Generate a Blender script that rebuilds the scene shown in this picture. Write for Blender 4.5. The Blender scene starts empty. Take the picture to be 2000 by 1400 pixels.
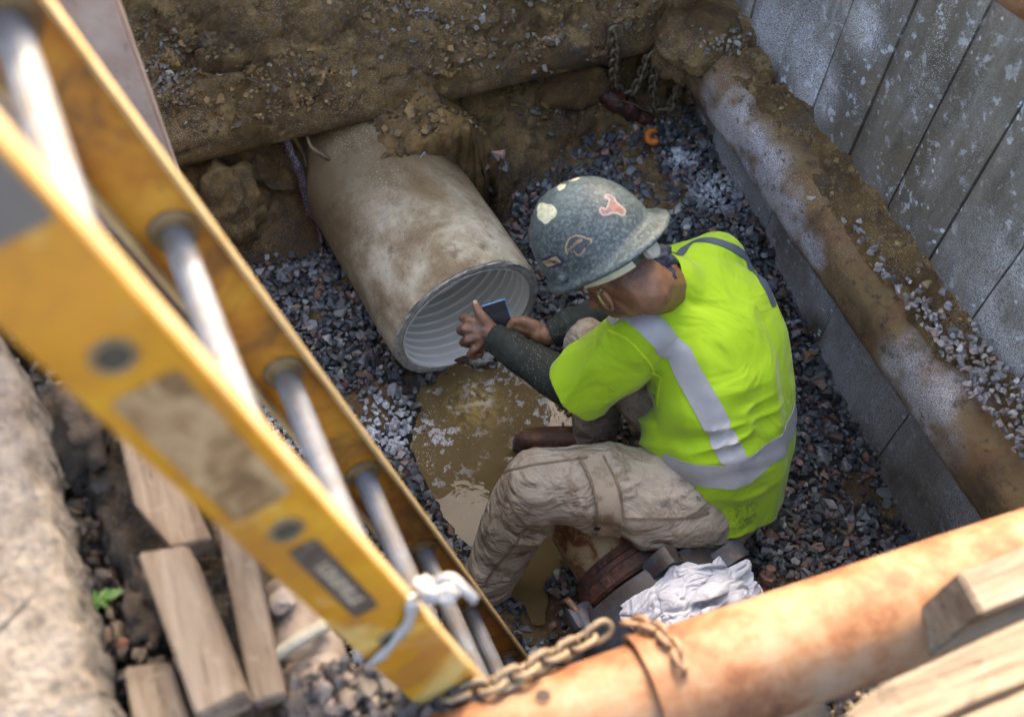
import bpy, bmesh, math, random
import numpy as np
from mathutils import Vector, Matrix, Quaternion
from mathutils.bvhtree import BVHTree

rng = np.random.default_rng(7)
random.seed(7)
scene = bpy.context.scene
COL = scene.collection

# ------------------------------------------------------------------ camera
# X runs along the back waler, Y along the right hand sheeting, Z up, origin
# on the pit floor below the camera.
CR = np.array([0.93222741, -0.36063183, 0.02994552])
CU = np.array([0.28778964, 0.78900489, 0.54281527])
CF = np.array([0.21938362, 0.49740926, -0.83931809])
CC = np.array([0.0, 0.0, 2.75])
FPX = 1990.0
cam_data = bpy.data.cameras.new("camera")
cam = bpy.data.objects.new("camera", cam_data)
COL.objects.link(cam)
cam.matrix_world = Matrix(((CR[0], CU[0], -CF[0], CC[0]), (CR[1], CU[1], -CF[1], CC[1]),
                           (CR[2], CU[2], -CF[2], CC[2]), (0, 0, 0, 1)))
cam_data.sensor_width = 36.0
cam_data.lens = 36.0 * FPX / 2000.0
cam_data.clip_start = 0.05
cam_data.clip_end = 200.0
cam_data.dof.use_dof = True
cam_data.dof.focus_distance = 2.75
cam_data.dof.aperture_fstop = 2.1
scene.camera = cam

# ------------------------------------------------------------------ light
SUN_EL, SUN_AZ = math.radians(35), math.radians(24)      # azimuth from +Y towards +X
world = bpy.data.worlds.new("World")
scene.world = world
world.use_nodes = True
wn = world.node_tree
sky = wn.nodes.new("ShaderNodeTexSky")
sky.sky_type = 'NISHITA'
sky.sun_disc = False
sky.sun_elevation = SUN_EL
sky.sun_rotation = SUN_AZ
sky.dust_density = 5.0
sky.air_density = 0.8
sky.ozone_density = 0.6
bg = wn.nodes["Background"]
bg.inputs["Strength"].default_value = 0.15
wn.links.new(sky.outputs[0], bg.inputs["Color"])
sd = bpy.data.lights.new("sun", 'SUN')
sd.energy = 1.4
sd.angle = math.radians(8)
sd.color = (1.0, 0.90, 0.76)
sun = bpy.data.objects.new("sun", sd)
COL.objects.link(sun)
sdir = Vector((math.sin(SUN_AZ) * math.cos(SUN_EL), math.cos(SUN_AZ) * math.cos(SUN_EL), math.sin(SUN_EL)))
sun.rotation_euler = sdir.to_track_quat('Z', 'Y').to_euler()
sun.location = (2, 4, 6)
vs = scene.view_settings
vs.view_transform = 'Standard'
vs.look = 'None'
vs.gamma = 1.0
vs.exposure = 3.2
vs.use_curve_mapping = False
vs.use_white_balance = True
vs.white_balance_temperature = 7500
vs.white_balance_tint = 10
scene.cycles.use_denoising = True
scene.cycles.max_bounces = 8

# ------------------------------------------------------------------ helpers
def A(*v): return np.array(v, dtype=float)
def ray(u, v):
    d = (u - 1000) * CR - (v - 700) * CU + FPX * CF
    return d / np.linalg.norm(d)
def atz(u, v, z):
    d = ray(u, v); return CC + d * ((z - CC[2]) / d[2])
def atx(u, v, x):
    d = ray(u, v); return CC + d * (x / d[0])
def aty(u, v, y):
    d = ray(u, v); return CC + d * (y / d[1])
def atw(u, v, w):
    d = ray(u, v); return CC + d * (w / (d @ CF))
def depth(p): return (np.asarray(p) - CC) @ CF
def nrm(v):
    v = np.asarray(v, float); return v / np.linalg.norm(v)

def _hash(ix, iy, iz, seed):
    n = (ix * 73856093) ^ (iy * 19349663) ^ (iz * 83492791) ^ (seed * 2654435761 & 0x7fffffff)
    n = (n ^ (n >> 13)) * 1274126177 & 0x7fffffff
    n = (n ^ (n >> 16)) * 1103515245 & 0x7fffffff
    return (n & 0xffff) / 65535.0 * 2 - 1
def vnoise(P, seed=0):
    P = np.asarray(P, float)
    I = np.floor(P).astype(np.int64); Fr = P - I
    Fr = Fr * Fr * Fr * (Fr * (Fr * 6 - 15) + 10)
    r = np.zeros(len(P))
    for dx in (0, 1):
        for dy in (0, 1):
            for dz in (0, 1):
                w = (Fr[:, 0] if dx else 1 - Fr[:, 0]) * (Fr[:, 1] if dy else 1 - Fr[:, 1]) * (Fr[:, 2] if dz else 1 - Fr[:, 2])
                r += w * _hash(I[:, 0] + dx, I[:, 1] + dy, I[:, 2] + dz, seed)
    return r
def fbm(P, oct=4, seed=0, gain=.5):
    P = np.asarray(P, float); r = np.zeros(len(P)); a = 1.0
    for o in range(oct):
        r += a * vnoise(P * 2 ** o + 17.3 * o, seed + o); a *= gain
    return r
def sstep(a, b, x):
    t = np.clip((x - a) / (b - a), 0, 1); return t * t * (3 - 2 * t)

def mesh_from(name, V, Fc, m=None, smooth=True, sharp=None):
    me = bpy.data.meshes.new(name)
    me.from_pydata([tuple(map(float, v)) for v in V] if not isinstance(V, np.ndarray) else V.tolist(), [], [tuple(map(int, f)) for f in Fc])
    me.polygons.foreach_set("use_smooth", [smooth] * len(me.polygons))
    if m: me.materials.append(m)
    me.update()
    if sharp is not None:
        try: me.set_sharp_from_angle(angle=math.radians(sharp))
        except Exception: pass
    return me
def link(name, me, parent=None, loc=None, rot=None, label=None, cat=None, group=None, kind=None):
    o = bpy.data.objects.new(name, me)
    COL.objects.link(o)
    if parent is not None:
        o.parent = parent
        if loc is None: o.location = -Vector(parent["_w"]) if "_w" in parent else (0, 0, 0)
        o["_w"] = (0.0, 0.0, 0.0)
    if loc is not None: o.location = loc
    if rot is not None: o.rotation_euler = rot
    tag(o, label, cat, group, kind)
    return o
def tag(o, label=None, cat=None, group=None, kind=None):
    if label: o["label"] = label
    if cat: o["category"] = cat
    if group: o["group"] = group
    if kind: o["kind"] = kind
def root(name, loc, label, cat, group=None, kind=None):
    o = bpy.data.objects.new(name, None)
    o.empty_display_size = 0.05
    COL.objects.link(o)
    o.location = tuple(float(c) for c in loc)
    o["_w"] = tuple(float(c) for c in loc)
    tag(o, label, cat, group, kind)
    return o
def add_color(me, name, vals):
    """vals: (nverts,3|4) per point colour attribute"""
    at = me.color_attributes.new(name, 'FLOAT_COLOR', 'POINT')
    v = np.ones((len(me.vertices), 4)); v[:, :vals.shape[1]] = vals
    at.data.foreach_set("color", v.ravel())

class MB:
    """collects geometry, world coordinates"""
    def __init__(s): s.V = []; s.F = []
    def add(s, V, Fc):
        n = len(s.V); s.V.extend([tuple(map(float, v)) for v in V]); s.F.extend([tuple(i + n for i in f) for f in Fc]); return s
    def box(s, c, half, ax=None, bev=0.0):
        ax = np.eye(3) if ax is None else np.asarray(ax, float)
        c = np.asarray(c, float); h = np.asarray(half, float)
        if bev <= 0:
            vs_ = [c + ax[0] * h[0] * x + ax[1] * h[1] * y + ax[2] * h[2] * z for x in (-1, 1) for y in (-1, 1) for z in (-1, 1)]
            return s.add(vs_, [(0, 1, 3, 2), (4, 6, 7, 5), (0, 4, 5, 1), (2, 3, 7, 6), (0, 2, 6, 4), (1, 5, 7, 3)])
        bm = bmesh.new(); bmesh.ops.create_cube(bm, size=2)
        for v in bm.verts: v.co = Vector((v.co.x * h[0], v.co.y * h[1], v.co.z * h[2]))
        bmesh.ops.bevel(bm, geom=bm.edges[:], offset=bev, segments=2, affect='EDGES', profile=.5)
        bm.verts.index_update()
        V = [c + ax[0] * v.co.x + ax[1] * v.co.y + ax[2] * v.co.z for v in bm.verts]
        Fs = [tuple(v.index for v in f.verts) for f in bm.faces]; bm.free()
        return s.add(V, Fs)
    def tube(s, pts, r, seg=16, cap=True, closed=False, sx=1.0, up=None):
        pts = [np.asarray(p, float) for p in pts]; n = len(pts)
        rr = r if hasattr(r, '__len__') else [r] * n
        T = []
        for i in range(n):
            a = pts[(i - 1) % n] if (closed or i > 0) else pts[i]
            b = pts[(i + 1) % n] if (closed or i < n - 1) else pts[i]
            T.append(nrm(b - a))
        up = A(0, 0, 1) if up is None else np.asarray(up, float)
        if abs(T[0] @ nrm(up)) > .95: up = A(1, 0, 0)
        x = nrm(np.cross(up, T[0])); V = []
        for i in range(n):
            x = nrm(x - T[i] * (x @ T[i])); y = np.cross(T[i], x)
            for k in range(seg):
                t = 2 * math.pi * k / seg
                V.append(pts[i] + rr[i] * (sx * math.cos(t) * x + math.sin(t) * y))
        Fs = []
        for i in range(n if closed else n - 1):
            j = (i + 1) % n
            for k in range(seg):
                k2 = (k + 1) % seg
                Fs.append((i * seg + k, i * seg + k2, j * seg + k2, j * seg + k))
        if cap and not closed:
            Fs.append(tuple(range(seg))[::-1]); Fs.append(tuple((n - 1) * seg + k for k in range(seg)))
        return s.add(V, Fs)
    def lathe(s, c, axis, prof, seg=32, closed=False, x0=None):
        """prof: list (t along axis, r)"""
        c = np.asarray(c, float); ax = nrm(axis)
        x = nrm(np.cross(A(0, 0, 1) if abs(ax[2]) < .9 else A(1, 0, 0), ax)) if x0 is None else nrm(x0); y = np.cross(ax, x)
        V = []; Fs = []; n = len(prof)
        for (t, r) in prof:
            for k in range(seg):
                a = 2 * math.pi * k / seg
                V.append(c + ax * t + r * (math.cos(a) * x + math.sin(a) * y))
        for i in range(n if closed else n - 1):
            j = (i + 1) % n
            for k in range(seg):
                k2 = (k + 1) % seg
                Fs.append((i * seg + k, i * seg + k2, j * seg + k2, j * seg + k))
        if not closed:
            if prof[0][1] > 1e-5: Fs.append(tuple(range(seg))[::-1])
            if prof[-1][1] > 1e-5: Fs.append(tuple((n - 1) * seg + k for k in range(seg)))
        return s.add(V, Fs)
    def build(s, name, m, parent=None, smooth=True, sharp=40, **kw):
        me = mesh_from(name, s.V, s.F, m, smooth, sharp if smooth else None)
        bm = bmesh.new(); bm.from_mesh(me); bmesh.ops.recalc_face_normals(bm, faces=bm.faces[:]); bm.to_mesh(me); bm.free()
        if smooth and sharp:
            try: me.set_sharp_from_angle(angle=math.radians(sharp))
            except Exception: pass
        return link(name, me, parent, **kw)

# ------------------------------------------------------------------ materials
class NT:
    def __init__(s, name):
        s.m = bpy.data.materials.new(name); s.m.use_nodes = True
        s.n = s.m.node_tree.nodes; s.l = s.m.node_tree.links
        s.p = s.n["Principled BSDF"]; s.out = s.n["Material Output"]
        s.tc = s.n.new("ShaderNodeTexCoord")
    def mapv(s, scale=(1, 1, 1), rot=(0, 0, 0)):
        mp = s.n.new("ShaderNodeMapping"); mp.inputs["Scale"].default_value = scale; mp.inputs["Rotation"].default_value = rot
        s.l.new(s.tc.outputs["Object"], mp.inputs["Vector"]); return mp.outputs[0]
    def noise(s, scale, detail=6, rough=.6, dist=0.0, vec=None, stretch=None, rot=(0, 0, 0)):
        nd = s.n.new("ShaderNodeTexNoise"); nd.inputs["Scale"].default_value = scale
        nd.inputs["Detail"].default_value = detail; nd.inputs["Roughness"].default_value = rough; nd.inputs["Distortion"].default_value = dist
        s.l.new(vec if vec is not None else s.mapv(stretch or (1, 1, 1), rot), nd.inputs["Vector"]); return nd.outputs["Fac"]
    def voro(s, scale, feature='F1', out="Distance", vec=None, stretch=None):
        nd = s.n.new("ShaderNodeTexVoronoi"); nd.feature = feature; nd.inputs["Scale"].default_value = scale
        s.l.new(vec if vec is not None else s.mapv(stretch or (1, 1, 1)), nd.inputs["Vector"]); return nd.outputs[out]
    def ramp(s, fac, stops):
        r = s.n.new("ShaderNodeValToRGB"); e = r.color_ramp.elements
        while len(e) > 1: e.remove(e[-1])
        e[0].position = stops[0][0]; e[0].color = (*stops[0][1], 1) if len(stops[0][1]) == 3 else stops[0][1]
        for p, c in stops[1:]:
            x = e.new(p); x.color = (*c, 1)
        s.l.new(fac, r.inputs[0]); return r.outputs[0]
    def rng(s, fac, lo, hi, a=0.0, b=1.0):
        r = s.n.new("ShaderNodeMapRange"); r.inputs[1].default_value = lo; r.inputs[2].default_value = hi
        r.inputs[3].default_value = a; r.inputs[4].default_value = b; s.l.new(fac, r.inputs[0]); return r.outputs[0]
    def math(s, op, a, b=None):
        r = s.n.new("ShaderNodeMath"); r.operation = op; r.use_clamp = False
        for i, x in enumerate((a, b)):
            if x is None: continue
            if isinstance(x, (int, float)): r.inputs[i].default_value = x
            else: s.l.new(x, r.inputs[i])
        return r.outputs[0]
    def mix(s, fac, a, b, mode='MIX'):
        r = s.n.new("ShaderNodeMix"); r.data_type = 'RGBA'; r.blend_type = mode
        if isinstance(fac, (int, float)): r.inputs[0].default_value = fac
        else: s.l.new(fac, r.inputs[0])
        for i, x in ((6, a), (7, b)):
            if isinstance(x, tuple): r.inputs[i].default_value = (*x, 1) if len(x) == 3 else x
            else: s.l.new(x, r.inputs[i])
        return r.outputs[2]
    def attr(s, name):
        a = s.n.new("ShaderNodeAttribute"); a.attribute_name = name; return a.outputs["Color"]
    def sep(s, col):
        a = s.n.new("ShaderNodeSeparateColor"); s.l.new(col, a.inputs[0]); return a.outputs
    def sepxyz(s, col):
        a = s.n.new("ShaderNodeSeparateXYZ"); s.l.new(col, a.inputs[0]); return a.outputs
    def color(s, c):
        if isinstance(c, tuple): s.p.inputs["Base Color"].default_value = (*c, 1)
        else: s.l.new(c, s.p.inputs["Base Color"])
    def rough(s, r):
        if isinstance(r, (int, float)): s.p.inputs["Roughness"].default_value = r
        else: s.l.new(r, s.p.inputs["Roughness"])
    def set(s, k, v): s.p.inputs[k].default_value = v
    def bump(s, h, strength=.5, dist=.01):
        b = s.n.new("ShaderNodeBump"); b.inputs["Strength"].default_value = strength; b.inputs["Distance"].default_value = dist
        s.l.new(h, b.inputs["Height"])
        if s.p.inputs["Normal"].is_linked:
            s.l.new(s.p.inputs["Normal"].links[0].from_socket, b.inputs["Normal"])
        s.l.new(b.outputs[0], s.p.inputs["Normal"])
    def specks(s, base, scale=260, amt=.32, col=(.55, .57, .6), patch=None, patch_scale=3.0, plo=.3, phi=.7):
        """fine pale droplets / dust grains; on mud also painted wet glints"""
        v = s.voro(scale, 'F1', "Distance")
        c = s.sep(s.voro(scale, 'F1', "Color"))[0]
        m = s.math('MULTIPLY', s.rng(v, .22, .38, 1, 0), s.rng(c, 1 - amt, 1 - amt + .02))
        if patch is not False:
            m = s.math('MULTIPLY', m, s.rng(s.noise(patch_scale, 4), plo, phi))
        return s.mix(m, base, col), m

def simple(name, col, rough=.6, nscale=30, var=.25, bump=.15, bscale=80, bdist=.003, metallic=0, second=None, sec_scale=6, sec=(.45, .6), detail=6, stretch=(1, 1, 1), dust=None):
    t = NT(name)
    c1 = tuple(x * (1 - var) for x in col); c2 = tuple(min(1, x * (1 + var)) for x in col)
    c = t.ramp(t.noise(nscale, detail, stretch=stretch), [(.3, c1), (.7, c2)])
    if second:
        c = t.mix(t.rng(t.noise(sec_scale, 7, .65, stretch=stretch), *sec), c, second)
    if dust:
        c, _ = t.specks(c, *dust)
    t.color(c); t.rough(t.rng(t.noise(nscale * .7, 4), .3, .7, rough - .08, rough + .08)); t.set("Metallic", metallic)
    t.bump(t.noise(bscale, 5, stretch=stretch), bump, bdist)
    return t.m
# ------------------------------------------------------------------ shared materials
def mat_clay(name, wetdark=1.0):
    t = NT(name)
    n1 = t.noise(3.2, 8, .62, .4); n2 = t.noise(22, 8, .7)
    c = t.ramp(n1, [(.28, (.055, .030, .010)), (.45, (.165, .096, .026)), (.6, (.27, .165, .050)), (.78, (.36, .235, .085))])
    c = t.mix(t.rng(n2, .46, .62, 0, .75), c, (.05, .034, .018), 'MIX')
    c = t.mix(t.rng(t.noise(60, 7, .8), .55, .66, 0, .8), c, (.026, .02, .014))
    c = t.mix(t.rng(t.noise(11, 7, .7), .54, .62, 0, .8), c, (.38, .25, .095))
    c = t.mix(t.rng(t.noise(7, 6, .7), .58, .68, 0, .7), c, (.085, .075, .06))
    c = t.mix(t.rng(t.voro(70, 'F1'), .16, .1, 0, .8), c, (.02, .018, .016))
    c, m = t.specks(c, 300, .40, (.62, .62, .62), None, 3.2, .38, .58)  # pale specks in the colour also stand in for wet glints
    t.color(c)
    t.rough(t.rng(t.noise(5, 5), .35, .65, .32, .7))
    t.bump(t.noise(14, 10, .8, .5), .9, .03)
    t.bump(t.noise(90, 7, .85), .9, .006)
    t.bump(t.math('SUBTRACT', 1.0, t.rng(t.voro(9, 'DISTANCE_TO_EDGE'), .0, .03)), -.25, .01)
    return t.m
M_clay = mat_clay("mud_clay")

def mat_ground():
    t = NT("ground_soil")
    a = t.sep(t.attr("mix"))
    n1 = t.noise(4, 8, .62, .4)
    clay = t.ramp(n1, [(.28, (.055, .030, .010)), (.45, (.165, .096, .026)), (.6, (.26, .16, .050)), (.78, (.34, .22, .08))])
    clay = t.mix(t.rng(t.noise(24, 8, .7), .46, .62, 0, .75), clay, (.045, .032, .018))
    dark = t.ramp(t.noise(18, 8, .7), [(.3, (.008, .007, .007)), (.55, (.03, .026, .022)), (.75, (.07, .055, .04))])
    c = t.mix(a[0], dark, clay)
    dry = t.ramp(t.noise(25, 9, .7), [(.32, (.012, .009, .007)), (.52, (.05, .036, .024)), (.72, (.17, .12, .08))])
    c = t.mix(t.rng(t.noise(60, 7, .8), .55, .66, 0, .75), c, (.02, .016, .012))
    c = t.mix(a[1], c, dry)
    c, m = t.specks(c, 300, .36, (.5, .5, .52), None, 2.2, .42, .62)
    t.color(c)
    t.rough(t.rng(t.noise(5, 5), .35, .65, .35, .75))
    t.bump(t.noise(16, 10, .75, .5), .7, .03)
    t.bump(t.noise(110, 6, .8), .6, .004)
    return t.m
M_ground = mat_ground()

def mat_stone():
    t = NT("crushed_stone")
    a = t.attr("tint"); s_ = t.sep(a)
    n = t.noise(170, 5, .7)
    c = t.mix(t.rng(n, .35, .7, 0, .7), a, t.mix(1.0, a, (.42, .42, .45), 'MULTIPLY'))
    c = t.mix(t.rng(t.noise(420, 3, .6), .62, .7, 0, .5), c, (.34, .35, .37))
    c = t.mix(t.rng(t.noise(8, 5, .7), .55, .7, 0, .6), c, (.10, .07, .035))
    w = t.n.new("ShaderNodeAttribute"); w.attribute_name = "white"
    wh = t.math('MULTIPLY', w.outputs["Fac"], t.rng(t.noise(60, 5, .7), .35, .6))
    c = t.mix(wh, c, (.62, .66, .70))
    t.color(c); t.rough(t.rng(t.noise(30, 4), .3, .7, .22, .6))
    t.bump(t.noise(240, 6, .8), .5, .003)
    return t.m
M_stone = mat_stone()

def mat_panel(name="sheeting_board"):
    t = NT(name)
    st = (9, 9, .9)
    n = t.noise(1.6, 9, .65, .3, stretch=st)
    c = t.ramp(n, [(.25, (.04, .034, .024)), (.42, (.095, .08, .056)), (.58, (.165, .148, .118)), (.75, (.26, .245, .215))])
    c = t.mix(t.rng(t.noise(2.3, 7, .7), .46, .62, 0, .8), c, (.075, .062, .042))
    c = t.mix(t.rng(t.noise(3.3, 7, .75), .48, .60, 0, .8), c, (.12, .088, .045))
    c = t.mix(t.rng(t.noise(5, 8, .75, 1.0, stretch=(1, 1, .35)), .55, .66, 0, .75), c, (.035, .028, .02))
    c = t.mix(t.rng(t.noise(40, 6, .8, stretch=(1, 1, .2)), .55, .75, 0, .5), c, (.035, .03, .025))
    # grey lime splatter
    big = t.rng(t.noise(2.1, 6, .7), .46, .62)
    spl = t.rng(t.noise(26, 8, .72), .555, .60)
    a = t.n.new("ShaderNodeAttribute"); a.attribute_name = "spray"
    c = t.mix(t.math('MULTIPLY', spl, t.math('MULTIPLY', big, 1.0)), c, (.46, .50, .54))
    grain = t.rng(t.noise(300, 4, .9), .46, .56)
    c = t.mix(t.math('MULTIPLY', a.outputs["Fac"], t.math('MULTIPLY', grain, 1.0)), c, (.62, .66, .70))
    v = t.voro(34, 'F1'); vc = t.sep(t.voro(34, 'F1', "Color"))[0]
    c = t.mix(t.math('MULTIPLY', t.rng(v, .2, .26, 1, 0), t.rng(vc, .8, .82)), c, (.55, .60, .64))
    c, m = t.specks(c, 300, .3, (.55, .58, .6), None, 3, .4, .6)
    t.color(c); t.rough(t.rng(n, .3, .7, .5, .8))
    t.bump(t.noise(30, 9, .7, stretch=(1, 1, .12)), .5, .006)
    t.bump(t.noise(160, 5, .7), .3, .002)
    return t.m
M_panel = mat_panel()

def mat_waler():
    t = NT("muddy_rusty_steel")
    n = t.noise(6, 9, .7)
    c = t.ramp(n, [(.3, (.05, .032, .018)), (.45, (.12, .075, .036)), (.58, (.22, .12, .05)), (.75, (.20, .15, .10))])
    c = t.mix(t.rng(t.noise(5, 8, .75), .46, .56, 0, .9), c, (.22, .145, .062))
    a = t.n.new("ShaderNodeAttribute"); a.attribute_name = "spray"
    grain = t.rng(t.noise(280, 4, .9), .44, .56)
    c = t.mix(t.math('MULTIPLY', a.outputs["Fac"], t.math('MULTIPLY', grain, 1.0)), c, (.66, .70, .76))
    c = t.mix(t.rng(t.noise(9, 8, .75), .62, .68, 0, .8), c, (.26, .11, .035))
    c = t.mix(t.rng(t.noise(26, 8, .8), .55, .62, 0, .8), c, (.045, .03, .02))
    c, m = t.specks(c, 300, .25, (.6, .62, .65), None, 3, .45, .65)
    t.color(c); t.rough(.65)
    t.bump(t.noise(24, 9, .8), .9, .015); t.bump(t.noise(200, 5, .7), .3, .0015)
    return t.m
M_waler = mat_waler()
M_brace = None
def mat_rustpipe():
    t = NT("rusty_pipe_steel")  # rust and beige mottling of the steel itself
    n = t.noise(8, 8, .68)
    c = t.ramp(n, [(.36, (.068, .020, .005)), (.46, (.125, .047, .015)), (.54, (.16, .084, .041)), (.66, (.18, .116, .074))])
    c = t.mix(t.rng(t.noise(12, 8, .75), .55, .68, 0, .85), c, (.15, .045, .009))
    c = t.mix(t.rng(t.noise(16, 7, .7), .66, .7, 0, .8), c, (.12, .06, .035))
    t.color(c); t.rough(.75)
    t.bump(t.noise(60, 7, .7), .4, .002); t.bump(t.noise(14, 6, .7), .35, .006)
    return t.m
M_brace = mat_rustpipe()
def mat_wood(name, c1, c2, c3, along=1):
    t = NT(name)
    st = [14, 14, 14]; st[along] = 1.2
    n = t.noise(2, 9, .65, .6, stretch=tuple(st))
    c = t.ramp(n, [(.3, c1), (.5, c2), (.7, c3)])
    c = t.mix(t.rng(t.noise(9, 7, .7), .58, .68, 0, .6), c, tuple(x * .35 for x in c1))
    c = t.mix(t.rng(t.noise(40, 6, .75), .55, .7, 0, .4), c, tuple(min(1, x * 1.25) for x in c3))
    c = t.mix(t.rng(t.noise(3.2, 9, .7, .6, stretch=tuple(st)), .60, .64, 0, .85), c, tuple(x * .25 for x in c1))
    t.color(c); t.rough(.85)
    t.bump(t.noise(6, 8, .7, stretch=tuple(st)), .9, .008)
    return t.m
M_wood = mat_wood("weathered_timber", (.085, .060, .040), (.165, .125, .088), (.24, .198, .152), 0)
M_wood_y = mat_wood("weathered_timber_long", (.085, .058, .038), (.165, .123, .085), (.245, .20, .155), 1)

# ------------------------------------------------------------------ ground
def sdpoly(P, poly):
    """signed distance (neg inside) of Nx2 points to polygon"""
    d = np.full(len(P), 1e9); inside = np.zeros(len(P), bool)
    n = len(poly)
    for i in range(n):
        a = poly[i]; b = poly[(i + 1) % n]; e = b - a; w = P - a
        t = np.clip((w @ e) / (e @ e), 0, 1)
        q = w - t[:, None] * e; d = np.minimum(d, (q ** 2).sum(1))
        c = ((a[1] > P[:, 1]) != (b[1] > P[:, 1])) & (P[:, 0] < (b[0] - a[0]) * (P[:, 1] - a[1]) / (b[1] - a[1] + 1e-12) + a[0])
        inside ^= c
    d = np.sqrt(d); return np.where(inside, -d, d)
pud_px = [(800, 745), (880, 700), (1010, 690), (1090, 745), (1120, 810), (1135, 845), (1190, 880), (1240, 960), (1170, 1040), (1120, 1090),
          (1085, 1150), (1080, 1225), (1030, 1240), (1000, 1185), (930, 1130), (880, 1050), (835, 975), (800, 905), (790, 870), (805, 800)]
PUD = np.array([atz(u, v, 0)[:2] for u, v in pud_px])
PAZ = math.radians(-7.8)
PAX = A(math.sin(PAZ), math.cos(PAZ), 0)
PLAT = A(math.cos(PAZ), -math.sin(PAZ), 0)
PC = A(.59, 1.69, .20)
def gh(x, y):
    x = np.asarray(x, float); y = np.asarray(y, float)
    P2 = np.stack([x, y], -1).reshape(-1, 2); P3 = np.c_[P2, np.zeros(len(P2))]
    sd_ = sdpoly(P2, PUD) + .02 * fbm(P3 * 14, 3, 5)
    X, Y = P2[:, 0], P2[:, 1]
    h = .035 + .014 * fbm(P3 * 4, 4, 3)
    h = np.where(sd_ < .10, h * sstep(-.0, .10, sd_) + (1 - sstep(-.0, .10, sd_)) * -.004, h)
    h = h - .09 * sstep(.0, -.09, sd_)
    # right, near corner sinks a little; far side rises
    h += .05 * sstep(1.2, 2.1, Y) * sstep(.7, 1.2, X)
    h += sstep(1.15, 1.6, X) * (np.clip((Y - 1.21) * .165, -.12, .10) - .05)
    # clay bank under the back waler
    edge = 2.20 + .05 * fbm(P3 * 3.1, 3, 9) + .04 * sstep(.9, 1.3, X)
    bank = sstep(0, .30, Y - edge)
    h += .36 * bank + .03 * bank * fbm(P3 * 8, 4, 21)
    # mud heaped over the pipe
    lat = (X - PC[0]) * PLAT[0] + (Y - PC[1]) * PLAT[1]
    al = (X - PC[0]) * PAX[0] + (Y - PC[1]) * PAX[1]
    mound = sstep(.46, .53, al + .22 * lat + .055 * fbm(P3 * 9, 4, 31)) * np.exp(-np.abs((lat - .13) / .30) ** 4)
    h = np.maximum(h, -.3 + (.80 + .03 * fbm(P3 * 9, 3, 33)) * mound)
    return h.reshape(x.shape)
gx = np.arange(-.6, 1.72, .0085); gy = np.arange(.12, 2.72, .0085)
GX, GY = np.meshgrid(gx, gy)
GH = gh(GX, GY)
P3 = np.c_[GX.ravel(), GY.ravel(), np.zeros(GX.size)]
fine = fbm(P3 * 30, 4, 44).reshape(GX.shape)
bankm = sstep(2.12, 2.3, GY + .05 * fbm(P3 * 7, 3, 8).reshape(GX.shape))
GH = GH + fine * (.004 + .007 * bankm)
V = np.c_[GX.ravel(), GY.ravel(), GH.ravel()]
ny, nx = GX.shape
idx = np.arange(nx * ny).reshape(ny, nx)
Fc = np.stack([idx[:-1, :-1], idx[:-1, 1:], idx[1:, 1:], idx[1:, :-1]], -1).reshape(-1, 4)
_b = sstep(.06, .2, V[:, 2]) * (V[:, 1] > 1.95)
_q = np.c_[V[:, 0], V[:, 1], V[:, 2]]
V[:, 1] -= _b * (.035 * fbm(_q * 7, 4, 621) + .016 * fbm(_q * 24, 3, 622)); V[:, 0] += _b * .02 * fbm(_q * 9, 3, 623); V[:, 2] += _b * .012 * fbm(_q * 20, 3, 624)
_l = (V[:, 0] - PC[0]) * PLAT[0] + (V[:, 1] - PC[1]) * PLAT[1]; _a = (V[:, 0] - PC[0]) * PAX[0] + (V[:, 1] - PC[1]) * PAX[1]
_in = (np.hypot(_l, V[:, 2] - PC[2]) < .238) & (_a > -.0)
Fc = Fc[~_in[Fc].all(1)]
me = mesh_from("ground", V, Fc, M_ground)
pn = fbm(P3 * 5, 4, 61)
clayf = np.clip(bankm.ravel() * 1.1 + sstep(.5, .75, pn) * .7 + sstep(1.9, 2.1, P3[:, 1]) * sstep(.7, .8, P3[:, 0]) * sstep(-.1, .3, pn), 0, 1)
lat0 = (P3[:, 0] - PC[0]) * PLAT[0] + (P3[:, 1] - PC[1]) * PLAT[1]
al0 = (P3[:, 0] - PC[0]) * PAX[0] + (P3[:, 1] - PC[1]) * PAX[1]
clayf = np.clip(clayf + sstep(.25, .4, al0) * sstep(.42, .25, np.abs(lat0 - .08)), 0, 1)
add_color(me, "mix", np.c_[clayf, np.zeros(len(clayf)), np.zeros(len(clayf))])
ground = link("ground", me, kind="structure", label="muddy gravel floor of the excavation pit with clay bank behind")

# grade around the pit (the land the trench was dug into)
def grade_ring():
    mb = MB()
    t = 1.36
    # big flat sheets butted round the pit opening x -.1...1.75, y -.05...2.8
    mb.add([(-30, -30, t), (30, -30, t), (30, -1.2, t), (-30, -1.2, t)], [(0, 1, 2, 3)])
    mb.add([(-30, -1.2, t), (-1.0, -1.2, t), (-1.0, 2.9, t), (-30, 2.9, t)], [(0, 1, 2, 3)])
    mb.add([(1.80, -1.2, t), (30, -1.2, t), (30, 2.9, t), (1.80, 2.9, t)], [(0, 1, 2, 3)])
    mb.add([(-30, 2.9, t), (30, 2.9, t), (30, 60, t), (-30, 60, t)], [(0, 1, 2, 3)])
    me = mesh_from("land", mb.V, mb.F, simple("dry_yard_soil", (.16, .13, .10), .85, 3, .3, .3, 20, .02), False)
    return link("land", me, kind="structure", label="dry bare ground around the top of the pit")
grade_ring()

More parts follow.
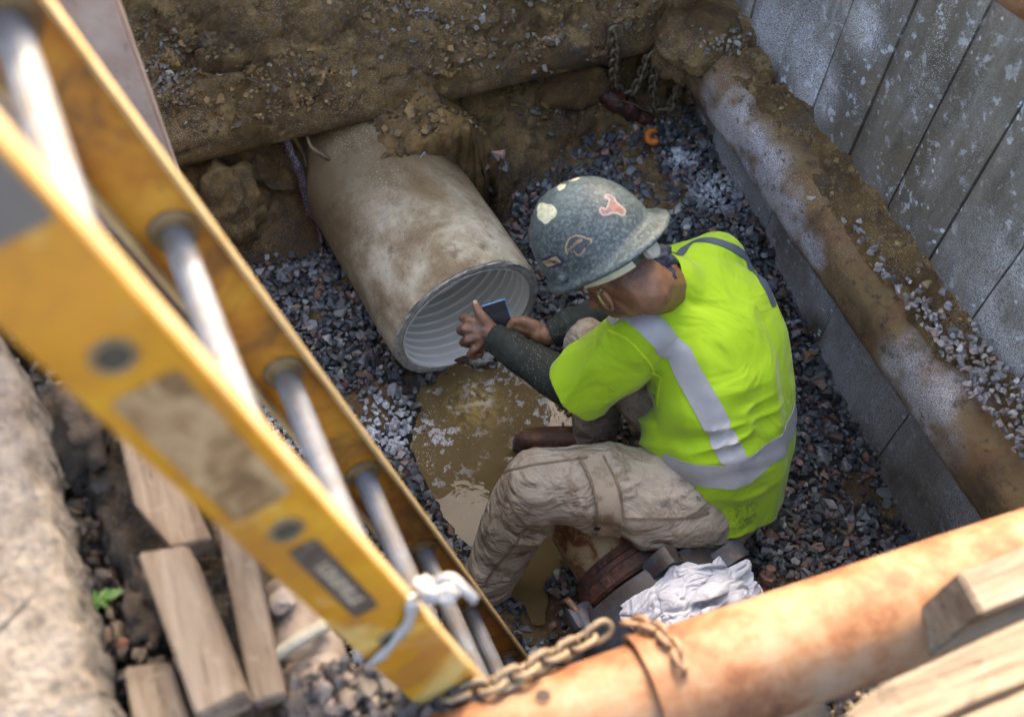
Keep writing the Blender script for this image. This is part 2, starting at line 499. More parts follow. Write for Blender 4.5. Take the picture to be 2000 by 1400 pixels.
# ------------------------------------------------------------------ water
def mat_water():
    t = NT("muddy_water")
    n = t.noise(3, 5, .6, .6)
    c = t.ramp(n, [(.35, (.115, .078, .030)), (.6, (.155, .112, .050))])
    pos = t.n.new("ShaderNodeNewGeometry").outputs["Position"]
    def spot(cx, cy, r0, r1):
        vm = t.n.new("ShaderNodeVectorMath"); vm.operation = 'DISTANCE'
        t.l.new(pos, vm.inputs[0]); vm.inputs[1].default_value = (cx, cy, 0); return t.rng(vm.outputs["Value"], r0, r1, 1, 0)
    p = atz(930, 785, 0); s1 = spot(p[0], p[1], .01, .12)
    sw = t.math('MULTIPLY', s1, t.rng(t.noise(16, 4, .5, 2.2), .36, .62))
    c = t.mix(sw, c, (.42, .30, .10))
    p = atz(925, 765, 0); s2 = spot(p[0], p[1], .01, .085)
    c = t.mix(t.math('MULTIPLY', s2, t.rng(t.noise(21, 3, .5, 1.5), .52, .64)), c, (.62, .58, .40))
    # drifting foam and paint dust
    q = atz(800, 850, 0); q2 = atz(1060, 800, 0); q3 = atz(960, 720, 0)
    near = t.math('MAXIMUM', t.math('MAXIMUM', spot(q[0], q[1], .10, .26), spot(q2[0], q2[1], .05, .16)), spot(q3[0], q3[1], .04, .18))
    f1 = t.math('MULTIPLY', t.rng(t.noise(28, 6, .6), .565, .58), near)
    f1 = t.math('MULTIPLY', f1, t.rng(t.noise(330, 4, .9), .46, .54))
    c = t.mix(f1, c, (.60, .63, .66))
    v = t.voro(230, 'F1'); vc = t.sep(t.voro(230, 'F1', "Color"))[0]
    f2 = t.math('MULTIPLY', t.math('MULTIPLY', t.rng(v, .2, .3, 1, 0), t.rng(vc, .62, .64)), t.math('MULTIPLY', near, t.rng(t.noise(12, 5, .7), .42, .58)))
    c = t.mix(f2, c, (.6, .62, .64))
    v = t.voro(90, 'F1'); vc = t.sep(t.voro(90, 'F1', "Color"))[1]
    f3 = t.math('MULTIPLY', t.rng(v, .1, .14, 1, 0), t.rng(vc, .93, .94))
    c = t.mix(f3, c, (.5, .5, .5))
    t.color(c)
    t.rough(t.math('ADD', .03, t.math('MULTIPLY', t.math('ADD', f1, f2), .6)))
    t.set("IOR", 1.33); t.set("Specular IOR Level", .5)
    t.bump(t.noise(7, 3, .5, 1), .06, .02)
    t.bump(t.math('ADD', f1, f2), .3, .002)
    return t.m
wb = [(.16, .66), (.98, .66), (.98, 1.74), (.16, 1.74)]
N = 40
wx = np.linspace(.10, 1.0, N); wy = np.linspace(.6, 1.75, N)
WX, WY = np.meshgrid(wx, wy); ii = np.arange(N * N).reshape(N, N)
water = link("water", mesh_from("water", np.c_[WX.ravel(), WY.ravel(), WX.ravel() * 0 - .016], np.stack([ii[:-1, :-1], ii[:-1, 1:], ii[1:, 1:], ii[1:, :-1]], -1).reshape(-1, 4), mat_water()),
             kind="structure", label="brown muddy puddle with drifting white foam in front of the pipe")

# ------------------------------------------------------------------ stones
def stone_variants(n=16, k=11):
    out = []
    for i in range(n):
        bm = bmesh.new()
        pts = rng.normal(size=(k, 3)); pts /= np.linalg.norm(pts, axis=1)[:, None]
        pts *= np.array([1, rng.uniform(.65, .95), rng.uniform(.5, .8)]) * rng.uniform(.8, 1.0, (k, 1))
        for p in pts: bm.verts.new(p)
        r = bmesh.ops.convex_hull(bm, input=bm.verts[:])
        bmesh.ops.delete(bm, geom=[v for v in bm.verts if not v.link_faces], context='VERTS')
        bmesh.ops.triangulate(bm, faces=bm.faces[:])
        bm.verts.index_update()
        out.append((np.array([v.co[:] for v in bm.verts]), np.array([[v.index for v in f.verts] for f in bm.faces])))
        bm.free()
    return out
SV = stone_variants()
PAL = np.array([(.045, .055, .061), (.074, .086, .093), (.118, .131, .136), (.185, .194, .192), (.30, .30, .29), (.17, .105, .082), (.23, .145, .11), (.11, .065, .05), (.022, .026, .032), (.17, .13, .08)])
PW = np.array([.2, .22, .17, .10, .05, .06, .035, .035, .09, .04])
def rotm(n):
    q = rng.normal(size=(n, 4)); q /= np.linalg.norm(q, axis=1)[:, None]
    w, x, y, z = q.T
    return np.stack([1 - 2 * (y * y + z * z), 2 * (x * y - w * z), 2 * (x * z + w * y), 2 * (x * y + w * z), 1 - 2 * (x * x + z * z), 2 * (y * z - w * x),
                     2 * (x * z - w * y), 2 * (y * z + w * x), 1 - 2 * (x * x + y * y)], -1).reshape(n, 3, 3)
def stones_mesh(name, C, S, white=None, pal=PAL, pw=PW, squash=.8, mat=None):
    n = len(C); R_ = rotm(n); kinds = rng.integers(0, len(SV), n)
    cols = pal[rng.choice(len(pal), n, p=pw / pw.sum())] * rng.uniform(.7, 1.6, (n, 1))
    Vs, Fs, Cs, Ws = [], [], [], []; off = 0
    white = np.zeros(n) if white is None else white
    for k, (v, f_) in enumerate(SV):
        s_ = np.where(kinds == k)[0]
        if not len(s_): continue
        P = np.einsum('nij,vj->nvi', R_[s_], v) * S[s_][:, None, None]
        P[:, :, 2] *= squash
        P += C[s_][:, None, :]
        m_, q = P.shape[:2]
        Vs.append(P.reshape(-1, 3)); Fs.append((f_[None] + (np.arange(m_) * q)[:, None, None] + off).reshape(-1, 3)); off += m_ * q
        Cs.append(np.repeat(cols[s_], q, 0)); Ws.append(np.repeat(white[s_], q))
    V = np.concatenate(Vs); Fc = np.concatenate(Fs)
    me = bpy.data.meshes.new(name)
    me.vertices.add(len(V)); me.vertices.foreach_set("co", V.astype(np.float32).ravel())
    me.loops.add(len(Fc) * 3); me.loops.foreach_set("vertex_index", Fc.astype(np.int32).ravel())
    me.polygons.add(len(Fc)); me.polygons.foreach_set("loop_start", np.arange(0, len(Fc) * 3, 3, dtype=np.int32))
    me.update(calc_edges=True)
    me.polygons.foreach_set("use_smooth", [False] * len(Fc))
    me.materials.append(mat or M_stone)
    add_color(me, "tint", np.concatenate(Cs))
    at = me.attributes.new("white", 'FLOAT', 'POINT'); at.data.foreach_set("value", np.concatenate(Ws).astype(np.float32))
    return me
def whiteness(x, y):
    p1 = atz(1395, 400, .08); p2 = atz(750, 830, .03); p3 = atz(560, 850, .03); p4 = atz(1330, 330, .1)
    w = np.zeros(len(x))
    for p, r in ((p1, .10), (p2, .12), (p3, .12), (p4, .06)):
        w = np.maximum(w, sstep(1.25, .4, np.hypot(x - p[0], y - p[1]) / r))
    p5 = atz(760, 840, .03)
    return w
def scatter(pitch, x0, x1, y0, y1):
    xs = np.arange(x0, x1, pitch); ys = np.arange(y0, y1, pitch)
    X, Y = np.meshgrid(xs, ys); X = X.ravel() + rng.uniform(-.5, .5, X.size) * pitch; Y = Y.ravel() + rng.uniform(-.5, .5, Y.size) * pitch
    return X, Y
def keep(X, Y):
    P3 = np.c_[X, Y, np.zeros(len(X))]
    sd_ = sdpoly(P3[:, :2], PUD) + .02 * fbm(P3 * 14, 3, 5)
    k = sd_ > -.012
    nz = fbm(P3 * 3.5, 3, 77)
    edge = 2.22 + .05 * fbm(P3 * 3.1, 3, 9) + .07 * sstep(.9, 1.3, X)
    k &= Y < edge + .05 * nz
    lat = (X - PC[0]) * PLAT[0] + (Y - PC[1]) * PLAT[1]; al = (X - PC[0]) * PAX[0] + (Y - PC[1]) * PAX[1]
    k &= ~((np.abs(lat) < .215) & (al > -.01))
    k &= ~((al > .30) & (lat > 0) & (lat < .40) & (nz > -.15 + .6 * (lat - .2)))   # clay smear beside the pipe
    k &= ~((P3[:, 0] < -.55))
    k &= ~((fbm(P3 * 5, 4, 61) > .62) & (rng.random(len(X)) < .6))
    return k
Cs, Ss = [], []
for lay in range(3):
    X, Y = scatter(.0225, -.55, 1.69, .15, 2.36)
    k = keep(X, Y); X, Y = X[k], Y[k]
    s = rng.lognormal(math.log(.0160), .36, len(X)).clip(.007, .036)
    Z = gh(X, Y) + .002 + lay * .0085 + rng.uniform(-.004, .004, len(X))
    if lay == 2:
        k = rng.random(len(X)) < .5; X, Y, Z, s = X[k], Y[k], Z[k], s[k]
    Cs.append(np.c_[X, Y, Z]); Ss.append(s)
# a few in the shallow water edge
X, Y = scatter(.03, .1, 1.0, .6, 1.75)
sd_ = sdpoly(np.c_[X, Y], PUD)
k = (sd_ < .02) & (sd_ > -.05) & (rng.random(len(X)) < .35)
Cs.append(np.c_[X[k], Y[k], np.full(k.sum(), -.004)]); Ss.append(rng.uniform(.008, .016, k.sum()))
C_ = np.concatenate(Cs); S_ = np.concatenate(Ss)
gravel = link("gravel", stones_mesh("gravel", C_, S_, whiteness(C_[:, 0], C_[:, 1])), kind="stuff",
              label="dark blue grey and pinkish crushed stone covering the pit floor")
gravel["category"] = "gravel"

# the most readable single stones of the floor
svm = []
for i, (v, f_) in enumerate(SV[:12]):
    me = mesh_from("stone", v, f_, M_stone, False)
    col = PAL[[2, 3, 4, 5, 6, 1, 3, 4, 7, 2, 6, 3][i]] * 1.15
    add_color(me, "tint", np.repeat(col[None], len(v), 0))
    at = me.attributes.new("white", 'FLOAT', 'POINT')
    svm.append(me)
def stone_part(parent, p, s, me=None, rot=None, **kw):
    o = bpy.data.objects.new("stone", me or random.choice(svm)); COL.objects.link(o)
    o.parent = parent
    base = Vector(parent["_w"]) if "_w" in parent else Vector((0, 0, 0))
    o.location = Vector(tuple(float(c) for c in p)) - base
    o.scale = (s, s, s * .8)
    o.rotation_euler = rot or (random.uniform(0, 6.3), random.uniform(0, 6.3), random.uniform(0, 6.3))
    tag(o, **kw)
    return o
cnt = 0
while cnt < 285:
    u = rng.uniform(430, 1800); v = rng.uniform(200, 1200)
    p = atz(u, v, .045)
    if not (-.05 < p[0] < 1.66 and .3 < p[1] < 2.2): continue
    if not keep(np.array([p[0]]), np.array([p[1]]))[0]: continue
    z = float(gh(np.array([p[0]]), np.array([p[1]]))[0]) + .02
    stone_part(ground, (p[0], p[1], z), rng.uniform(.016, .025)); cnt += 1

def mat_clod():
    t = NT("clay_crumb"); a = t.attr("tint")
    c = t.mix(t.rng(t.noise(120, 5, .7), .35, .7, 0, .7), a, t.mix(1.0, a, (.4, .38, .35), 'MULTIPLY'))
    c, m_ = t.specks(c, 330, .2, (.5, .5, .52), None, 2.2, .42, .62)
    t.color(c); t.rough(t.rng(t.noise(30, 4), .3, .7, .35, .75)); t.bump(t.noise(160, 6, .8), .7, .004); return t.m
M_clod = mat_clod()
CLAYP = np.array([(.17, .105, .036), (.12, .074, .025), (.24, .16, .065), (.075, .05, .022), (.15, .125, .09), (.20, .115, .035)])
X, Y = scatter(.0125, -.5, 1.69, 1.75, 2.60)
P3 = np.c_[X, Y, np.zeros(len(X))]
lat = (X - PC[0]) * PLAT[0] + (Y - PC[1]) * PLAT[1]; al = (X - PC[0]) * PAX[0] + (Y - PC[1]) * PAX[1]
dens = sstep(-.35, .45, fbm(P3 * 4.5, 3, 501)) * (~keep(X, Y)) * ((np.abs(lat) > .24) | (al > .5)) * sstep(1.8, 2.0, Y + .1 * (np.abs(lat) < .45))
k = rng.random(len(X)) < dens * .8
X, Y = X[k], Y[k]
cl = link("clay_crumbs", stones_mesh("clay_crumbs", np.c_[X, Y, gh(X, Y) + rng.uniform(-.003, .004, len(X))], rng.lognormal(math.log(.009), .5, len(X)).clip(.003, .03), None, CLAYP, np.ones(6), .8, M_clod),
          kind="stuff", label="crumbled brown clay covering the bank below the back waler")
cl["category"] = "clay"
# ------------------------------------------------------------------ sheeting walls
def panel_mesh(y0, y1, z0, z1, x0, x1, seed, spray=None):
    """board with relief on its inner face, world coordinates (normal -X at x0)"""
    ny_, nz_ = 9, 60
    ys = np.linspace(y0, y1, ny_); zs = np.linspace(z0, z1, nz_)
    Yg, Zg = np.meshgrid(ys, zs); P = np.c_[np.full(Yg.size, seed * 3.1), Yg.ravel(), Zg.ravel()]
    d = .003 * fbm(P * np.array([1, 12, 3]), 3, seed)
    e = np.minimum(Yg - y0, y1 - Yg).ravel()
    d = d - .010 * (1 - sstep(0, .016, e))
    Xf = x0 - d
    V = np.c_[Xf, Yg.ravel(), Zg.ravel()]
    ii = np.arange(ny_ * nz_).reshape(nz_, ny_)
    Fs = np.stack([ii[:-1, :-1], ii[1:, :-1], ii[1:, 1:], ii[:-1, 1:]], -1).reshape(-1, 4).tolist()
    n = len(V)
    # back plate + sides
    per = list(ii[0, :]) + list(ii[1:, -1]) + list(ii[-1, -2::-1]) + list(ii[-2:0:-1, 0])
    Vb = [(x1, V[i][1], V[i][2]) for i in per]
    V = np.vstack([V, np.array(Vb)])
    m_ = len(per)
    for k in range(m_): Fs.append((per[k], per[(k + 1) % m_], n + (k + 1) % m_, n + k))
    Fs.append(tuple(n + k for k in range(m_)))
    return V, Fs
wall_r = root("sheeting_wall", (1.72, 1.2, 0), "tall wall of upright grey lime-splattered boards along the right side of the pit", "wall")
def set_spray(me, V, fn):
    at = me.attributes.new("spray", 'FLOAT', 'POINT'); at.data.foreach_set("value", fn(V).astype(np.float32))
def spray_fn(V):
    y, z = V[:, 1], V[:, 2]
    w = np.zeros(len(V))
    for (u, v, r) in ((1560, 60, .20), (1590, 150, .14), (1500, 40, .12), (1960, 600, .25), (1990, 700, .22), (1690, 60, .10)):
        p = atx(u, v, 1.69); w = np.maximum(w, sstep(1.3, .3, np.hypot(y - p[1], (z - p[2])) / r))
    for (u, v, r) in ((1700, 700, .22), (1830, 900, .25), (1650, 620, .15)):
        p = atx(u, v, 1.69); w = np.maximum(w, .7 * sstep(1.3, .3, np.hypot(y - p[1], (z - p[2])) / r))
    return np.clip(np.maximum(w, .12) * (1 + .7 * fbm(V * 9, 4, 734)), 0, 1)
k = -6
yy = .955
for k in range(-6, 9):
    y0 = .955 + .2 * k + .003; y1 = y0 + .194
    if k == 8: y1 = 2.62
    off = rng.uniform(-.006, .006)
    V, Fs = panel_mesh(y0, y1, -.35, 1.95 + rng.uniform(-.03, .03), 1.69 + off, 1.745 + off, 40 + k)
    me = mesh_from("board", V, Fs, M_panel, True, 35)
    set_spray(me, V, spray_fn)
    link("board", me, wall_r)
for y0_, y1_ in ((.10, .512), (.518, .921), (.928, 1.330), (1.337, 1.74), (1.746, 2.15)):
    V, Fs = panel_mesh(y0_, y1_, -.40, .40, 1.662 + rng.uniform(-.006, .006), 1.682, int(y0_ * 50) + 90)
    me = mesh_from("lower_board", V, Fs, M_panel, True, 35); set_spray(me, V, lambda V: np.clip(.55 * (1 + fbm(V * 5, 3, 735)), 0, 1)); link("lower_board", me, wall_r)
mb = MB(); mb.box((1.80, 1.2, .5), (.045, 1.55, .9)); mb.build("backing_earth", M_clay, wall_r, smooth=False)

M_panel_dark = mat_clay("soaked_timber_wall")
wall_b = root("rear_wall", (.6, 2.78, 0), "dark soaked boarding behind the mud-covered back waler", "wall")
for k in range(8):
    x0 = -.6 + .3 * k; x1 = x0 + .295
    zt_ = (2.45, 2.42, 2.5, 3.05, 3.3, 3.28, 3.1, 2.4)[k]  # unseen middle boards made taller to keep sky out of the puddle's reflection
    mb = MB(); mb.box(((x0 + x1) / 2, 2.79 + rng.uniform(-.004, .004), (zt_ - .35) / 2), ((x1 - x0) / 2, .025, (zt_ + .35) / 2), bev=.004)
    o = mb.build("board", None, wall_b, smooth=False)
    o.data.materials.append(M_panel_dark if k < 7 else M_panel)
    if k == 7: set_spray(o.data, np.array(mb.V), lambda V: np.full(len(V), .2))

# left bulkhead plate
t = NT("dusty_rusty_plate"); n = t.noise(7, 8, .7)
c = t.ramp(n, [(.3, (.17, .11, .08)), (.5, (.25, .18, .145)), (.7, (.31, .25, .215))])
c = t.mix(t.rng(t.noise(30, 7, .7), .58, .68, 0, .6), c, (.11, .07, .06)); t.color(c); t.rough(.75); t.bump(t.noise(60, 6), .3, .003)
M_plate = t.m
mb = MB(); mb.box((-.068 - .45, 1.43, .85), (.45, .012, 1.25), bev=.003); mb.box((-.068 - .004, 1.50, .85), (.008, .06, 1.25), bev=.002)
mb.box((-.068 - .88, 1.5, .85), (.008, .06, 1.25), bev=.002)
o = mb.build("steel_plate", M_plate, None, smooth=False)
tag(o, "dusty pinkish brown steel plate standing upright behind the yellow ladder", "steel plate")

# ------------------------------------------------------------------ walers
def rounded_profile(cx, cz, hx, hz, r, seg=6):
    out = []
    for (sx, sz, a0) in ((1, 1, 0), (-1, 1, 90), (-1, -1, 180), (1, -1, 270)):
        for k in range(seg + 1):
            a = math.radians(a0 + 90 * k / seg); out.append((cx + sx * (hx - r) + r * math.cos(a), cz + sz * (hz - r) + r * math.sin(a)))
    return out
def prism_noisy(name, prof, axis, t0, t1, step, amp, seed, m, parent=None, **kw):
    """prof in (a,z) plane; swept along axis 'x' or 'y'; a is the other horizontal"""
    ts = np.arange(t0, t1 + 1e-6, step); p = len(prof)
    pr = np.array(prof); cen = pr.mean(0); V = []
    for t_ in ts:
        if axis == 'y': V.append(np.c_[pr[:, 0], np.full(p, t_), pr[:, 1]])
        else: V.append(np.c_[np.full(p, t_), pr[:, 0], pr[:, 1]])
    V = np.concatenate(V); d = fbm(V * 18, 4, seed) * amp
    D = pr - cen; D /= np.linalg.norm(D, axis=1)[:, None]; D = np.tile(D, (len(ts), 1))
    if axis == 'y': V[:, 0] += D[:, 0] * d; V[:, 2] += D[:, 1] * d
    else: V[:, 1] += D[:, 0] * d; V[:, 2] += D[:, 1] * d
    Fs = []
    for i in range(len(ts) - 1):
        for k_ in range(p): Fs.append((i * p + k_, i * p + (k_ + 1) % p, (i + 1) * p + (k_ + 1) % p, (i + 1) * p + k_))
    Fs.append(tuple(range(p))); Fs.append(tuple((len(ts) - 1) * p + k_ for k_ in range(p)))
    mb = MB(); mb.add(V, Fs); return mb.build(name, m, parent, **kw), V
def refine(prof, n):
    pr = np.array(prof + [prof[0]]); d = np.r_[0, np.cumsum(np.linalg.norm(np.diff(pr, axis=0), axis=1))]
    s_ = np.linspace(0, d[-1], n + 1)[:-1]
    return [(np.interp(x, d, pr[:, 0]), np.interp(x, d, pr[:, 1])) for x in s_]
waler_r = root("steel_waler", (1.59, 1.2, .5), "rusty steel waler along the right-hand board wall, topped with mud and gravel", "waler")
o, V = prism_noisy("beam", refine(rounded_profile(1.612, .50, .083, .112, .075), 56), 'y', -.3, 2.42, .012, .0025, 71, M_waler, waler_r)
def spray_w(V):
    w = np.zeros(len(V))
    for (u, v, r) in ((1425, 235, .13), (1455, 300, .12), (1490, 350, .12), (1430, 190, .10), (1530, 420, .10), (1575, 490, .07), (1850, 780, .14), (1800, 720, .12), (1900, 850, .10)):
        p = atz(u, v, .5); w = np.maximum(w, sstep(1.3, .3, np.linalg.norm(V - p, axis=1) / r))
    return np.clip(w * 1.3 * (1 + 1.0 * fbm(V * 16, 4, 733)) - .1, 0, 1)
set_spray(o.data, np.array(o.data.vertices and [v.co[:] for v in o.data.vertices]), spray_w)
# mud crust along its top
def crust_r():
    ys = np.arange(-.2, 2.45, .0065); ps = np.linspace(0, 1, 44)
    Yg, Pg = np.meshgrid(ys, ps, indexing='ij')
    X = 1.545 + .155 * Pg; base = .608 - .055 * np.clip((.36 - Pg) / .36, 0, 1) ** 2
    P = np.c_[X.ravel(), Yg.ravel(), np.zeros(Yg.size)]
    cov = fbm(P * 5, 3, 91)
    cover = sstep(.5, .8, Yg.ravel()) + .5
    hgt = (.008 + .030 * sstep(.2, 1.0, Pg.ravel())) * np.clip(cover, 0, 1) + .014 * fbm(P * 13, 5, 92) + .010 * cov + .004 * fbm(P * 60, 3, 93)
    hgt = np.where(Pg.ravel() < .45, hgt * (Pg.ravel() / .45) ** .8, hgt)
    hgt += .05 * sstep(1.9, 2.3, Yg.ravel())
    fray = sstep(-.25, .15, cov + 1.1 * fbm(P * 16, 3, 94) * .6 + 1.3 * (Pg.ravel() - .42) + .2 * sstep(.2, .9, Yg.ravel()) + .55 * sstep(.7, .9, Yg.ravel()) * sstep(1.75, 1.5, Yg.ravel()))
    Z = base.ravel() - .02 + (hgt + .02) * fray
    V = np.c_[P[:, :2], Z]; ii = np.arange(Yg.size).reshape(Yg.shape)
    sel = (rng.random(len(V)) < .10 * sstep(-.2, .5, fbm(V * 6, 3, 521))) & (fray > .6) & (Pg.ravel() > .2)
    link("clay_crumbs", stones_mesh("clay_crumbs", V[sel], rng.lognormal(math.log(.0055), .5, sel.sum()).clip(.002, .016), None, CLAYP, np.ones(6), .7, M_clod), waler_r, kind="stuff")
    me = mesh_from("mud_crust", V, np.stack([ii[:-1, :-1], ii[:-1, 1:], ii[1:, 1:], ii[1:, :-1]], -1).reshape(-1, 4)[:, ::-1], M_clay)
    link("mud_crust", me, waler_r, kind="stuff")
crust_r()

waler_b = root("steel_waler", (.7, 2.45, .5), "mud-buried steel waler crossing above the concrete pipe at the back", "waler")
o, V = prism_noisy("beam", refine(rounded_profile(2.49, .495, .105, .105, .06), 56), 'x', -.5, 1.66, .012, .002, 72, M_waler, waler_b)
set_spray(o.data, V, lambda V: np.full(len(V), .03))
def crust_b():
    xs = np.arange(-.5, 1.72, .0062)
    prof = [(2.385, .42), (2.362, .47), (2.372, .53), (2.405, .585), (2.455, .63), (2.53, .66), (2.62, .71), (2.70, .79), (2.765, .90)]
    pr = np.array(prof); d = np.r_[0, np.cumsum(np.linalg.norm(np.diff(pr, axis=0), axis=1))]
    n = 104; s_ = np.linspace(0, d[-1], n)
    py = np.interp(s_, d, pr[:, 0]); pz = np.interp(s_, d, pr[:, 1])
    tn = np.c_[np.gradient(py), np.gradient(pz)]; tn /= np.linalg.norm(tn, axis=1)[:, None]; nn = np.c_[-tn[:, 1], tn[:, 0]]
    S, Xg = np.meshgrid(np.arange(n), xs)
    P = np.c_[Xg.ravel(), py[S.ravel()], pz[S.ravel()]]
    f_ = S.ravel() / (n - 1)
    amp = sstep(.06, .38, f_)
    big = fbm(P * np.array([2.6, 4, 4]), 4, 101); med = fbm(P * 11, 5, 102); fin = fbm(P * 45, 3, 103)
    ridg = 1 - np.abs(vnoise(P * np.array([5, 7, 7]) + .4 * np.c_[big, med, big], 104)) * 2
    dsp = .030 * sstep(.0, .12, f_) + .004 + amp * (.034 * big + .026 * med) + .0075 * fin * (.15 + amp) - amp * .024 * np.clip(ridg - .72, 0, 1) * 3
    # deep slit at upper left of the heap
    p = atz(450, 135, .64); q = np.hypot((P[:, 0] - p[0]) / .075, (P[:, 1] - p[1]) / .016)
    dsp -= .06 * sstep(1.2, .5, q)
    # level of wall mud falls on the left, leaving boards bare
    cut = sstep(.55, .2, P[:, 0]) * sstep(.72, .95, f_)
    dsp -= .05 * cut
    V = P.copy(); V[:, 1] += nn[S.ravel(), 0] * dsp; V[:, 2] += nn[S.ravel(), 1] * dsp
    # ragged lower lip on the bare steel
    ii = np.arange(S.size).reshape(S.shape)
    nn_ = rng.random(len(V)); sel = (nn_ < .30 * sstep(-.3, .5, fbm(P * 5, 3, 511))) & (f_ > .18) & (P[:, 0] > -.2)
    me2 = stones_mesh("clay_crumbs", V[sel] + rng.normal(size=(sel.sum(), 3)) * .002, rng.lognormal(math.log(.007), .55, sel.sum()).clip(.002, .024), None, CLAYP, np.ones(6), .8, M_clod)
    link("clay_crumbs", me2, waler_b, kind="stuff")
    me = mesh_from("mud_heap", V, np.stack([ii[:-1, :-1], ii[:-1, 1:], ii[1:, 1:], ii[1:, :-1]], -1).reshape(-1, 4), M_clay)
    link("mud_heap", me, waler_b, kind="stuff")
    return V
VB = crust_b()

# corner web of mud between the two walers
def lump(name, c, r, m, parent=None, seed=1, amp=.18, freq=2.2, sub=4, flat=1.0, **kw):
    bm = bmesh.new(); bmesh.ops.create_icosphere(bm, subdivisions=sub, radius=1)
    P = np.array([v.co[:] for v in bm.verts]); Fs = [tuple(v.index for v in f.verts) for f in bm.faces]; bm.free()
    d = 1 + amp * fbm(P * freq + seed * 3.3, 5, seed)
    r = np.asarray(r if hasattr(r, '__len__') else (r, r, r * flat), float)
    V = np.asarray(c) + P * d[:, None] * r
    me = mesh_from(name, V, Fs, m); return link(name, me, parent, **kw)
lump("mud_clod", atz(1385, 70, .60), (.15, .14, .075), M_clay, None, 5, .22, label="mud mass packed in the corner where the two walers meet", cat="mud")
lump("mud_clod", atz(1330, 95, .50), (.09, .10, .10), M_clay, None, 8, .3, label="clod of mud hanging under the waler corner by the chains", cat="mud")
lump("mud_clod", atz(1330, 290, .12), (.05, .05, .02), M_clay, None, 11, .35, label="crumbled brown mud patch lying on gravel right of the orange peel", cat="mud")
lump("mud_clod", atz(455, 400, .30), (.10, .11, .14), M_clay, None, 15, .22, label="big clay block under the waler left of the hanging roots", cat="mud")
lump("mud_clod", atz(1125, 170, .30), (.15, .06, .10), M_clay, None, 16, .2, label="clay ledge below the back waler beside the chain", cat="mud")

# gravel and stones on the walers
def on_top(V, xs, ys, dflt):
    return dflt
Xr, Yr = [], []
for (u0, v0, u1, v1, wd, n) in ((1650, 440, 1720, 500, .02, 26), (1700, 520, 1800, 590, .028, 40), (1790, 610, 1900, 720, .040, 110), (1880, 700, 2010, 860, .055, 190)):
    for i in range(n):
        t_ = rng.random(); p = atz(u0 + (u1 - u0) * t_, v0 + (v1 - v0) * t_, .65)
        Xr.append(min(p[0] + rng.normal() * wd, 1.675)); Yr.append(p[1] + rng.normal() * wd)
C2 = np.c_[Xr, Yr, .645 + .02 * sstep(1.58, 1.69, np.array(Xr)) + rng.uniform(0, .015, len(Xr))]
C2 = C2[C2[:, 0] > 1.56]
me = stones_mesh("loose_gravel", C2, rng.uniform(.008, .018, len(C2)), np.full(len(C2), .12),
                 np.array([(.16, .15, .14), (.22, .21, .2), (.12, .12, .13), (.2, .14, .11), (.30, .29, .27)]), np.array([.3, .25, .2, .15, .1]))
o = link("loose_gravel", me, kind="stuff", label="loose grey gravel lying on the right waler against the boards"); o["category"] = "gravel"
# gravel left on the back waler
Xr = []; Yr = []
for (u, v, du, dv, n) in ((320, 140, 45, 35, 60), (340, 165, 30, 20, 30), (900, 30, 170, 25, 60), (1040, 60, 90, 25, 40), (1420, 80, 60, 30, 60), (800, 60, 100, 30, 25)):
    for i in range(n):
        p = atz(u + rng.normal() * du * .6, v + rng.normal() * dv * .6, .66); Xr.append(p[0]); Yr.append(p[1])
Xr = np.array(Xr); Yr = np.array(Yr)
grid = {}
for v in VB[::2]:
    grid.setdefault((int(v[0] * 60), int(v[1] * 60)), []).append(v[2])
def heap_z(x, y):
    L = grid.get((int(x * 60), int(y * 60)))
    return max(L) if L else .66
C3 = np.array([(x, y, heap_z(x, y) + .003) for x, y in zip(Xr, Yr) if y < 2.74 and x < 1.68])
me = stones_mesh("loose_gravel", C3, rng.uniform(.006, .017, len(C3)), None,
                 np.array([(.13, .11, .08), (.20, .18, .15), (.10, .09, .07), (.17, .11, .06), (.26, .24, .2)]), np.array([.3, .2, .25, .15, .1]))
o = link("loose_gravel", me, kind="stuff", label="muddy gravel scattered over the heap on the back waler"); o["category"] = "gravel"
def single_stone(px, z, s, col, label, squash=.5, seed=0):
    v, f_ = SV[seed]; me = mesh_from("stone", v * np.array([1, .75, squash]), f_, M_stone, False)
    add_color(me, "tint", np.repeat(np.array([col]), len(v), 0)); at = me.attributes.new("white", 'FLOAT', 'POINT')
    o = bpy.data.objects.new("stone", me); COL.objects.link(o); o.location = tuple(atz(px[0], px[1], z)); o.scale = (s, s, s)
    o.rotation_euler = (0.1, .1, random.uniform(0, 3)); tag(o, label, "stone")
single_stone((1587, 387), .655, .022, (.42, .36, .33), "pale pink flat pebble on the mud of the right waler", .35, 1)
single_stone((1808, 553), .70, .024, (.36, .30, .16), "yellowish angular stone against the boards above the waler gravel", .8, 2)
single_stone((1438, 84), .68, .022, (.38, .36, .30), "pale round stone on the mud at the waler corner", .7, 3)
single_stone((1585, 690), .07, .034, (.27, .16, .07), "rust brown stone right of the worker's back on the gravel", .7, 4)
single_stone((1622, 985), .07, .030, (.24, .24, .24), "big pale grey stone among dark gravel beside the wall", .8, 5)
single_stone((510, 430), .13, .020, (.28, .29, .27), "pale grey stone left of the thick hanging root", .8, 6)
single_stone((826, 303), .50, .017, (.27, .28, .27), "grey stone stuck in the mud on top of the pipe", .8, 7)

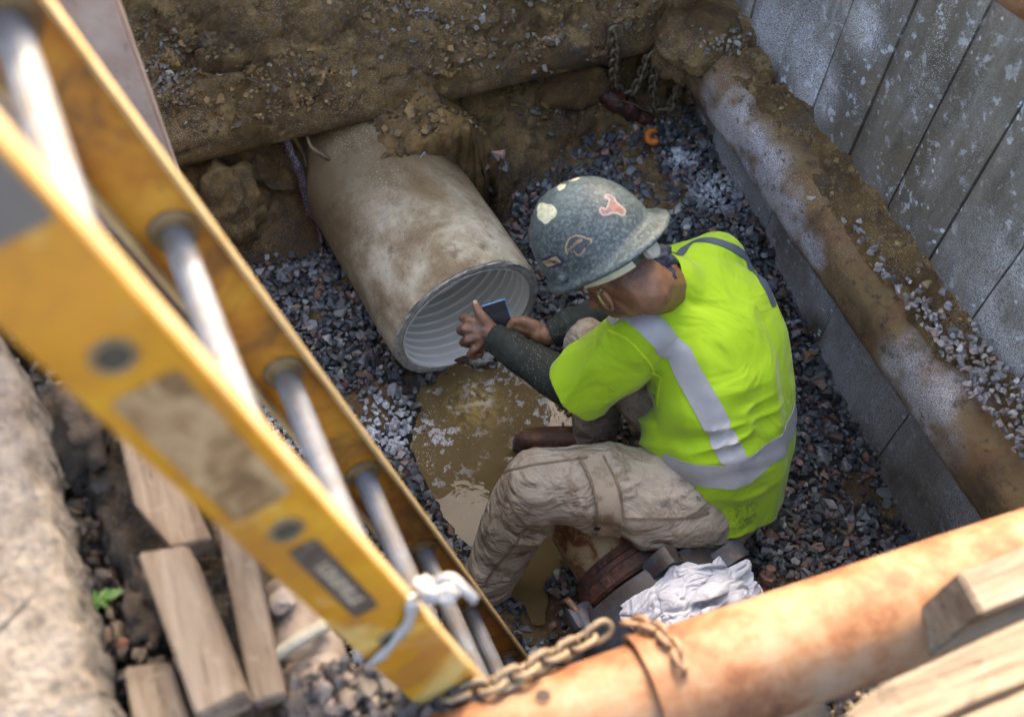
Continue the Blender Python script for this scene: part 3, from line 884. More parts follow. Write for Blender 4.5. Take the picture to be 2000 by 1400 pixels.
# ------------------------------------------------------------------ the cut pipe
t = NT("stained_concrete_pipe")
n = t.noise(3.2, 9, .68, .3); n2 = t.noise(11, 9, .72)
c = t.ramp(n, [(.32, (.12, .08, .038)), (.43, (.25, .185, .105)), (.52, (.42, .36, .245)), (.64, (.60, .565, .44))])
c = t.mix(t.rng(n2, .5, .72, 0, .75), c, (.20, .125, .055))
yv = t.sepxyz(t.tc.outputs["Object"])[1]
c = t.mix(t.math('MULTIPLY', t.rng(t.math('ADD', yv, t.math('MULTIPLY', n2, .3)), 2.02, 2.32), .9), c, (.13, .088, .036))
c = t.mix(t.rng(t.noise(8, 6, .7), .60, .66, 0, .6), c, (.10, .065, .035))
c, m_ = t.specks(c, 330, .26, (.62, .62, .62), None, 3, .42, .6)
c = t.mix(t.rng(t.noise(70, 7, .8), .56, .66, 0, .6), c, (.09, .065, .04))
t.color(c); t.rough(.65); t.bump(t.noise(90, 7, .8), .6, .004); t.bump(t.noise(10, 6, .6), .3, .012)
M_pipe = t.m
M_rim = simple("rough_cut_concrete", (.40, .395, .35), .8, 60, .45, .9, 55, .006, dust=(300, .3, (.6, .62, .62), None, 3, .3, .5))
t = NT("white_liner")
g = t.noise(5, 5, .6)
c = t.ramp(g, [(.3, (.90, .91, .82)), (.7, (.94, .95, .90))])
t.color(c); t.rough(.35)
t.bump(t.noise(40, 4), .05, .002)
M_liner = t.m
pipe = root("concrete_pipe", PC + A(0, 0, -.245), "cut mud-stained concrete pipe with white ribbed lining jutting from the clay bank", "pipe")
def tube_param(c, ax, xl, r_fn, ts, na, seed=0):
    V = []
    for t_ in ts:
        a = np.linspace(0, 2 * math.pi, na, endpoint=False)
        r = r_fn(t_, a)
        V.append(c + ax * t_ + (r * np.cos(a))[:, None] * xl + (r * np.sin(a))[:, None] * A(0, 0, 1))
    V = np.concatenate(V); n = len(ts); ii = np.arange(n * na).reshape(n, na); jj = np.roll(ii, -1, 1)
    return V, np.stack([ii[:-1], jj[:-1], jj[1:], ii[1:]], -1).reshape(-1, 4).tolist()
na = 128
def rimjit(a, s_): return .004 * fbm(np.c_[np.cos(a) * 9, np.sin(a) * 9, np.full(len(a), s_)], 4, 5)
# shell: outer wall
ts = np.r_[np.linspace(0, .1, 9), np.linspace(.12, 1.25, 60)]
Vo, Fo = tube_param(PC, PAX, PLAT, lambda t_, a: .250 + .0016 * fbm(np.c_[np.cos(a) * 3, np.sin(a) * 3, np.full(len(a), t_ * 9)], 3, 3) + (rimjit(a, 1) - .003 if t_ < .01 else 0), ts, na)
mb = MB(); mb.add(Vo, Fo); mb.build("shell", M_pipe, pipe, sharp=60)
# cut rim
ang = np.linspace(0, 2 * math.pi, na, endpoint=False)
Vr = []; rr = np.linspace(.248, .2175, 7)
for k_, r in enumerate(rr):
    jit = .0035 * fbm(np.c_[np.cos(ang) * 22 + k_, np.sin(ang) * 22, np.full(na, k_ * .7)], 3, 15)
    Vr.append(PC + PAX * (jit - (.004 if 0 < k_ < 6 else 0))[:, None] + ((r + (rimjit(ang, 1) - .002 if k_ == 0 else 0)) * np.cos(ang))[:, None] * PLAT + ((r + (rimjit(ang, 1) - .002 if k_ == 0 else 0)) * np.sin(ang))[:, None] * A(0, 0, 1))
Vr = np.concatenate(Vr); ii = np.arange(7 * na).reshape(7, na); jj = np.roll(ii, -1, 1)
mb = MB(); mb.add(Vr, np.stack([ii[:-1], jj[:-1], jj[1:], ii[1:]], -1).reshape(-1, 4).tolist()); mb.build("cut_edge", M_rim, pipe, sharp=60)
# liner: inner wall with spiral laps, mesh rows follow the helix
PITCH, NPER = .033, 7
prof_ = [.0052, .0044, .0034, .0024, .0015, .0007, 0]
nrow = int(1.2 / PITCH * NPER); aa = np.linspace(0, 2 * math.pi, na, endpoint=False); Vl = []
for k_ in range(nrow + NPER):
    tt = np.clip(k_ / NPER * PITCH - aa / (2 * math.pi) * PITCH, -.003, 1.2)
    rr__ = .2145 - prof_[k_ % NPER] * np.clip((tt + .003) / .02, 0, 1)
    Vl.append(PC + PAX * tt[:, None] + (rr__ * np.cos(aa))[:, None] * PLAT + (rr__ * np.sin(aa))[:, None] * A(0, 0, 1))
Vl = np.concatenate(Vl); Fl = []
for k_ in range(1, nrow + NPER):
    for j_ in range(na):
        a0, b0_ = (k_ - 1) * na + j_, k_ * na + j_
        if j_ < na - 1: Fl.append((a0, a0 + 1, b0_ + 1, b0_))
        elif k_ - NPER >= 1: Fl.append((a0, (k_ - 1 - NPER) * na, (k_ - NPER) * na, b0_))
ri0 = .2145
Ve0 = PC + PAX * (-.003) + (ri0 * np.cos(ang))[:, None] * PLAT + (ri0 * np.sin(ang))[:, None] * A(0, 0, 1)
Ve = np.concatenate([Ve0, PC + PAX * (-.003) + (.2165 * np.cos(ang))[:, None] * PLAT + (.2165 * np.sin(ang))[:, None] * A(0, 0, 1),
                     PC + PAX * (.02) + (.2165 * np.cos(ang))[:, None] * PLAT + (.2165 * np.sin(ang))[:, None] * A(0, 0, 1)])
mb = MB(); mb.add(Vl, Fl); ii = np.arange(3 * na).reshape(3, na); jj = np.roll(ii, -1, 1)
mb.add(Ve, np.stack([ii[:-1], jj[:-1], jj[1:], ii[1:]], -1).reshape(-1, 4).tolist()); mb.build("liner", M_liner, pipe, sharp=30)
# broken mortar flap at the bottom of the rim
p = PC + A(.04, -.02, -.235)
mb = MB()
pts = [atz(u, v, -.0) for u, v in ((905, 708), (930, 690), (965, 683), (985, 690), (960, 703), (930, 712))]
lump("broken_chip", atz(945, 700, .005), (.045, .02, .01), M_rim, pipe, 33, .4, 2.5, 3)
lump("broken_chip", PC + PLAT * .2 + A(0, -.01, -.13), (.02, .02, .03), M_rim, pipe, 34, .4, 2.5, 3)

# ------------------------------------------------------------------ chains, roots, peel
M_chain_mud = simple("muddy_chain_iron", (.105, .075, .035), .55, 60, .5, .8, 120, .003, second=(.16, .13, .085), sec_scale=30)
def link_mesh(L, W, r, m, seg=14, rs=8):
    pts = []
    h = L / 2 - W / 2
    for k_ in range(seg):
        a = 2 * math.pi * k_ / seg + math.pi / seg
        pts.append(A(math.cos(a) * W / 2 + (h if math.cos(a) > 0 else -h), math.sin(a) * W / 2, 0))
    mb = MB(); mb.tube(pts, r, rs, closed=True, up=(0, 0, 1)); return mesh_from("link", mb.V, mb.F, m, True)
def resample(pts, step):
    pts = np.array([np.asarray(p, float) for p in pts])
    # catmull-rom
    Q = []
    for i in range(len(pts) - 1):
        p0 = pts[max(i - 1, 0)]; p1 = pts[i]; p2 = pts[i + 1]; p3 = pts[min(i + 2, len(pts) - 1)]
        for t_ in np.linspace(0, 1, 24, endpoint=False):
            Q.append(.5 * ((2 * p1) + (-p0 + p2) * t_ + (2 * p0 - 5 * p1 + 4 * p2 - p3) * t_ ** 2 + (-p0 + 3 * p1 - 3 * p2 + p3) * t_ ** 3))
    Q.append(pts[-1]); Q = np.array(Q); d = np.r_[0, np.cumsum(np.linalg.norm(np.diff(Q, axis=0), axis=1))]
    s_ = np.arange(0, d[-1], step) if step else d
    return np.c_[np.interp(s_, d, Q[:, 0]), np.interp(s_, d, Q[:, 1]), np.interp(s_, d, Q[:, 2])]
def chain(pts, L, W, r, m, label, group=None, up=(0, 0, 1)):
    P = resample(pts, L - 2.4 * r)
    rt = root("chain", P[0], label, "chain", group)
    me = link_mesh(L, W, r, m)
    for i in range(len(P) - 1):
        c_ = (P[i] + P[i + 1]) / 2; x = nrm(P[i + 1] - P[i]); y = np.cross(np.asarray(up, float), x)
        y = nrm(y) if np.linalg.norm(y) > .2 else nrm(np.cross(A(1, .3, 0), x))
        z = np.cross(x, y)
        a = (math.pi / 4 if i % 2 else -math.pi / 4) + random.uniform(-.15, .15)
        y2 = y * math.cos(a) + z * math.sin(a); z2 = np.cross(x, y2)
        o = bpy.data.objects.new("link", me); COL.objects.link(o); o.parent = rt
        o.matrix_local = Matrix(((x[0], y2[0], z2[0], c_[0] - P[0][0]), (x[1], y2[1], z2[1], c_[1] - P[0][1]), (x[2], y2[2], z2[2], c_[2] - P[0][2]), (0, 0, 0, 1)))
    return rt
chain([atz(1199, 55, .66), atz(1203, 90, .56), atz(1199, 140, .40), atz(1205, 172, .29), atz(1222, 185, .25), atz(1245, 165, .31), atz(1262, 125, .42), atz(1275, 100, .50)],
      .048, .03, .0065, M_chain_mud, "muddy chain loop hanging from the back waler, nearest the pipe")
chain([atz(1285, 102, .50), atz(1278, 150, .37), atz(1277, 190, .25), atz(1290, 215, .19), atz(1312, 205, .22), atz(1330, 160, .36), atz(1345, 130, .46), atz(1378, 112, .56), atz(1405, 98, .62)],
      .048, .03, .0065, M_chain_mud, "muddy chain loop hanging at the corner of the two walers")
M_root = simple("wet_root_bark", (.075, .048, .026), .45, 40, .6, 1.0, 60, .006, second=(.16, .11, .05), sec_scale=12)
M_rootdark = simple("dark_purple_root", (.055, .04, .05), .3, 60, .6, .9, 90, .005, dust=(300, .5, (.6, .6, .65), None, 6, .2, .5))
def rootlet(name, pts, rad, m, label, seg=10, cat="root", parent=None, jit=.004):
    P = resample(pts, .012); n = len(P)
    P = P + np.stack([fbm(P * 22 + k_ * 9, 2, 7 + k_) for k_ in range(3)], 1) * jit
    rr_ = np.interp(np.linspace(0, 1, n), np.linspace(0, 1, len(rad)), rad) * (1 + .22 * fbm(P * 40, 2, 3))
    mb = MB(); mb.tube(P, rr_, seg); o = mb.build(name, m, parent, sharp=None)
    if label: tag(o, label, cat)
    return o
rt_ = rootlet("root", [atz(558, 262, .46), atz(572, 310, .38), atz(590, 345, .31), atz(600, 400, .20), atz(622, 440, .12), atz(630, 480, .07)], [.013, .015, .014, .013, .012, .009], M_rootdark,
        "thick dark root hanging beside the left flank of the pipe")
rootlet("root", [atz(435, 268, .46), atz(425, 300, .42), atz(405, 325, .38), atz(388, 352, .33)], [.018, .015, .013, .009], M_root, "brown knobbly root hanging from the waler next to the ladder")
rootlet("root", [atz(575, 268, .44), atz(592, 300, .37), atz(600, 330, .32)], [.009, .008, .005], M_root, "short stubby root between the thick root and the pipe")
rootlet("root", [atz(597, 262, .45), atz(608, 290, .43), atz(635, 308, .40), atz(665, 320, .38)], [.006, .007, .007, .004], M_root, "thin crooked root reaching right over the pipe's back")
rootlet("root", [atz(533, 270, .42), atz(538, 320, .30), atz(530, 370, .20)], [.0015, .0015, .001], M_root, "hair-thin pale rootlet hanging left of the thick root", 5)
rootlet("root", [atz(545, 268, .42), atz(547, 330, .30), atz(545, 385, .18)], [.0012, .0012, .001], M_root, "hair-thin pale rootlet closest to the thick root", 5)
M_redwood = simple("rotten_red_wood", (.07, .018, .012), .35, 30, .6, 1.0, 60, .008, second=(.03, .022, .02), sec_scale=14)
rootlet("wood_chunk", [atz(1172, 168, .30), atz(1200, 195, .25), atz(1235, 215, .20), atz(1290, 246, .13)], [.020, .034, .034, .030, .012], M_redwood, "rotten dark red wood chunk lying below the chains", 14, "wood", jit=.012)
rootlet("twig", [atz(1190, 190, .30), atz(1240, 205, .25), atz(1300, 235, .16)], [.003, .004, .002], M_root, "thin muddy twig across the red wood chunk", 6, "twig")
rootlet("twig", [atz(1350, 345, .09), atz(1400, 365, .08), atz(1450, 395, .08)], [.004, .006, .003], M_rootdark, "dark twig on white-dusted gravel near the right waler", 6, "twig")
M_peel = simple("orange_peel", (.62, .16, .015), .4, 60, .25, .9, 220, .004)
pc = atz(1277, 272, .13); pc = atz(1277, 272, float(gh(pc[0:1], pc[1:2])[0]) + .038)
mb = MB(); pts = []
for k_ in range(15):
    a = math.radians(40 + 235 * k_ / 14); pts.append(pc + A(math.cos(a) * .024, math.sin(a) * .024, .012 + .006 * math.sin(k_ * .5)))
mb.tube(pts, [.004, .007, .009, .0105, .011, .011, .0115, .012, .012, .012, .0125, .013, .013, .012, .008], 12, up=(0, 0, 1))
tag(mb.build("orange_peel", M_peel, None), "curled bright orange piece of peel lying on the dark gravel", "orange peel")
mb = MB(); p = atz(440, 321, .36); mb.box(p, (.018, .010, .008), bev=.003)
tag(mb.build("brick_piece", simple("red_brick", (.10, .03, .02), .7), None, smooth=False), "small dark red brick piece under the waler left of the roots", "brick")

# ------------------------------------------------------------------ pipe coupling the worker sits by
NA = nrm(A(math.sin(PAZ), math.cos(PAZ), .0)); NC = A(.775, .63, .14)
t = NT("old_casting"); n = t.noise(9, 8, .7)
c = t.ramp(n, [(.3, (.016, .013, .012)), (.5, (.038, .030, .026)), (.7, (.075, .052, .040))])
c = t.mix(t.rng(t.noise(6, 7, .7), .48, .58, 0, .85), c, (.060, .075, .10))
c = t.mix(t.rng(t.noise(16, 7, .7), .6, .68, 0, .8), c, (.20, .085, .035)); t.color(c); t.rough(.5); t.bump(t.noise(60, 7, .7), .4, .003)
M_cast = t.m
t = NT("rust_and_cream_paint"); n = t.noise(14, 8, .7, .8)
c = t.ramp(n, [(.35, (.10, .04, .02)), (.48, (.22, .10, .045)), (.55, (.42, .33, .19)), (.7, (.46, .38, .24))]); t.color(c); t.rough(.6); t.bump(t.noise(70, 6), .5, .003)
M_cream = t.m
M_rustred = simple("dark_rust", (.11, .045, .028), .65, 45, .6, 1.0, 50, .008, second=(.045, .03, .026), sec_scale=14)
M_boltrust = simple("bolt_rust", (.20, .11, .075), .55, 60, .4, .5, 150, .002, metallic=.2)
stub = root("pipe_stub", NC, "rusty cream-painted pipe end with dark red gland ring under the worker's thigh", "pipe")
mb = MB(); mb.lathe(NC, NA, [(-.55, .150), (.22, .150), (.36, .152), (.372, .146), (.372, .13), (-.55, .13)], 64, closed=True); mb.build("barrel", M_cream, stub)
mb = MB(); mb.lathe(NC, NA, [(.12, .15), (.12, .180), (.128, .188), (.158, .188), (.164, .178), (.178, .178), (.184, .170), (.205, .168), (.21, .15)], 72, closed=True); mb.build("gland_ring", M_rustred, stub)
def hexbolt(mb, c, ax, r=.014, h=.014, shank=.0, sr=.008):
    ax = nrm(ax); mb.lathe(c, ax, [(0, r), (h * .85, r), (h, r * .85)], 6)
    if shank: mb.tube([c, c + ax * shank], sr, 12)
mb = MB()
bc = atz(1157, 1148, .20)
mb.lathe(bc - NA * .02, NA, [(0, .021), (.018, .021)], 20); hexbolt(mb, bc, -NA + A(0, 0, .6), .013, .012, .028)
mb.build("bolt", M_boltrust, stub, smooth=True, sharp=30)
cpl = root("coupling", NC + A(0, 0, .1), "heavy blue-grey cast iron coupling with lugs and rusty bolts beside the worker's hip", "coupling")
mb = MB()
mb.lathe(NC, NA, [(-.16, .16), (-.16, .232), (-.145, .238), (.085, .238), (.10, .232), (.105, .16)], 80, closed=True)
mb.build("sleeve", M_cast, cpl)
def lug(px, z, lab=None, s=1.0, yaw=0):
    c_ = atz(px[0], px[1], z)
    rad = c_ - NC; rad = rad - NA * (rad @ NA); rad = nrm(rad); tang = np.cross(NA, rad)
    base = NC + NA * ((c_ - NC) @ NA) + rad * .232
    mb = MB(); w_ = .022 * s; P_ = [(-.050, -.012), (.050, -.012), (.040, .020), (.020, .050), (.006, .058), (-.010, .056), (-.026, .042), (-.040, .016)]
    V = [base + tang * x * s + rad * y * s + NA * z for z in (-w_, w_) for x, y in P_]; n_ = len(P_)
    mb.add(V, [tuple(range(n_))[::-1], tuple(range(n_, 2 * n_))] + [(i, (i + 1) % n_, n_ + (i + 1) % n_, n_ + i) for i in range(n_)])
    lg = mb.build("lug", M_cast, cpl, sharp=35)
    mb = MB(); mb.lathe(base + rad * .030 * s - NA * (w_ + .001), NA, [(0, .0), (0, .012 * s), (w_ * 2 + .002, .012 * s), (w_ * 2 + .002, 0)], 20)  # near-black plug, the hole's inner shade put into its colour
    mb.build("dark_hole_plug", simple("lug_hole_shade", (.006, .005, .005), .9) if "lug_hole_shade" not in bpy.data.materials else bpy.data.materials["lug_hole_shade"], lg, loc=(0, 0, 0))
    return base + rad * .04 * s
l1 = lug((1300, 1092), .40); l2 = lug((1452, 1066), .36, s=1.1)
l3 = atz(1135, 1205, .22)
mb = MB(); mb.box(l3, (.03, .035, .022), np.array([NA, nrm(A(1, .15, -.3)), nrm(np.cross(NA, nrm(A(1, .15, -.3))))]), bev=.008)
mb.lathe(l3 - NA * .05, NA, [(0, .018), (0, .030), (.06, .030), (.06, .018)], 20, closed=True); mb.build("lug", M_cast, cpl)
def threaded(c0, c1, r, name):
    c0 = np.asarray(c0); c1 = np.asarray(c1); L = np.linalg.norm(c1 - c0); ax = (c1 - c0) / L; prof = []; k_ = 0; t_ = 0
    while t_ < L: prof.append((t_, r * (1.0 if k_ % 2 else .86))); t_ += .0022; k_ += 1
    mb = MB(); mb.lathe(c0, ax, prof, 14)
    mb.lathe(c0 + ax * L * .42, ax, [(0, r * 1.9), (.016, r * 1.9), (.019, r * 1.6)], 6)
    return mb.build("bolt", M_boltrust, cpl, sharp=30)
threaded(atz(1163, 1240, .20), atz(1106, 1168, .26), .010, "bolt")
threaded(atz(1490, 1150, .20), atz(1506, 1108, .27), .012, "bolt")
# dark apron plate below the coupling
mb = MB(); q = [atz(u, v, z) for u, v, z in ((1072, 1290, .06), (1118, 1215, .10), (1175, 1250, .16), (1120, 1300, .12))]
qb = [p - A(0, 0, .02) for p in q]
mb.add(q + qb, [(0, 1, 2, 3), (7, 6, 5, 4), (0, 4, 5, 1), (1, 5, 6, 2), (2, 6, 7, 3), (3, 7, 4, 0)]); mb.build("saddle_plate", M_cast, cpl, smooth=False)

# towel
def towel():
    steps = [118,8,19,7,-4,10,1,4,13,23,23,21,17,13,12,14,17,16,16,19,-4,4,12,14,15,18,15,1,18,23,20,1,20,17,13,9,16,8,4,22,33,9,15,21,32,-2,46,28,24,12,16,-8,21,32,6,7,14,17,14,12,14,7,6,11,
107,16,11,13,-7,9,12,4,7,14,29,17,20,19,17,12,14,16,16,17,13,-3,8,13,14,15,17,7,10,19,23,14,6,12,11,13,16,21,9,12,31,15,16,22,28,9,43,21,20,2,18,12,2,31,25,-1,6,8,13,14,17,20,3,12,
101,16,11,18,-5,17,14,5,3,11,15,25,19,17,17,18,12,13,13,19,14,8,5,11,12,11,15,10,13,15,21,21,4,14,5,10,16,15,21,12,28,19,15,23,27,10,45,18,11,13,10,19,1,21,28,18,8,8,8,-3,17,20,17,
4,103,8,12,17,16,-7,16,15,8,11,8,17,23,22,8,19,18,15,14,6,18,14,7,10,12,17,10,13,16,7,14,16,18,11,11,7,6,14,27,15,29,13,16,18,25,10,51,14,21,5,5,16,17,10,25,19,18,11,2,10,3,16,20,
12,106,11,10,10,11,11,10,13,9,12,12,3,23,24,18,10,16,20,14,15,2,16,16,8,15,6,13,10,14,13,20,18,18,6,15,9,7,6,25,13,36,20,7,12,18,7,49,15,35,16,3,8,16,15,20,11,16,16,13,11,9,6,13,
14,105,14,14,14,14,12,7,1,12,10,14,9,12,22,23,19,7,15,19,14,5,12,18,13,13,4,7,14,10,11,22,20,19,11,10,18,8,5,16,20,28,25,9,-2,23,0,42,17,39,31,10,10,13,14,22,4,7,16,14,13,12,13,6,
12,106,8,14,13,13,16,14,13,12,12,2,11,12,12,19,21,20,8,15,18,12,6,14,17,15,3,5,7,13,10,23,17,20,14,15,9,17,9,9,17,32,15,8,6,20,1,27,24,41,31,20,13,15,14,11,18,-2,10,18,8,15,10,17,
0,108,11,15,8,10,13,16,7,13,16,18,12,10,5,14,18,20,20,9,16,17,12,4,14,14,12,12,1,13,12,20,15,13,18,15,14,14,5,20,13,19,10,8,19,11,-2,25,33,44,31,12,18,21,10,-4,28,13,8,5,15,8,17,6,
17,122,3,15,18,13,7,19,6,-2,12,16,14,18,14,5,13,14,23,19,11,10,18,13,3,15,17,14,12,11,12,13,16,14,13,13,11,15,9,22,2,14,10,17,17,11,-4,35,31,50,13,17,20,10,16,-4,20,23,14,-3,14,16,
7,17,6,115,19,14,8,19,19,-2,11,16,11,6,13,2,19,18,9,14,17,21,22,5,4,18,11,11,12,16,14,11,13,14,14,13,12,13,14,18,15,21,8,11,4,13,12,16,2,40,45,18,28,7,8,9,18,17,5,15,18,10,10,6,20,
14,4,113,12,21,12,19,20,7,18,-15,-4,14,14,16,15,19,18,15,15,16,21,19,2,9,21,14,12,-6,13,12,14,1,19,17,20,13,20,21,19,23,11,11,4,5,14,10,30,43,17,30,21,14,-7,-4,19,27,16,6,9,11,11,
14,10,21,13,116,8,11,24,24,3,23,16,-16,5,12,10,6,13,15,21,17,20,15,16,18,17,-4,20,23,16,-13,10,13,14,12,3,19,23,21,22,21,18,21,11,12,0,15,12,34,40,12,35,13,12,18,-2,-22,15,24,22,
18,-2,14,14,6,17,11,21,120,9,5,17,30,10,15,21,-7,2,1,13,11,6,5,20,20,21,22,15,15,7,9,4,13,18,16,12,17,16,18,21,19,15,16,17,17,16,14,12,11,14,22,29,32,9,30,28,11,6,9,-4,-10,0,23,14,
24,8,7,18,4,9,20,15,131,10,3,2,26,15,20,17,5,7,-4,11,9,1,11,9,19,21,21,24,21,14,11,13,9,13,12,15,20,17,18,17,12,13,14,13,13,19,16,19,21,24,27,27,26,5,22,7,16,11,1,-8,-6,17,21,5,12,
19,14,6,14,1,14,20,116,24,12,-4,15,22,9,14,-1,9,10,10,10,8,14,15,17,16,16,25,26,20,18,15,15,17,17,-2,18,12,10,-3,16,6,17,20,11,21,23,26,29,29,29,26,22,1,14,2,10,15,-9,-7,6,20,17,
13,11,8,16,13,14,10,1,13,112,14,11,13,4,16,13,16,15,15,15,15,13,13,12,13,12,11,12,16,21,24,20,13,22,21,21,5,8,-2,16,1,16,4,17,5,25,19,19,26,28,27,27,23,22,16,8,4,2,-2,-4,-1,4,20,
18,16,18,12,5,12,13,24,9,11,119,12,11,5,13,15,12,12,9,14,16,18,15,15,15,15,16,19,14,10,10,15,18,15,12,12,11,15,18,15,19,17,15,16,12,11,13,15,16,19,23,20,23,16,11,11,8,8,5,14,13,
-13,12,7,14,15,23,16,16,6,12,13,20,5,129,9,8,-3,19,11,14,17,25,27,-7,21,19,16,18,15,13,7,13,13,13,10,0,8,14,15,18,19,21,22,16,16,17,18,19,18,12,15,14,10,13,13,12,10,10,13,13,16,10,
11,13,6,10,9,12,13,5,17,16,19,9,24,-4,5,139,12,4,-4,14,13,20,24,22,5,25,14,-2,14,11,1,14,-1,12,16,22,24,18,7,20,24,22,20,14,1,15,16,15,10,14,18,22,20,15,13,12,13,20,15,9,7,5,4,5,7,
11,16,14,15,14,14,11,6,15,15,15,21,14,-14,138,22,-4,-2,9,18,23,20,23,13,21,-1,16,3,0,13,12,-3,18,12,20,23,23,16,13,17,14,11,10,12,14,16,17,16,17,16,16,15,19,17,14,20,21,23,18,14,8,
0,-1,-1,4,5,15,15,14,16,16,14,4,18,8,19,11,3,154,-10,-2,-1,18,20,28,18,26,13,17,-5,17,12,-12,4,12,18,13,21,17,19,16,19,13,11,10,12,15,15,15,15,14,22,16,12,15,15,20,17,16,18,22,24,
21,19,14,11,-3,1,-2,1,-1,12,14,16,15,16,15,7,15,21,9,4,135,-5,-4,4,17,26,29,24,26,8,18,14,8,-5,-4,12,19,17,13,13,18,14,13,14,19,17,18,23,23,14,18,14,9,-7,19,20,15,8,15,19,17,20,17,
21,22,19,19,15,15,-2,0,-3,-2,2,6,12,16,16,17,14,10,20,23,4,117,-8,8,5,18,22,29,28,27,9,14,12,-5,2,18,14,9,13,20,20,12,14,6,14,19,21,23,23,20,17,20,12,15,5,-7,21,18,20,6,15,19,19,
22,14,21,17,20,19,14,17,1,0,-2,-1,3,5,8,11,16,16,13,17,29,11,105,-8,6,14,19,22,27,22,29,4,17,9,-2,16,11,9,15,23,21,9,14,13,1,19,18,20,25,24,13,19,17,15,14,9,17,-8,27,14,22,8,15,19,
20,21,22,14,15,14,18,15,18,7,1,0,3,5,6,1,5,9,15,19,24,26,89,7,-4,20,23,25,27,20,16,8,11,15,12,3,8,21,23,28,6,5,16,9,15,4,23,16,25,25,21,13,19,8,16,14,14,-7,19,34,10,18,11,14,16,21,
22,21,23,8,7,18,14,16,17,6,4,4,6,5,3,-8,-1,26,24,26,70,15,8,17,21,24,27,23,21,13,0,7,18,15,8,10,25,21,18,5,9,14,14,7,14,18,26,31,24,16,18,2,10,12,19,2,9,28,21,17,15,14,8,14,21,22,
24,23,0,8,4,15,13,4,12,12,7,5,-1,-1,0,24,21,30,58,11,17,18,21,23,25,21,19,19,11,-3,10,18,14,14,13,26,9,26,6,10,14,12,11,21,16,30,27,25,13,12,11,3,12,17,3,24,26,11,17,17,15,8,12,16,
25,25,20,10,-13,-2,6,18,11,13,11,-3,-2,-5,18,29,19,24,50,10,14,20,21,19,24,22,20,21,17,11,-7,11,15,11,20,15,26,15,24,5,14,7,18,13,23,22,22,26,28,12,5,13,5,20,6,19,19,18,12,17,18,
15,15,7,12,24,25,19,1,-18,10,3,7,15,3,14,-4,2,16,38,25,11,51,5,9,21,17,23,23,20,18,21,22,19,1,3,2,14,4,24,19,26,27,12,14,9,12,18,17,22,24,25,22,24,11,3,13,5,17,21,19,22,12,11,14,
16,16,18,12,1,23,20,20,-6,10,1,-8,7,14,5,8,13,17,24,30,15,52,13,2,17,23,21,22,22,4,20,20,21,7,11,11,-10,1,14,26,26,27,27,18,12,7,15,19,18,22,24,24,14,20,15,-1,14,16,21,21,20,15,18,
7,11,15,18,17,12,-5,17,14,14,-6,16,15,-17,12,7,13,20,26,33,21,12,49,10,11,7,22,24,21,23,-2,22,18,23,5,15,14,4,-15,6,17,26,30,28,26,20,16,9,14,18,18,24,23,22,19,7,13,12,15,19,18,21,
16,20,17,5,11,10,17,18,3,-3,7,7,7,12,15,9,12,17,23,27,26,17,16,5,38,16,14,13,8,24,19,26,11,12,10,25,21,5,10,13,1,1,4,16,27,29,29,24,20,16,12,14,17,22,23,23,20,18,10,9,14,16,17,17,
21,19,17,16,13,6,6,11,18,9,13,12,12,16,15,15,14,14,13,17,21,-7,4,22,39,5,17,18,5,19,18,23,21,25,9,14,15,4,13,9,13,9,8,8,17,27,28,26,23,19,16,9,16,17,22,22,21,22,16,12,10,12,17,16,
17,19,20,15,14,16,12,7,6,12,16,14,16,18,18,17,15,16,18,17,0,3,-1,5,52,-9,9,16,20,13,10,20,19,29,21,6,17,19,-8,13,9,16,12,10,19,25,27,24,22,19,18,15,12,16,18,22,19,20,19,19,13,7,10,
15,17,19,18,19,13,13,16,13,11,8,14,24,24,23,22,18,14,14,4,12,15,0,-5,-8,49,6,-1,6,17,23,17,9,14,29,27,13,-1,22,-1,9,11,13,13,18,19,28,26,23,21,19,16,17,16,15,20,21,18,18,14,18,19,
13,9,13,12,15,17,17,15,13,13,14,18,17,11,25,28,23,19,20,14,14,11,5,10,-4,-5,-12,38,16,10,5,6,17,17,14,10,24,27,22,7,3,5,21,9,10,10,20,19,27,29,26,21,18,15,14,17,17,18,21,23,20,14,
8,16,17,16,14,13,15,10,13,12,13,14,16,13,24,21,21,22,23,21,19,15,15,12,1,5,-14,0,-27,33,14,17,11,-3,18,15,6,23,17,19,22,20,10,6,11,17,9,11,18,20,24,27,29,24,19,15,9,14,17,18,22,22,
20,19,15,6,12,13,17,15,15,16,14,14,13,5,9,22,16,28,24,20,21,18,15,15,13,10,7,-7,-9,-26,23,27,14,13,17,11,0,15,19,21,20,16,4,20,20,23,-1,17,16,10,17,18,24,26,24,27,15,15,14,10,18,
18,20,25,19,19,19,15,3,8,14,14,16,16,3,14,17,3,12,25,30,16,24,17,17,16,15,13,10,9,0,-4,-21,19,21,21,14,13,14,15,3,17,19,12,23,24,1,9,22,25,9,16,15,13,12,21,25,24,29,19,20,16,14,13,
11,20,20,21,20,16,17,18,12,12,18,9,-2,16,14,13,-5,17,16,26,24,26,13,18,16,14,12,7,11,6,-8,-1,20,21,16,23,15,13,5,8,15,16,19,8,17,25,24,-8,14,25,21,19,12,14,3,20,31,34,25,24,19,10,
12,15,16,15,23,23,17,18,17,23,15,9,3,13,13,1,11,7,1,15,24,28,19,20,20,13,7,9,7,8,10,12,17,25,26,19,-15,6,24,16,16,7,7,12,15,19,10,17,29,14,-1,22,25,15,18,10,5,21,38,31,31,22,-1,10,
12,17,19,21,24,27,23,19,17,25,15,7,-4,10,15,-2,12,2,20,6,28,28,14,13,13,12,15,19,18,18,7,7,14,19,22,5,11,1,14,16,17,20,14,2,12,16,18,16,21,30,3,8,25,14,19,7,9,28,32,40,29,11,11,12,
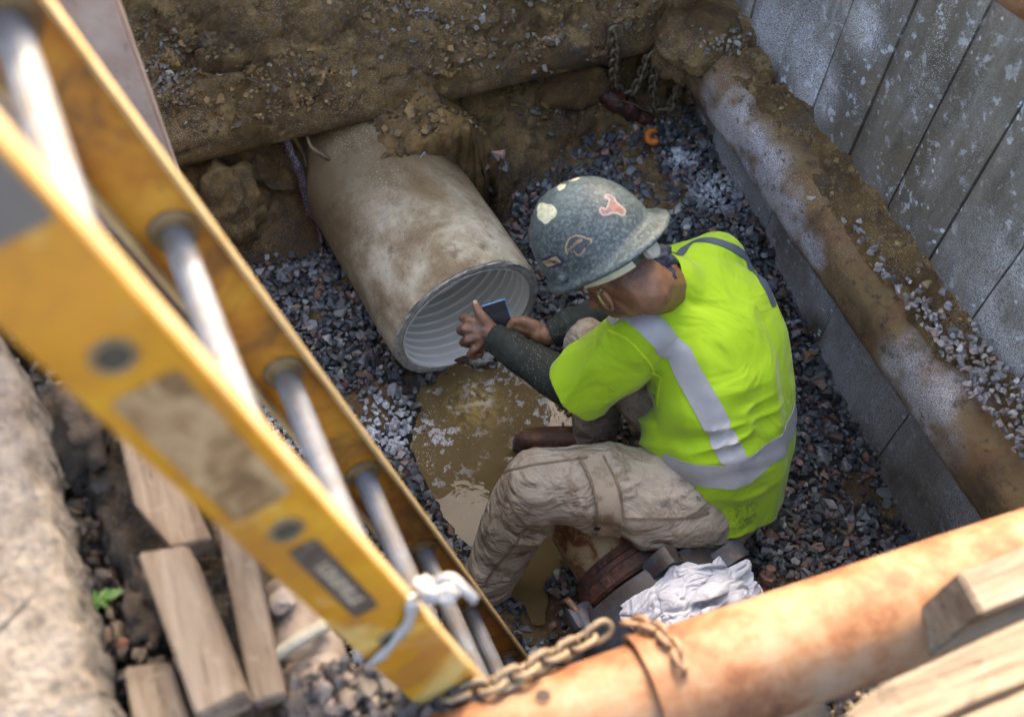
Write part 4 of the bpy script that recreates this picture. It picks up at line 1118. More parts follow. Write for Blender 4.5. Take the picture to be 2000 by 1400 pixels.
-2,19,19,21,27,21,30,18,19,23,21,13,-4,3,8,14,-8,21,11,21,26,12,16,16,12,9,16,20,25,21,20,11,14,-3,9,16,6,1,13,16,14,13,19,13,1,13,14,19,21,27,26,-2,22,22,11,9,12,30,38,37,13,15,
15,13,-6,18,17,22,25,25,25,30,10,21,16,21,16,-11,-2,18,21,23,2,17,7,15,16,12,19,14,14,18,22,24,22,16,14,-6,4,17,7,8,15,16,8,12,11,13,13,14,10,20,21,18,27,6,19,17,17,16,4,32,41,29,
30,-3,14,11,3,16,16,23,22,26,20,25,27,7,19,16,15,7,3,18,15,5,9,20,23,16,7,10,5,27,22,16,14,17,22,20,10,10,-6,19,10,9,18,14,17,11,-1,14,9,10,20,19,22,19,27,16,7,13,18,4,26,31,35,29,
29,14,-7,15,15,10,15,18,26,29,16,14,22,22,9,16,14,8,17,12,7,11,29,23,11,15,14,9,6,6,27,24,18,12,11,12,9,8,10,13,-5,0,27,15,9,13,15,14,0,13,2,24,22,22,25,27,12,5,14,12,22,32,30,25,
29,17,10,5,13,3,19,21,23,26,27,10,12,21,13,19,14,12,8,13,20,27,14,19,20,12,-2,-1,23,-1,22,32,19,18,14,11,8,-4,14,-8,16,7,14,15,9,13,13,15,13,12,-2,16,23,23,25,26,23,6,8,12,27,34,
19,37,14,17,14,8,14,2,18,23,25,25,26,19,8,7,16,15,16,12,13,22,23,14,26,22,13,-8,-3,4,18,21,9,27,18,20,7,11,13,10,-12,15,-1,16,17,3,18,12,-2,12,13,14,8,16,15,22,25,28,22,21,6,14,24,
18,38,28,10,15,15,15,10,-1,20,23,26,25,28,20,18,9,5,10,15,19,23,22,7,28,25,15,-9,8,6,-1,11,21,23,12,14,16,8,9,11,4,10,4,-10,30,6,10,21,1,-1,7,14,4,21,21,16,20,19,23,21,19,17,15,19,
35,23,24,15,9,11,16,16,15,12,22,25,23,23,23,18,13,9,10,17,15,24,27,22,13,23,-15,-7,13,11,16,13,21,20,14,15,4,13,5,-5,17,0,2,21,42,8,7,13,8,3,-1,13,3,20,25,22,21,20,14,15,17,19,19,
29,30,22,19,20,4,6,15,18,20,22,23,24,21,19,16,16,14,13,17,20,22,22,25,9,23,16,-6,-16,-7,17,14,21,22,18,19,14,6,2,2,9,-6,11,14,9,40,18,9,4,15,10,5,-5,18,20,19,17,20,20,20,13,8,13,
25,30,35,28,15,9,15,12,22,21,23,23,21,21,17,13,11,11,14,14,18,21,25,9,20,31,18,-7,8,-14,-14,17,13,19,21,21,21,17,-3,1,12,-4,10,-1,10,30,29,15,16,12,11,14,13,11,12,20,17,17,15,11,
17,13,12,13,17,32,33,29,17,16,22,25,23,22,22,21,18,16,13,11,8,6,13,16,22,18,24,5,26,15,19,-8,4,-13,13,2,13,16,20,19,19,19,-3,8,0,10,-3,11,19,3,135,-35,0,29,34,10,-34,-10,-12,-7,
-29,11,24,-29,-1,-9,-15,-5,-14,-15,-1,-8,-4,0,1,1,11,19,11,14,-12,7,-1,-6,15,12,22,53,-54,-55,1,-50,-4,2,35,77,-17,-47,0,17,9,-5,-14,3,8,7,-11,1,8,-6,-7,-2,0,3,140,-16,-27,23,34,
23,-13,-34,-19,-14,-11,16,24,-13,-21,4,-7,-9,-2,-11,-11,-2,-4,-6,-3,0,5,11,19,-15,14,-1,-8,3,14,18,22,32,-36,-60,1,-36,-21,5,52,71,-38,-53,33,14,6,-8,-12,-1,-2,15,3,0,0,8,0,-7,-3,
-3,126,12,-22,-8,32,15,15,-23,-34,-2,2,-11,-2,30,-16,2,-18,11,2,-4,-10,-11,-9,-14,-16,9,-4,27,12,-27,17,13,-6,-7,22,19,18,23,-39,-56,-18,-26,3,2,48,75,-40,-63,43,5,22,-10,-11,-8,2,
10,-11,4,9,19,2,-5,-6,0,100,22,18,-2,0,34,-19,-7,-7,-22,15,-10,-10,-1,17,-13,-11,5,-3,28,-3,-9,-18,-23,-24,-4,-5,17,21,2,4,10,-2,-10,2,30,30,24,-22,-57,-15,-46,-18,14,46,69,-15,
-78,34,23,15,-10,8,-17,-16,21,4,0,6,3,30,0,-5,-2,72,21,16,14,11,24,29,-1,-24,-10,-6,-1,-10,-1,-5,1,-22,-4,7,7,36,-20,-21,-10,-17,-38,11,6,36,3,2,-1,-2,7,-17,15,33,33,15,-57,-32,
-46,-43,4,38,78,15,-86,28,17,15,7,15,-23,-8,-5,11,9,-1,3,13,30,11,-2,83,-14,7,15,8,9,17,23,21,10,5,-18,-13,4,-3,-14,-11,-23,-4,-1,34,31,-30,-27,-8,-27,15,1,4,31,5,3,-5,-2,-11,-10,
14,32,40,-46,-20,-44,-50,-13,10,75,60,-90,27,16,6,2,4,-15,4,6,-3,4,13,5,4,11,30,12,106,-24,-13,-3,1,-1,-3,10,18,22,32,19,8,-13,4,-1,-18,-18,-16,-7,-3,44,30,-39,-18,-33,17,9,4,12,2,
14,-5,6,-11,-11,-4,18,37,-5,-22,-52,-55,-3,-14,65,79,-85,41,15,6,-11,-3,-2,16,-8,1,7,7,7,5,0,10,36,127,-17,-11,-2,2,2,2,-7,-9,-5,1,19,25,30,3,1,-3,-19,-5,-16,-5,-14,49,29,-24,-29,
-17,21,18,8,-6,-24,11,-1,6,4,-10,22,10,10,-30,-56,-45,11,-14,59,75,-89,39,28,3,1,-3,-1,-15,14,-7,7,18,2,0,10,-9,17,120,10,-2,0,9,16,7,4,0,-8,-16,-26,-5,13,33,9,-8,2,-14,-1,-29,-7,
-17,44,29,9,1,-5,-21,-24,-26,-3,10,11,10,21,8,24,15,5,-50,-58,-31,-5,2,63,54,-87,23,54,16,-1,-23,19,-14,0,6,1,17,2,8,-2,8,13,137,7,9,4,22,17,12,14,-4,7,-14,-17,-23,-28,-14,26,8,-1,
3,-17,-10,-30,-7,-22,6,-4,-9,-5,-7,-5,5,13,17,18,15,14,22,26,22,-13,-40,-47,-27,2,17,68,-31,-47,58,18,26,-22,-21,32,-9,8,-18,19,9,-20,34,14,12,11,160,0,14,13,21,24,13,3,17,-9,5,
-17,-12,-20,-29,-34,3,7,13,-1,-24,-16,-16,2,18,-17,-22,-10,0,3,23,-3,3,4,15,9,16,29,15,-11,-29,-38,11,11,25,-57,-22,59,36,12,-1,-7,-38,14,23,-10,2,4,11,-18,11,41,25,6,168,15,9,20,
20,17,23,-6,22,-13,-19,21,2,-31,-33,-14,-21,-7,4,9,-14,-11,-17,-10,5,9,-13,-13,-4,-1,6,20,0,-9,6,4,17,26,1,5,-17,-28,-16,-15,-8,12,49,17,37,2,-8,-20,-31,5,7,14,2,7,5,-9,2,14,48,24,
172,19,22,21,21,17,20,-12,14,0,-30,-9,10,30,-37,-12,-28,-11,-11,7,-1,-7,3,-13,-7,6,10,-6,-2,6,7,-7,-6,-3,0,4,2,5,10,-7,-17,-12,-4,0,9,33,13,3,13,0,-5,-12,-44,18,4,-2,9,2,16,-5,6,2,
21,43,162,14,40,37,18,18,5,9,10,-15,-9,-21,9,24,-20,-34,15,-34,-4,-8,6,0,-14,-12,-24,-24,-22,-11,8,5,-3,5,26,16,19,17,14,5,-4,-2,-3,-3,-1,-3,2,35,-5,14,5,-2,-6,-38,-20,9,-6,13,-9,
16,2,7,7,11,3,30,168,21,26,47,25,12,15,8,3,11,4,-7,-13,-31,-18,-11,0,-6,-3,-16,-6,20,14,15,20,9,-21,0,5,25,-1,-36,4,23,-26,-6,6,-14,-18,-7,1,-2,-1,-1,3,25,-6,9,-4,9,-21,-42,4,5,-2,
1,4,12,1,-2,12,5,20,21,184,19,12,54,31,16,19,10,3,-8,-5,-2,-3,-9,-3,-3,-5,-14,-16,-16,-18,12,15,31,7,5,-12,-43,5,32,5,-35,5,34,-6,-21,1,-1,-9,-6,-2,0,-1,1,1,9,14,15,-8,-30,-20,-34,
-5,10,12,9,-4,8,9,2,8,2,15,34,181,24,1,34,42,14,-2,-13,-18,-22,-23,-15,-12,-8,-3,4,10,15,17,20,21,15,8,16,25,29,18,13,1,15,10,-7,-29,-9,-9,-18,-24,-14,-15,-9,0,-1,3,12,6,-7,-5,-7,
-5,-8,-9,-24,-23,7,7,4,10,11,-6,18,5,3,16,30,164,21,26,30,6,4,-13,-23,-1,14,-32,-10,-4,-1,1,3,13,36,23,16,11,7,16,0,-8,-11,-14,-17,-20,-13,-2,2,-6,1,2,7,12,10,14,18,15,2,-12,-17,
-15,-25,-13,-5,2,2,6,31,-15,-16,8,12,5,-1,20,-5,16,5,23,4,182,6,30,26,-2,-7,-7,14,26,-28,5,3,-15,12,-14,9,3,-32,38,30,15,15,8,16,-4,-19,-10,-16,-10,-18,-3,3,9,14,9,8,-2,0,2,4,5,7,
-2,-3,4,-2,-11,-13,-18,-23,-20,1,18,2,7,7,-3,8,7,5,9,4,20,5,212,0,28,27,-26,5,9,18,9,-31,16,-9,-3,-22,5,31,-9,-45,23,41,18,17,22,6,7,-5,-1,4,10,10,5,-4,-18,-24,-14,-1,12,-2,6,0,1,
2,9,1,1,-4,-8,0,-11,-18,-25,-24,-4,2,14,8,6,2,6,1,18,-1,9,22,234,-3,31,7,-6,6,2,25,10,-28,14,-11,1,-15,-1,-17,-2,22,-2,14,30,15,21,14,5,13,24,23,22,12,9,9,5,-22,-49,-47,-28,7,8,0,
-3,4,5,3,4,4,-2,-17,0,-26,-13,-24,-11,-13,1,0,22,10,3,-3,8,9,15,21,229,27,-8,23,7,8,4,22,11,-27,-3,7,7,-23,-14,10,27,9,7,-8,15,24,21,8,3,12,16,13,8,-19,-2,6,23,48,20,-53,-53,-39,
-1,8,0,3,7,-7,1,2,7,-2,-14,-17,-31,-7,-14,-6,-11,-7,4,12,23,-5,9,7,4,19,233,17,19,19,0,10,-1,30,14,-21,-1,9,-12,-3,17,16,-19,9,17,19,6,11,19,-5,1,18,13,15,-20,21,0,-4,-2,-20,54,41,
-55,-40,-36,-4,8,1,6,1,3,-23,10,1,1,-9,-31,-30,-14,2,-8,4,5,5,3,9,10,-11,17,3,259,12,20,15,-10,13,5,17,-5,3,13,6,-2,11,10,-14,9,29,17,3,13,6,-25,13,-1,16,13,20,-32,27,-22,-16,0,20,
-6,16,56,-56,-20,-28,-6,9,10,-3,0,-10,11,-21,-2,7,-7,-36,-25,-18,-6,0,6,22,15,-22,9,11,13,-2,275,18,9,5,-9,2,6,17,19,9,3,19,8,-5,-1,12,10,8,47,-42,9,-6,4,17,1,17,11,20,-26,26,-23,
-35,7,13,6,20,3,16,-50,5,-16,-13,-1,9,10,-6,-7,0,-23,-1,-3,5,-15,-23,-15,-7,0,5,10,4,-3,4,22,1,292,12,12,-4,0,5,9,16,14,7,12,9,19,-4,2,7,-8,22,39,-25,13,-28,10,13,6,19,10,-3,-13,
18,6,-32,3,13,-1,-3,33,27,-50,-31,10,-13,-12,-6,-2,22,-5,-8,-11,-17,-25,-6,-3,33,4,-5,-1,-3,-5,-6,-14,4,2,18,313,5,15,1,1,3,10,11,10,14,13,13,9,6,3,3,4,0,8,-7,21,-8,7,1,9,2,30,-1,
-11,-15,26,-31,-7,23,10,-8,-10,47,-6,-44,-19,13,-13,-3,-6,-8,12,0,-8,-22,-22,-27,-21,-8,-2,-3,1,11,13,24,13,-1,2,2,326,5,1,-1,20,-11,-1,20,17,5,29,11,19,12,8,2,4,4,-2,7,-10,-13,6,
21,4,3,12,18,-17,-18,17,-24,1,4,19,3,-27,17,40,-32,-31,-12,12,-2,-1,-2,-21,2,9,-13,-42,-9,-14,-33,-8,4,19,15,-6,35,17,2,-17,12,343,9,-4,-5,19,-5,1,12,-9,21,25,20,27,23,18,9,-1,3,1,
4,-16,-6,-18,14,16,5,18,6,-2,-21,-30,17,-7,18,-10,13,-14,-1,11,10,-22,-19,-15,9,11,-1,-14,-22,0,9,-17,-32,-14,-28,2,0,12,20,1,22,25,-9,6,-14,368,-4,5,-5,-6,4,9,8,-6,21,20,21,32,27,
16,18,5,11,-3,-6,4,-9,-18,-9,16,5,9,-2,5,-15,-10,-1,5,-4,3,-6,8,0,-9,10,-24,3,-20,-10,0,4,8,-17,-16,-8,-1,8,-23,-2,1,-4,13,-7,12,30,-3,7,-2,-13,359,17,-2,8,-2,1,11,7,-9,21,20,19,
25,36,11,21,7,19,7,-2,-11,-13,-3,-12,-6,15,4,-3,11,-11,-16,-9,-5,18,-3,-19,11,3,4,13,-29,0,-15,-8,-9,-5,5,2,-8,-4,5,12,8,0,8,2,-1,2,8,-5,-9,-34,20,-4,372,5,10,5,-3,-5,24,6,-22,33,
13,26,19,22,28,17,8,-5,36,10,-1,-12,-14,-11,-6,-2,8,5,-1,-11,-5,-6,-8,-9,-1,7,0,9,3,3,-11,-9,-14,-4,-8,-4,6,-12,6,-15,-6,-5,-9,1,1,5,5,14,33,-26,1,24,-5,-6,388,6,0,11,-4,2,9,-5,7,
7,16,22,40,14,3,40,15,-4,8,33,-26,29,-9,-22,-3,-4,-4,7,0,1,-5,-7,-6,-11,-4,-4,0,-10,-2,1,1,4,-9,-9,-1,3,-2,-2,-4,-4,2,6,17,14,6,1,-9,-11,-9,17,20,1,-19,-38,384,23,3,-2,11,-18,21,
-9,10,10,12,25,29,34,-12,32,26,8,8,36,-40,-2,20,-4,-15,-5,2,-3,4,-7,8,-1,-17,-14,7,-5,-5,-4,-14,-9,-4,2,3,5,-6,1,4,2,-1,-3,6,16,-6,11,12,10,2,4,5,5,-5,-23,-24,-32,392,5,23,6,2,-7,
12,0,4,12,10,21,27,32,2,19,20,8,20,15,-7,-7,-20,24,-1,-1,-7,5,-7,-3,-10,-11,5,-5,-11,2,6,-8,-11,-9,0,-13,-10,-1,1,5,3,10,10,-4,12,4,13,10,1,4,21,12,-3,-19,9,-26,-30,-36,402,9,7,20,
8,-7,10,4,3,4,-2,39,24,25,14,-1,25,14,8,-7,27,-3,-24,-2,15,12,2,-3,4,-10,-7,-11,-8,-12,-7,2,-5,7,-2,-10,-7,0,2,-8,-14,-10,-13,6,35,19,5,7,-1,2,2,9,11,20,11,-18,2,-34,-25,-44,427,7,
6,-4,22,-15,22,-4,-7,22,-15,37,37,-6,45,-3,3,23,19,-15,4,24,-11,-13,2,8,16,9,0,-1,-12,-7,-7,-14,-8,-9,-7,-17,17,3,3,4,-5,-13,-13,0,-6,-18,4,47,21,6,0,5,3,9,12,12,4,-4,-25,-33,-52,
53,438,0,15,5,2,-12,23,-13,3,9,5,19,44,8,16,31,-14,-1,16,7,7,13,7,-1,8,8,12,4,1,-6,-3,-11,-2,-13,-11,-8,-24,-6,-15,-5,-11,2,2,27,10,5,-30,-16,2,16,52,12,1,8,10,10,2,-3,-12,-37,-45,
-13,60,22,464,-5,0,3,12,-4,5,3,-1,17,-1,17,17,31,16,28,2,-23,7,24,14,17,-1,5,15,8,6,-5,-3,9,-13,-15,3,-18,-19,-8,-6,-7,-15,3,-11,-18,10,-4,20,11,2,-28,2,8,24,46,10,-3,-12,-14,-26,
-16,-18,-13,35,32,26,8,493,-17,-4,12,-14,12,10,9,-1,-5,11,13,26,22,17,25,-3,-3,-4,26,16,9,1,26,2,11,12,-3,-8,-7,3,-17,-10,-11,-24,-15,2,-10,0,-18,5,-10,-8,11,8,19,-25,-6,10,8,9,16,
25,-29,-18,-6,-1,0,14,40,18,12,4,19,523,-8,-10,-1,-17,8,3,13,1,-3,1,17,23,37,9,0,29,-19,13,3,26,3,29,4,31,-8,-1,-13,4,9,2,-15,-11,-13,-32,-15,5,-27,11,-1,4,-7,-18,8,13,-1,-8,-9,18,
11,7,1,0,2,15,0,6,16,11,6,-12,12,30,-6,564,-24,-22,-15,12,-3,-16,1,4,23,4,6,14,38,32,3,9,-11,4,23,24,0,17,34,-7,27,-4,-14,0,-16,15,-10,-27,6,-26,-18,-11,-13,-26,23,-19,5,20,11,6,
-24,-9,20,9,10,3,-2,6,3,4,21,11,11,11,-12,13,-9,2,13,581,-19,-16,-17,-20,17,-10,0,-4,10,14,16,8,17,46,20,-5,5,3,26,-12,27,35,-4,30,23,-4,-17,-7,-29,17,-13,-19,-24,13,-25,-6,-24,-4,
-11,14,3,-7,12,17,-19,22,-2,12,5,-4,2,0,14,-3,13,9,6,26,-6,9,-10,6,18,607,-27,-25,-9,-25,-15,26,6,-16,13,2,22,24,0,42,1,33,-2,-3,-13,35,18,53,1,35,-12,15,-20,-22,-5,-18,26,-24,-34,
-13,5,-24,1,-10,6,2,10,7,24,-8,-1,10,9,-9,-25,1,12,2,7,10,18,-11,3,8,18,12,9,11,23,624,-24,-19,-21,-24,-8,14,-15,9,4,-3,20,19,15,25,33,11,-5,6,-9,22,46,7,47,20,-1,8,-19,-20,-28,7,
-10,18,-32,-23,-9,-2,-17,-2,4,18,12,16,-8,17,7,-27,-35,-5,11,6,5,-1,23,5,14,10,6,4,12,15,-10,30,39,619,-1,-21,-27,-16,-24,8,-3,-3,24,-2,16,20,16,9,25,34,9,-16,12,20,50,3,38,21,-7,
22,-24,-28,-22,2,-1,-17,-3,-13,-10,-1,-13,-3,5,19,13,-14,30,-18,-43,-23,12,15,23,-10,7,0,4,12,18,-2,5,7,17,25,6,31,-2,634,-33,-26,-29,-15,-13,6,-4,22,29,-17,20,18,18,22,11,28,24,2,
6,2,67,-8,37,5,20,14,-15,-26,-22,0,-2,-24,-12,-24,4,11,-6,-1,10,21,-15,24,-39,-45,-11,17,23,-8,2,13,-6,17,13,2,-5,22,2,15,10,20,21,10,43,653,-42,-19,-23,-20,-22,-1,3,31,29,-14,22,
19,16,15,14,10,5,9,13,42,9,41,25,8,18,13,-25,-30,-21,0,-5,-3,-9,-27,-19,3,27,11,13,-2,-11,-28,-53,3,20,25,-16,16,-5,13,-9,16,-10,33,-5,1,22,17,20,-7,34,43,31,657,-25,-33,-21,-4,
-26,3,5,10,17,12,17,21,20,13,11,7,4,8,28,8,50,26,29,6,11,-10,-12,-25,-29,18,-5,-17,-7,-10,-22,-16,5,26,4,-35,-23,-28,38,17,17,3,-21,-12,31,10,-22,16,-17,18,10,24,5,24,21,19,36,46,
25,662,-28,-20,-21,-13,-3,11,7,12,13,11,11,12,11,20,13,6,1,21,11,17,44,22,10,20,-28,-16,-15,-4,-2,2,-2,-8,-8,-9,-2,-21,-17,-1,15,-14,-43,31,49,4,6,-19,-10,-26,11,38,-8,16,-20,9,8,
20,15,23,24,19,36,47,50,686,-21,-14,-4,-5,-2,8,14,-3,10,7,8,10,8,4,1,15,5,11,22,21,16,20,22,-15,26,0,-9,-7,-8,-1,-4,-12,-13,-17,-16,-4,-22,-22,-17,5,21,36,-6,26,4,-17,-17,-20,-4,
36,-5,14,-8,19,9,14,12,14,29,33,39,49,18,713,0,7,7,5,2,4,-1,1,-1,-1,3,3,-10,4,1,-10,7,18,18,18,13,8,7,9,7,11,13,11,4,-8,-12,-18,-20,-18,-24,-10,-3,-19,-40,29,24,12,11,15,-10,-1,
-17,-25,17,-2,15,8,-3,14,15,16,12,6,28,42,46,40,7,331,5,10,-11,2,21,9,44,38,31,20,36,22,-3,-34,-13,-3,35,-26,-4,36,35,18,7,-2,-5,-4,-40,-12,2,20,55,-5,-3,-5,-23,3,11,38,-17,-31,
-13,-29,-22,-21,-55,-21,22,20,2,-10,-56,-45,-16,-66,-50,-23,8,-12,-23,-22,-42,-44,-26,351,6,14,-7,-6,12,2,7,41,39,2,42,29,24,-11,-25,-14,2,29,-21,20,37,29,1,-2,7,1,-22,-34,9,4,32,
46,-33,-12,-5,4,-31,68,-38,-30,11,-3,-26,-35,-66,7,28,6,-27,14,-52,-66,-23,-27,-42,-42,-28,-22,-11,-11,-8,-50,-35,378,7,14,2,-8,-1,9,-21,11,44,41,-19,41,32,28,-27,6,-13,-13,7,12,
28,35,-11,-6,20,-7,5,-9,8,3,14,40,-10,-29,-13,5,-39,40,-38,-24,6,26,-11,-24,-76,15,36,-16,-11,-15,-38,-65,-41,-22,-24,-30,-32,-28,-25,-3,-14,-27,-45,391,20,14,-7,0,7,7,-9,-32,17,
45,33,-30,34,61,10,7,-5,-10,-8,2,7,18,-13,-6,18,-14,12,-12,47,-12,23,22,22,-22,-14,-1,-36,19,-29,-33,-8,19,-10,20,-69,0,31,3,-34,-29,-42,-53,-63,-22,-15,-11,-19,-34,-15,-21,-18,
-11,-33,394,13,21,24,10,4,-2,-23,-5,-24,20,47,-25,18,40,61,23,6,-7,-14,-4,13,12,-42,-17,4,-14,-1,-1,36,-9,22,26,44,9,-14,-2,-22,-25,-30,17,-28,-22,-10,28,-21,-30,22,30,-31,-32,-44,
-54,-57,-44,-45,1,-9,-5,-13,-26,-9,-19,-14,422,2,1,7,11,11,22,29,2,-30,-20,4,18,-3,25,39,61,29,6,-14,-4,-19,15,-24,-31,9,-31,-13,31,8,-5,17,19,31,39,2,-21,-6,-7,-24,-44,-7,-22,-38,
32,-14,-7,-4,36,-2,-22,-45,-53,-53,-45,-60,-41,-12,21,3,-9,-1,-9,-4,446,12,7,9,18,15,10,8,0,1,11,-6,-13,-3,6,25,31,56,31,4,-29,0,-34,0,-31,15,-27,-31,21,42,-5,11,15,15,14,34,-13,
-20,16,-57,-21,-45,-18,-30,5,-10,13,27,6,4,-10,-23,-50,-63,-60,-39,-55,-31,-5,33,0,16,9,6,461,9,9,27,35,29,17,32,14,-3,-16,-24,-16,-2,-8,10,16,19,57,28,-13,-23,2,-38,-41,4,8,-22,
-16,36,21,15,20,8,11,7,0,-31,17,-45,-54,-33,-20,8,-13,-15,17,41,10,-14,-37,-13,-25,-67,-73,-23,-39,-36,-33,12,38,8,36,27,454,32,14,5,32,44,14,35,38,20,3,1,-26,-33,-11,-12,8,3,19,
56,28,-9,-20,-4,-20,-29,-10,7,3,7,7,17,11,10,5,-1,-8,-32,-11,-68,-44,-24,-17,2,42,-21,27,33,-6,-50,-5,-12,-36,-56,-77,-40,-21,-28,-40,11,6,49,26,52,467,0,25,42,12,28,53,32,-3,30,
-28,20,45,-7,-30,-26,-14,-2,1,25,62,33,1,-1,-30,-28,2,8,17,21,12,6,-4,-12,-15,-16,-18,-31,-42,-64,-44,-27,-10,27,50,-23,45,16,-58,12,-16,-25,-46,-52,-60,-67,-35,-1,-22,8,-6,17,51,
59,459,28,22,42,27,16,52,-14,19,31,-17,-13,27,38,14,-6,-33,-18,-10,9,33,64,39,17,0,5,25,17,12,8,-26,-2,-12,-15,-43,-35,-35,-31,-43,-67,-45,-8,-29,27,59,19,37,-69,-14,11,-15,-44,
-48,-59,-37,-49,-55,-35,27,7,4,6,25,55,432,48,44,29,13,55,9,35,18,29,-4,-18,-45,10,14,27,41,-25,-17,-14,17,48,66,36,24,14,33,25,10,-1,-28,-41,-23,0,-35,-40,-44,-31,-39,-49,-26,6,8,
41,14,7,-62,-7,-22,-21,-2,-49,-41,-71,-45,-31,-31,-49,-15,28,28,19,15,37,409,46,62,40,8,52,32,1,33,33,16,-20,-29,-25,26,-10,18,44,-17,-26,-16,42,46,54,46,27,17,25,3,-4,-14,-14,-23,
-28,-32,-35,-36,-36,-23,-19,2,16,18,4,-14,-66,-6,2,-27,-28,-33,-50,-34,-54,-50,-48,0,-33,-32,-8,43,38,30,40,392,56,49,55,10,40,19,23,30,28,35,-11,-27,-15,10,22,-19,-9,50,-19,-32,
-22,-5,26,16,8,0,8,-2,-16,-5,-12,-1,-16,-1,7,9,10,3,1,0,2,-3,-20,-31,-47,-9,38,-14,-27,-53,-21,-52,-47,-34,-61,-34,6,-18,-38,18,56,51,48,393,38,49,48,37,11,33,20,33,23,26,21,17,-1,
1,-7,-16,-37,46,-1,-21,-39,-30,-28,21,-2,-16,-47,-27,18,9,-13,-14,40,-13,16,54,28,21,9,3,-12,-16,-16,-20,-42,-20,29,-24,-25,-36,-11,-53,-31,-42,-39,-48,-27,9,-19,-20,45,68,63,370,
58,56,14,41,21,9,4,6,6,10,19,16,18,20,19,18,18,6,10,-13,-25,-39,-47,-23,-10,-10,9,-28,-19,13,22,-27,12,7,41,11,34,39,5,24,-23,-18,-12,-6,-20,-25,-28,-35,4,-28,-33,-56,-29,-37,-34,
-9,-29,-41,-16,22,21,58,67,353,57,59,38,3,3,15,25,31,23,12,0,18,18,9,7,4,-18,5,7,12,19,2,-8,-11,0,14,14,21,32,10,3,-20,-19,-24,-16,-5,0,-4,-1,11,24,-9,-29,-33,-32,-35,-31,-31,-16,
-21,-4,-23,-52,-37,-36,-7,-20,-22,-35,-15,50,60,71,358,49,39,34,26,20,5,1,0,6,-39,-16,-1,13,10,8,11,5,23,32,38,44,53,44,38,33,33,26,17,14,19,6,-9,-20,-30,-43,-42,-33,-20,-19,-25,
-13,-20,-22,-23,-17,-24,-29,-29,-28,-29,-17,1,-29,-34,-37,-46,-28,-2,-1,-28,9,80,86,348,49,30,24,26,18,-1,5,22,-59,20,40,29,-3,35,-42,11,10,3,18,31,35,52,69,50,30,34,21,29,40,14,
11,1,-8,-15,-31,-33,-45,-48,-44,-39,-30,-10,-16,-32,-32,-34,-42,-35,-28,-29,-12,-9,-7,-18,-26,-37,-50,-33,27,-1,-31,71,91,371,21,24,23,8,18,21,41,-60,38,13,44,-34,-14,45,-7,25,14,
4,19,31,32,24,47,52,28,27,27,19,16,9,7,-6,-9,8,0,-15,-28,-35,-46,-53,-33,-17,-16,-15,-14,-28,-45,-49,-46,-38,-37,-12,-8,0,-22,-22,-32,-51,-10,28,-9,66,75,363,37,21,44,3,13,-20,59,
-48,39,-5,45,-31,-7,37,36,38,-22,45,27,25,24,16,6,21,24,10,1,-5,-18,-6,13,36,31,-2,-3,5,3,-7,-34,-48,-44,-28,-14,-30,-14,-12,-12,-48,-42,-51,-42,-45,-18,-9,-16,-10,-15,-25,-45,4,
-4,76,75,394,-9,32,28,16,14,-19,40,-16,48,14,-9,22,11,40,27,-22,43,42,45,18,8,-2,-4,-2,1,-11,-12,-8,-33,-16,-2,18,8,60,29,16,-14,8,-1,-30,-28,-48,-42,-19,-25,-15,-3,0,-46,-40,-52,
-45,-38,-37,-20,-14,-15,8,-19,-31,4,51,80,359,25,8,32,15,26,15,4,8,43,11,3,21,35,-3,27,49,56,30,-10,-33,0,30,-7,-4,22,-16,-20,-43,-17,-26,-28,-4,36,15,50,38,30,-22,3,1,-19,-21,-54,
-40,-39,-22,-2,-3,4,-36,-40,-45,-42,-32,-33,-34,-27,-17,30,-16,9,7,62,327,30,24,16,13,31,26,43,9,38,-12,16,39,10,38,46,43,21,1,-49,16,-10,-11,7,7,20,-18,-19,-45,-14,-18,-23,-25,1,
33,70,-6,39,35,-26,-2,13,-17,-28,-32,-48,-49,-26,-10,2,-1,-19,-39,-37,-37,-32,-32,-26,-34,-19,-15,24,35,35,304,13,38,9,9,31,27,43,47,35,22,-2,21,45,48,25,4,-3,27,16,18,-29,-12,-40,
4,38,-23,-16,-29,-40,-24,-26,-29,-8,17,61,66,-18,30,36,-30,-6,-11,-10,-22,-37,-29,-58,-33,-12,-9,1,-3,-27,-32,-32,-32,-32,-33,-34,-37,14,39,37,299,-8,25,11,23,34,32,35,37,37,44,28,
11,24,44,59,15,-28,-6,29,27,3,-13,-41,-39,40,22,-9,-31,-50,-43,-23,-36,-7,-2,48,57,46,10,-13,32,-11,-36,-25,-20,-20,-26,-29,-53,-35,1,-15,-22,-1,-24,-23,-34,-31,-32,-31,-38,11,62,
4,309,-27,13,17,26,35,35,40,41,30,29,42,27,14,25,42,55,18,-63,-3,33,35,-3,-22,-45,-19,45,8,-27,-21,-45,-30,-35,-6,-23,26,67,20,38,-27,10,18,-11,-40,-28,-33,-20,-24,-32,-39,-29,-11,
-17,2,-21,-16,-26,-37,-32,-29,-41,-1,72,30,286,22,16,17,16,37,34,35,37,41,-1,22,31,29,19,28,31,50,15,-57,-14,36,5,12,-16,-44,3,26,-29,-9,-1,-31,-42,-2,-23,-8,42,45,23,16,-32,7,4,
-15,-18,-50,-45,-21,-26,-32,-28,-25,-22,-13,-33,-21,36,-2,-43,-38,-57,0,45,51,257,38,32,0,28,27,31,44,51,37,21,-25,21,30,28,18,42,12,45,23,-15,-45,-3,14,19,-19,-28,9,4,1,2,-30,-34,
-29,8,-35,24,23,40,19,2,-37,-7,-4,-13,-16,-38,-60,-28,-34,-26,-13,-23,-1,-33,-32,16,38,-53,-44,-69,62,-2,25,251,17,44,20,-15,28,32,41,72,40,37,-32,21,0,27,16,34,35,10,24,30,3,-24,
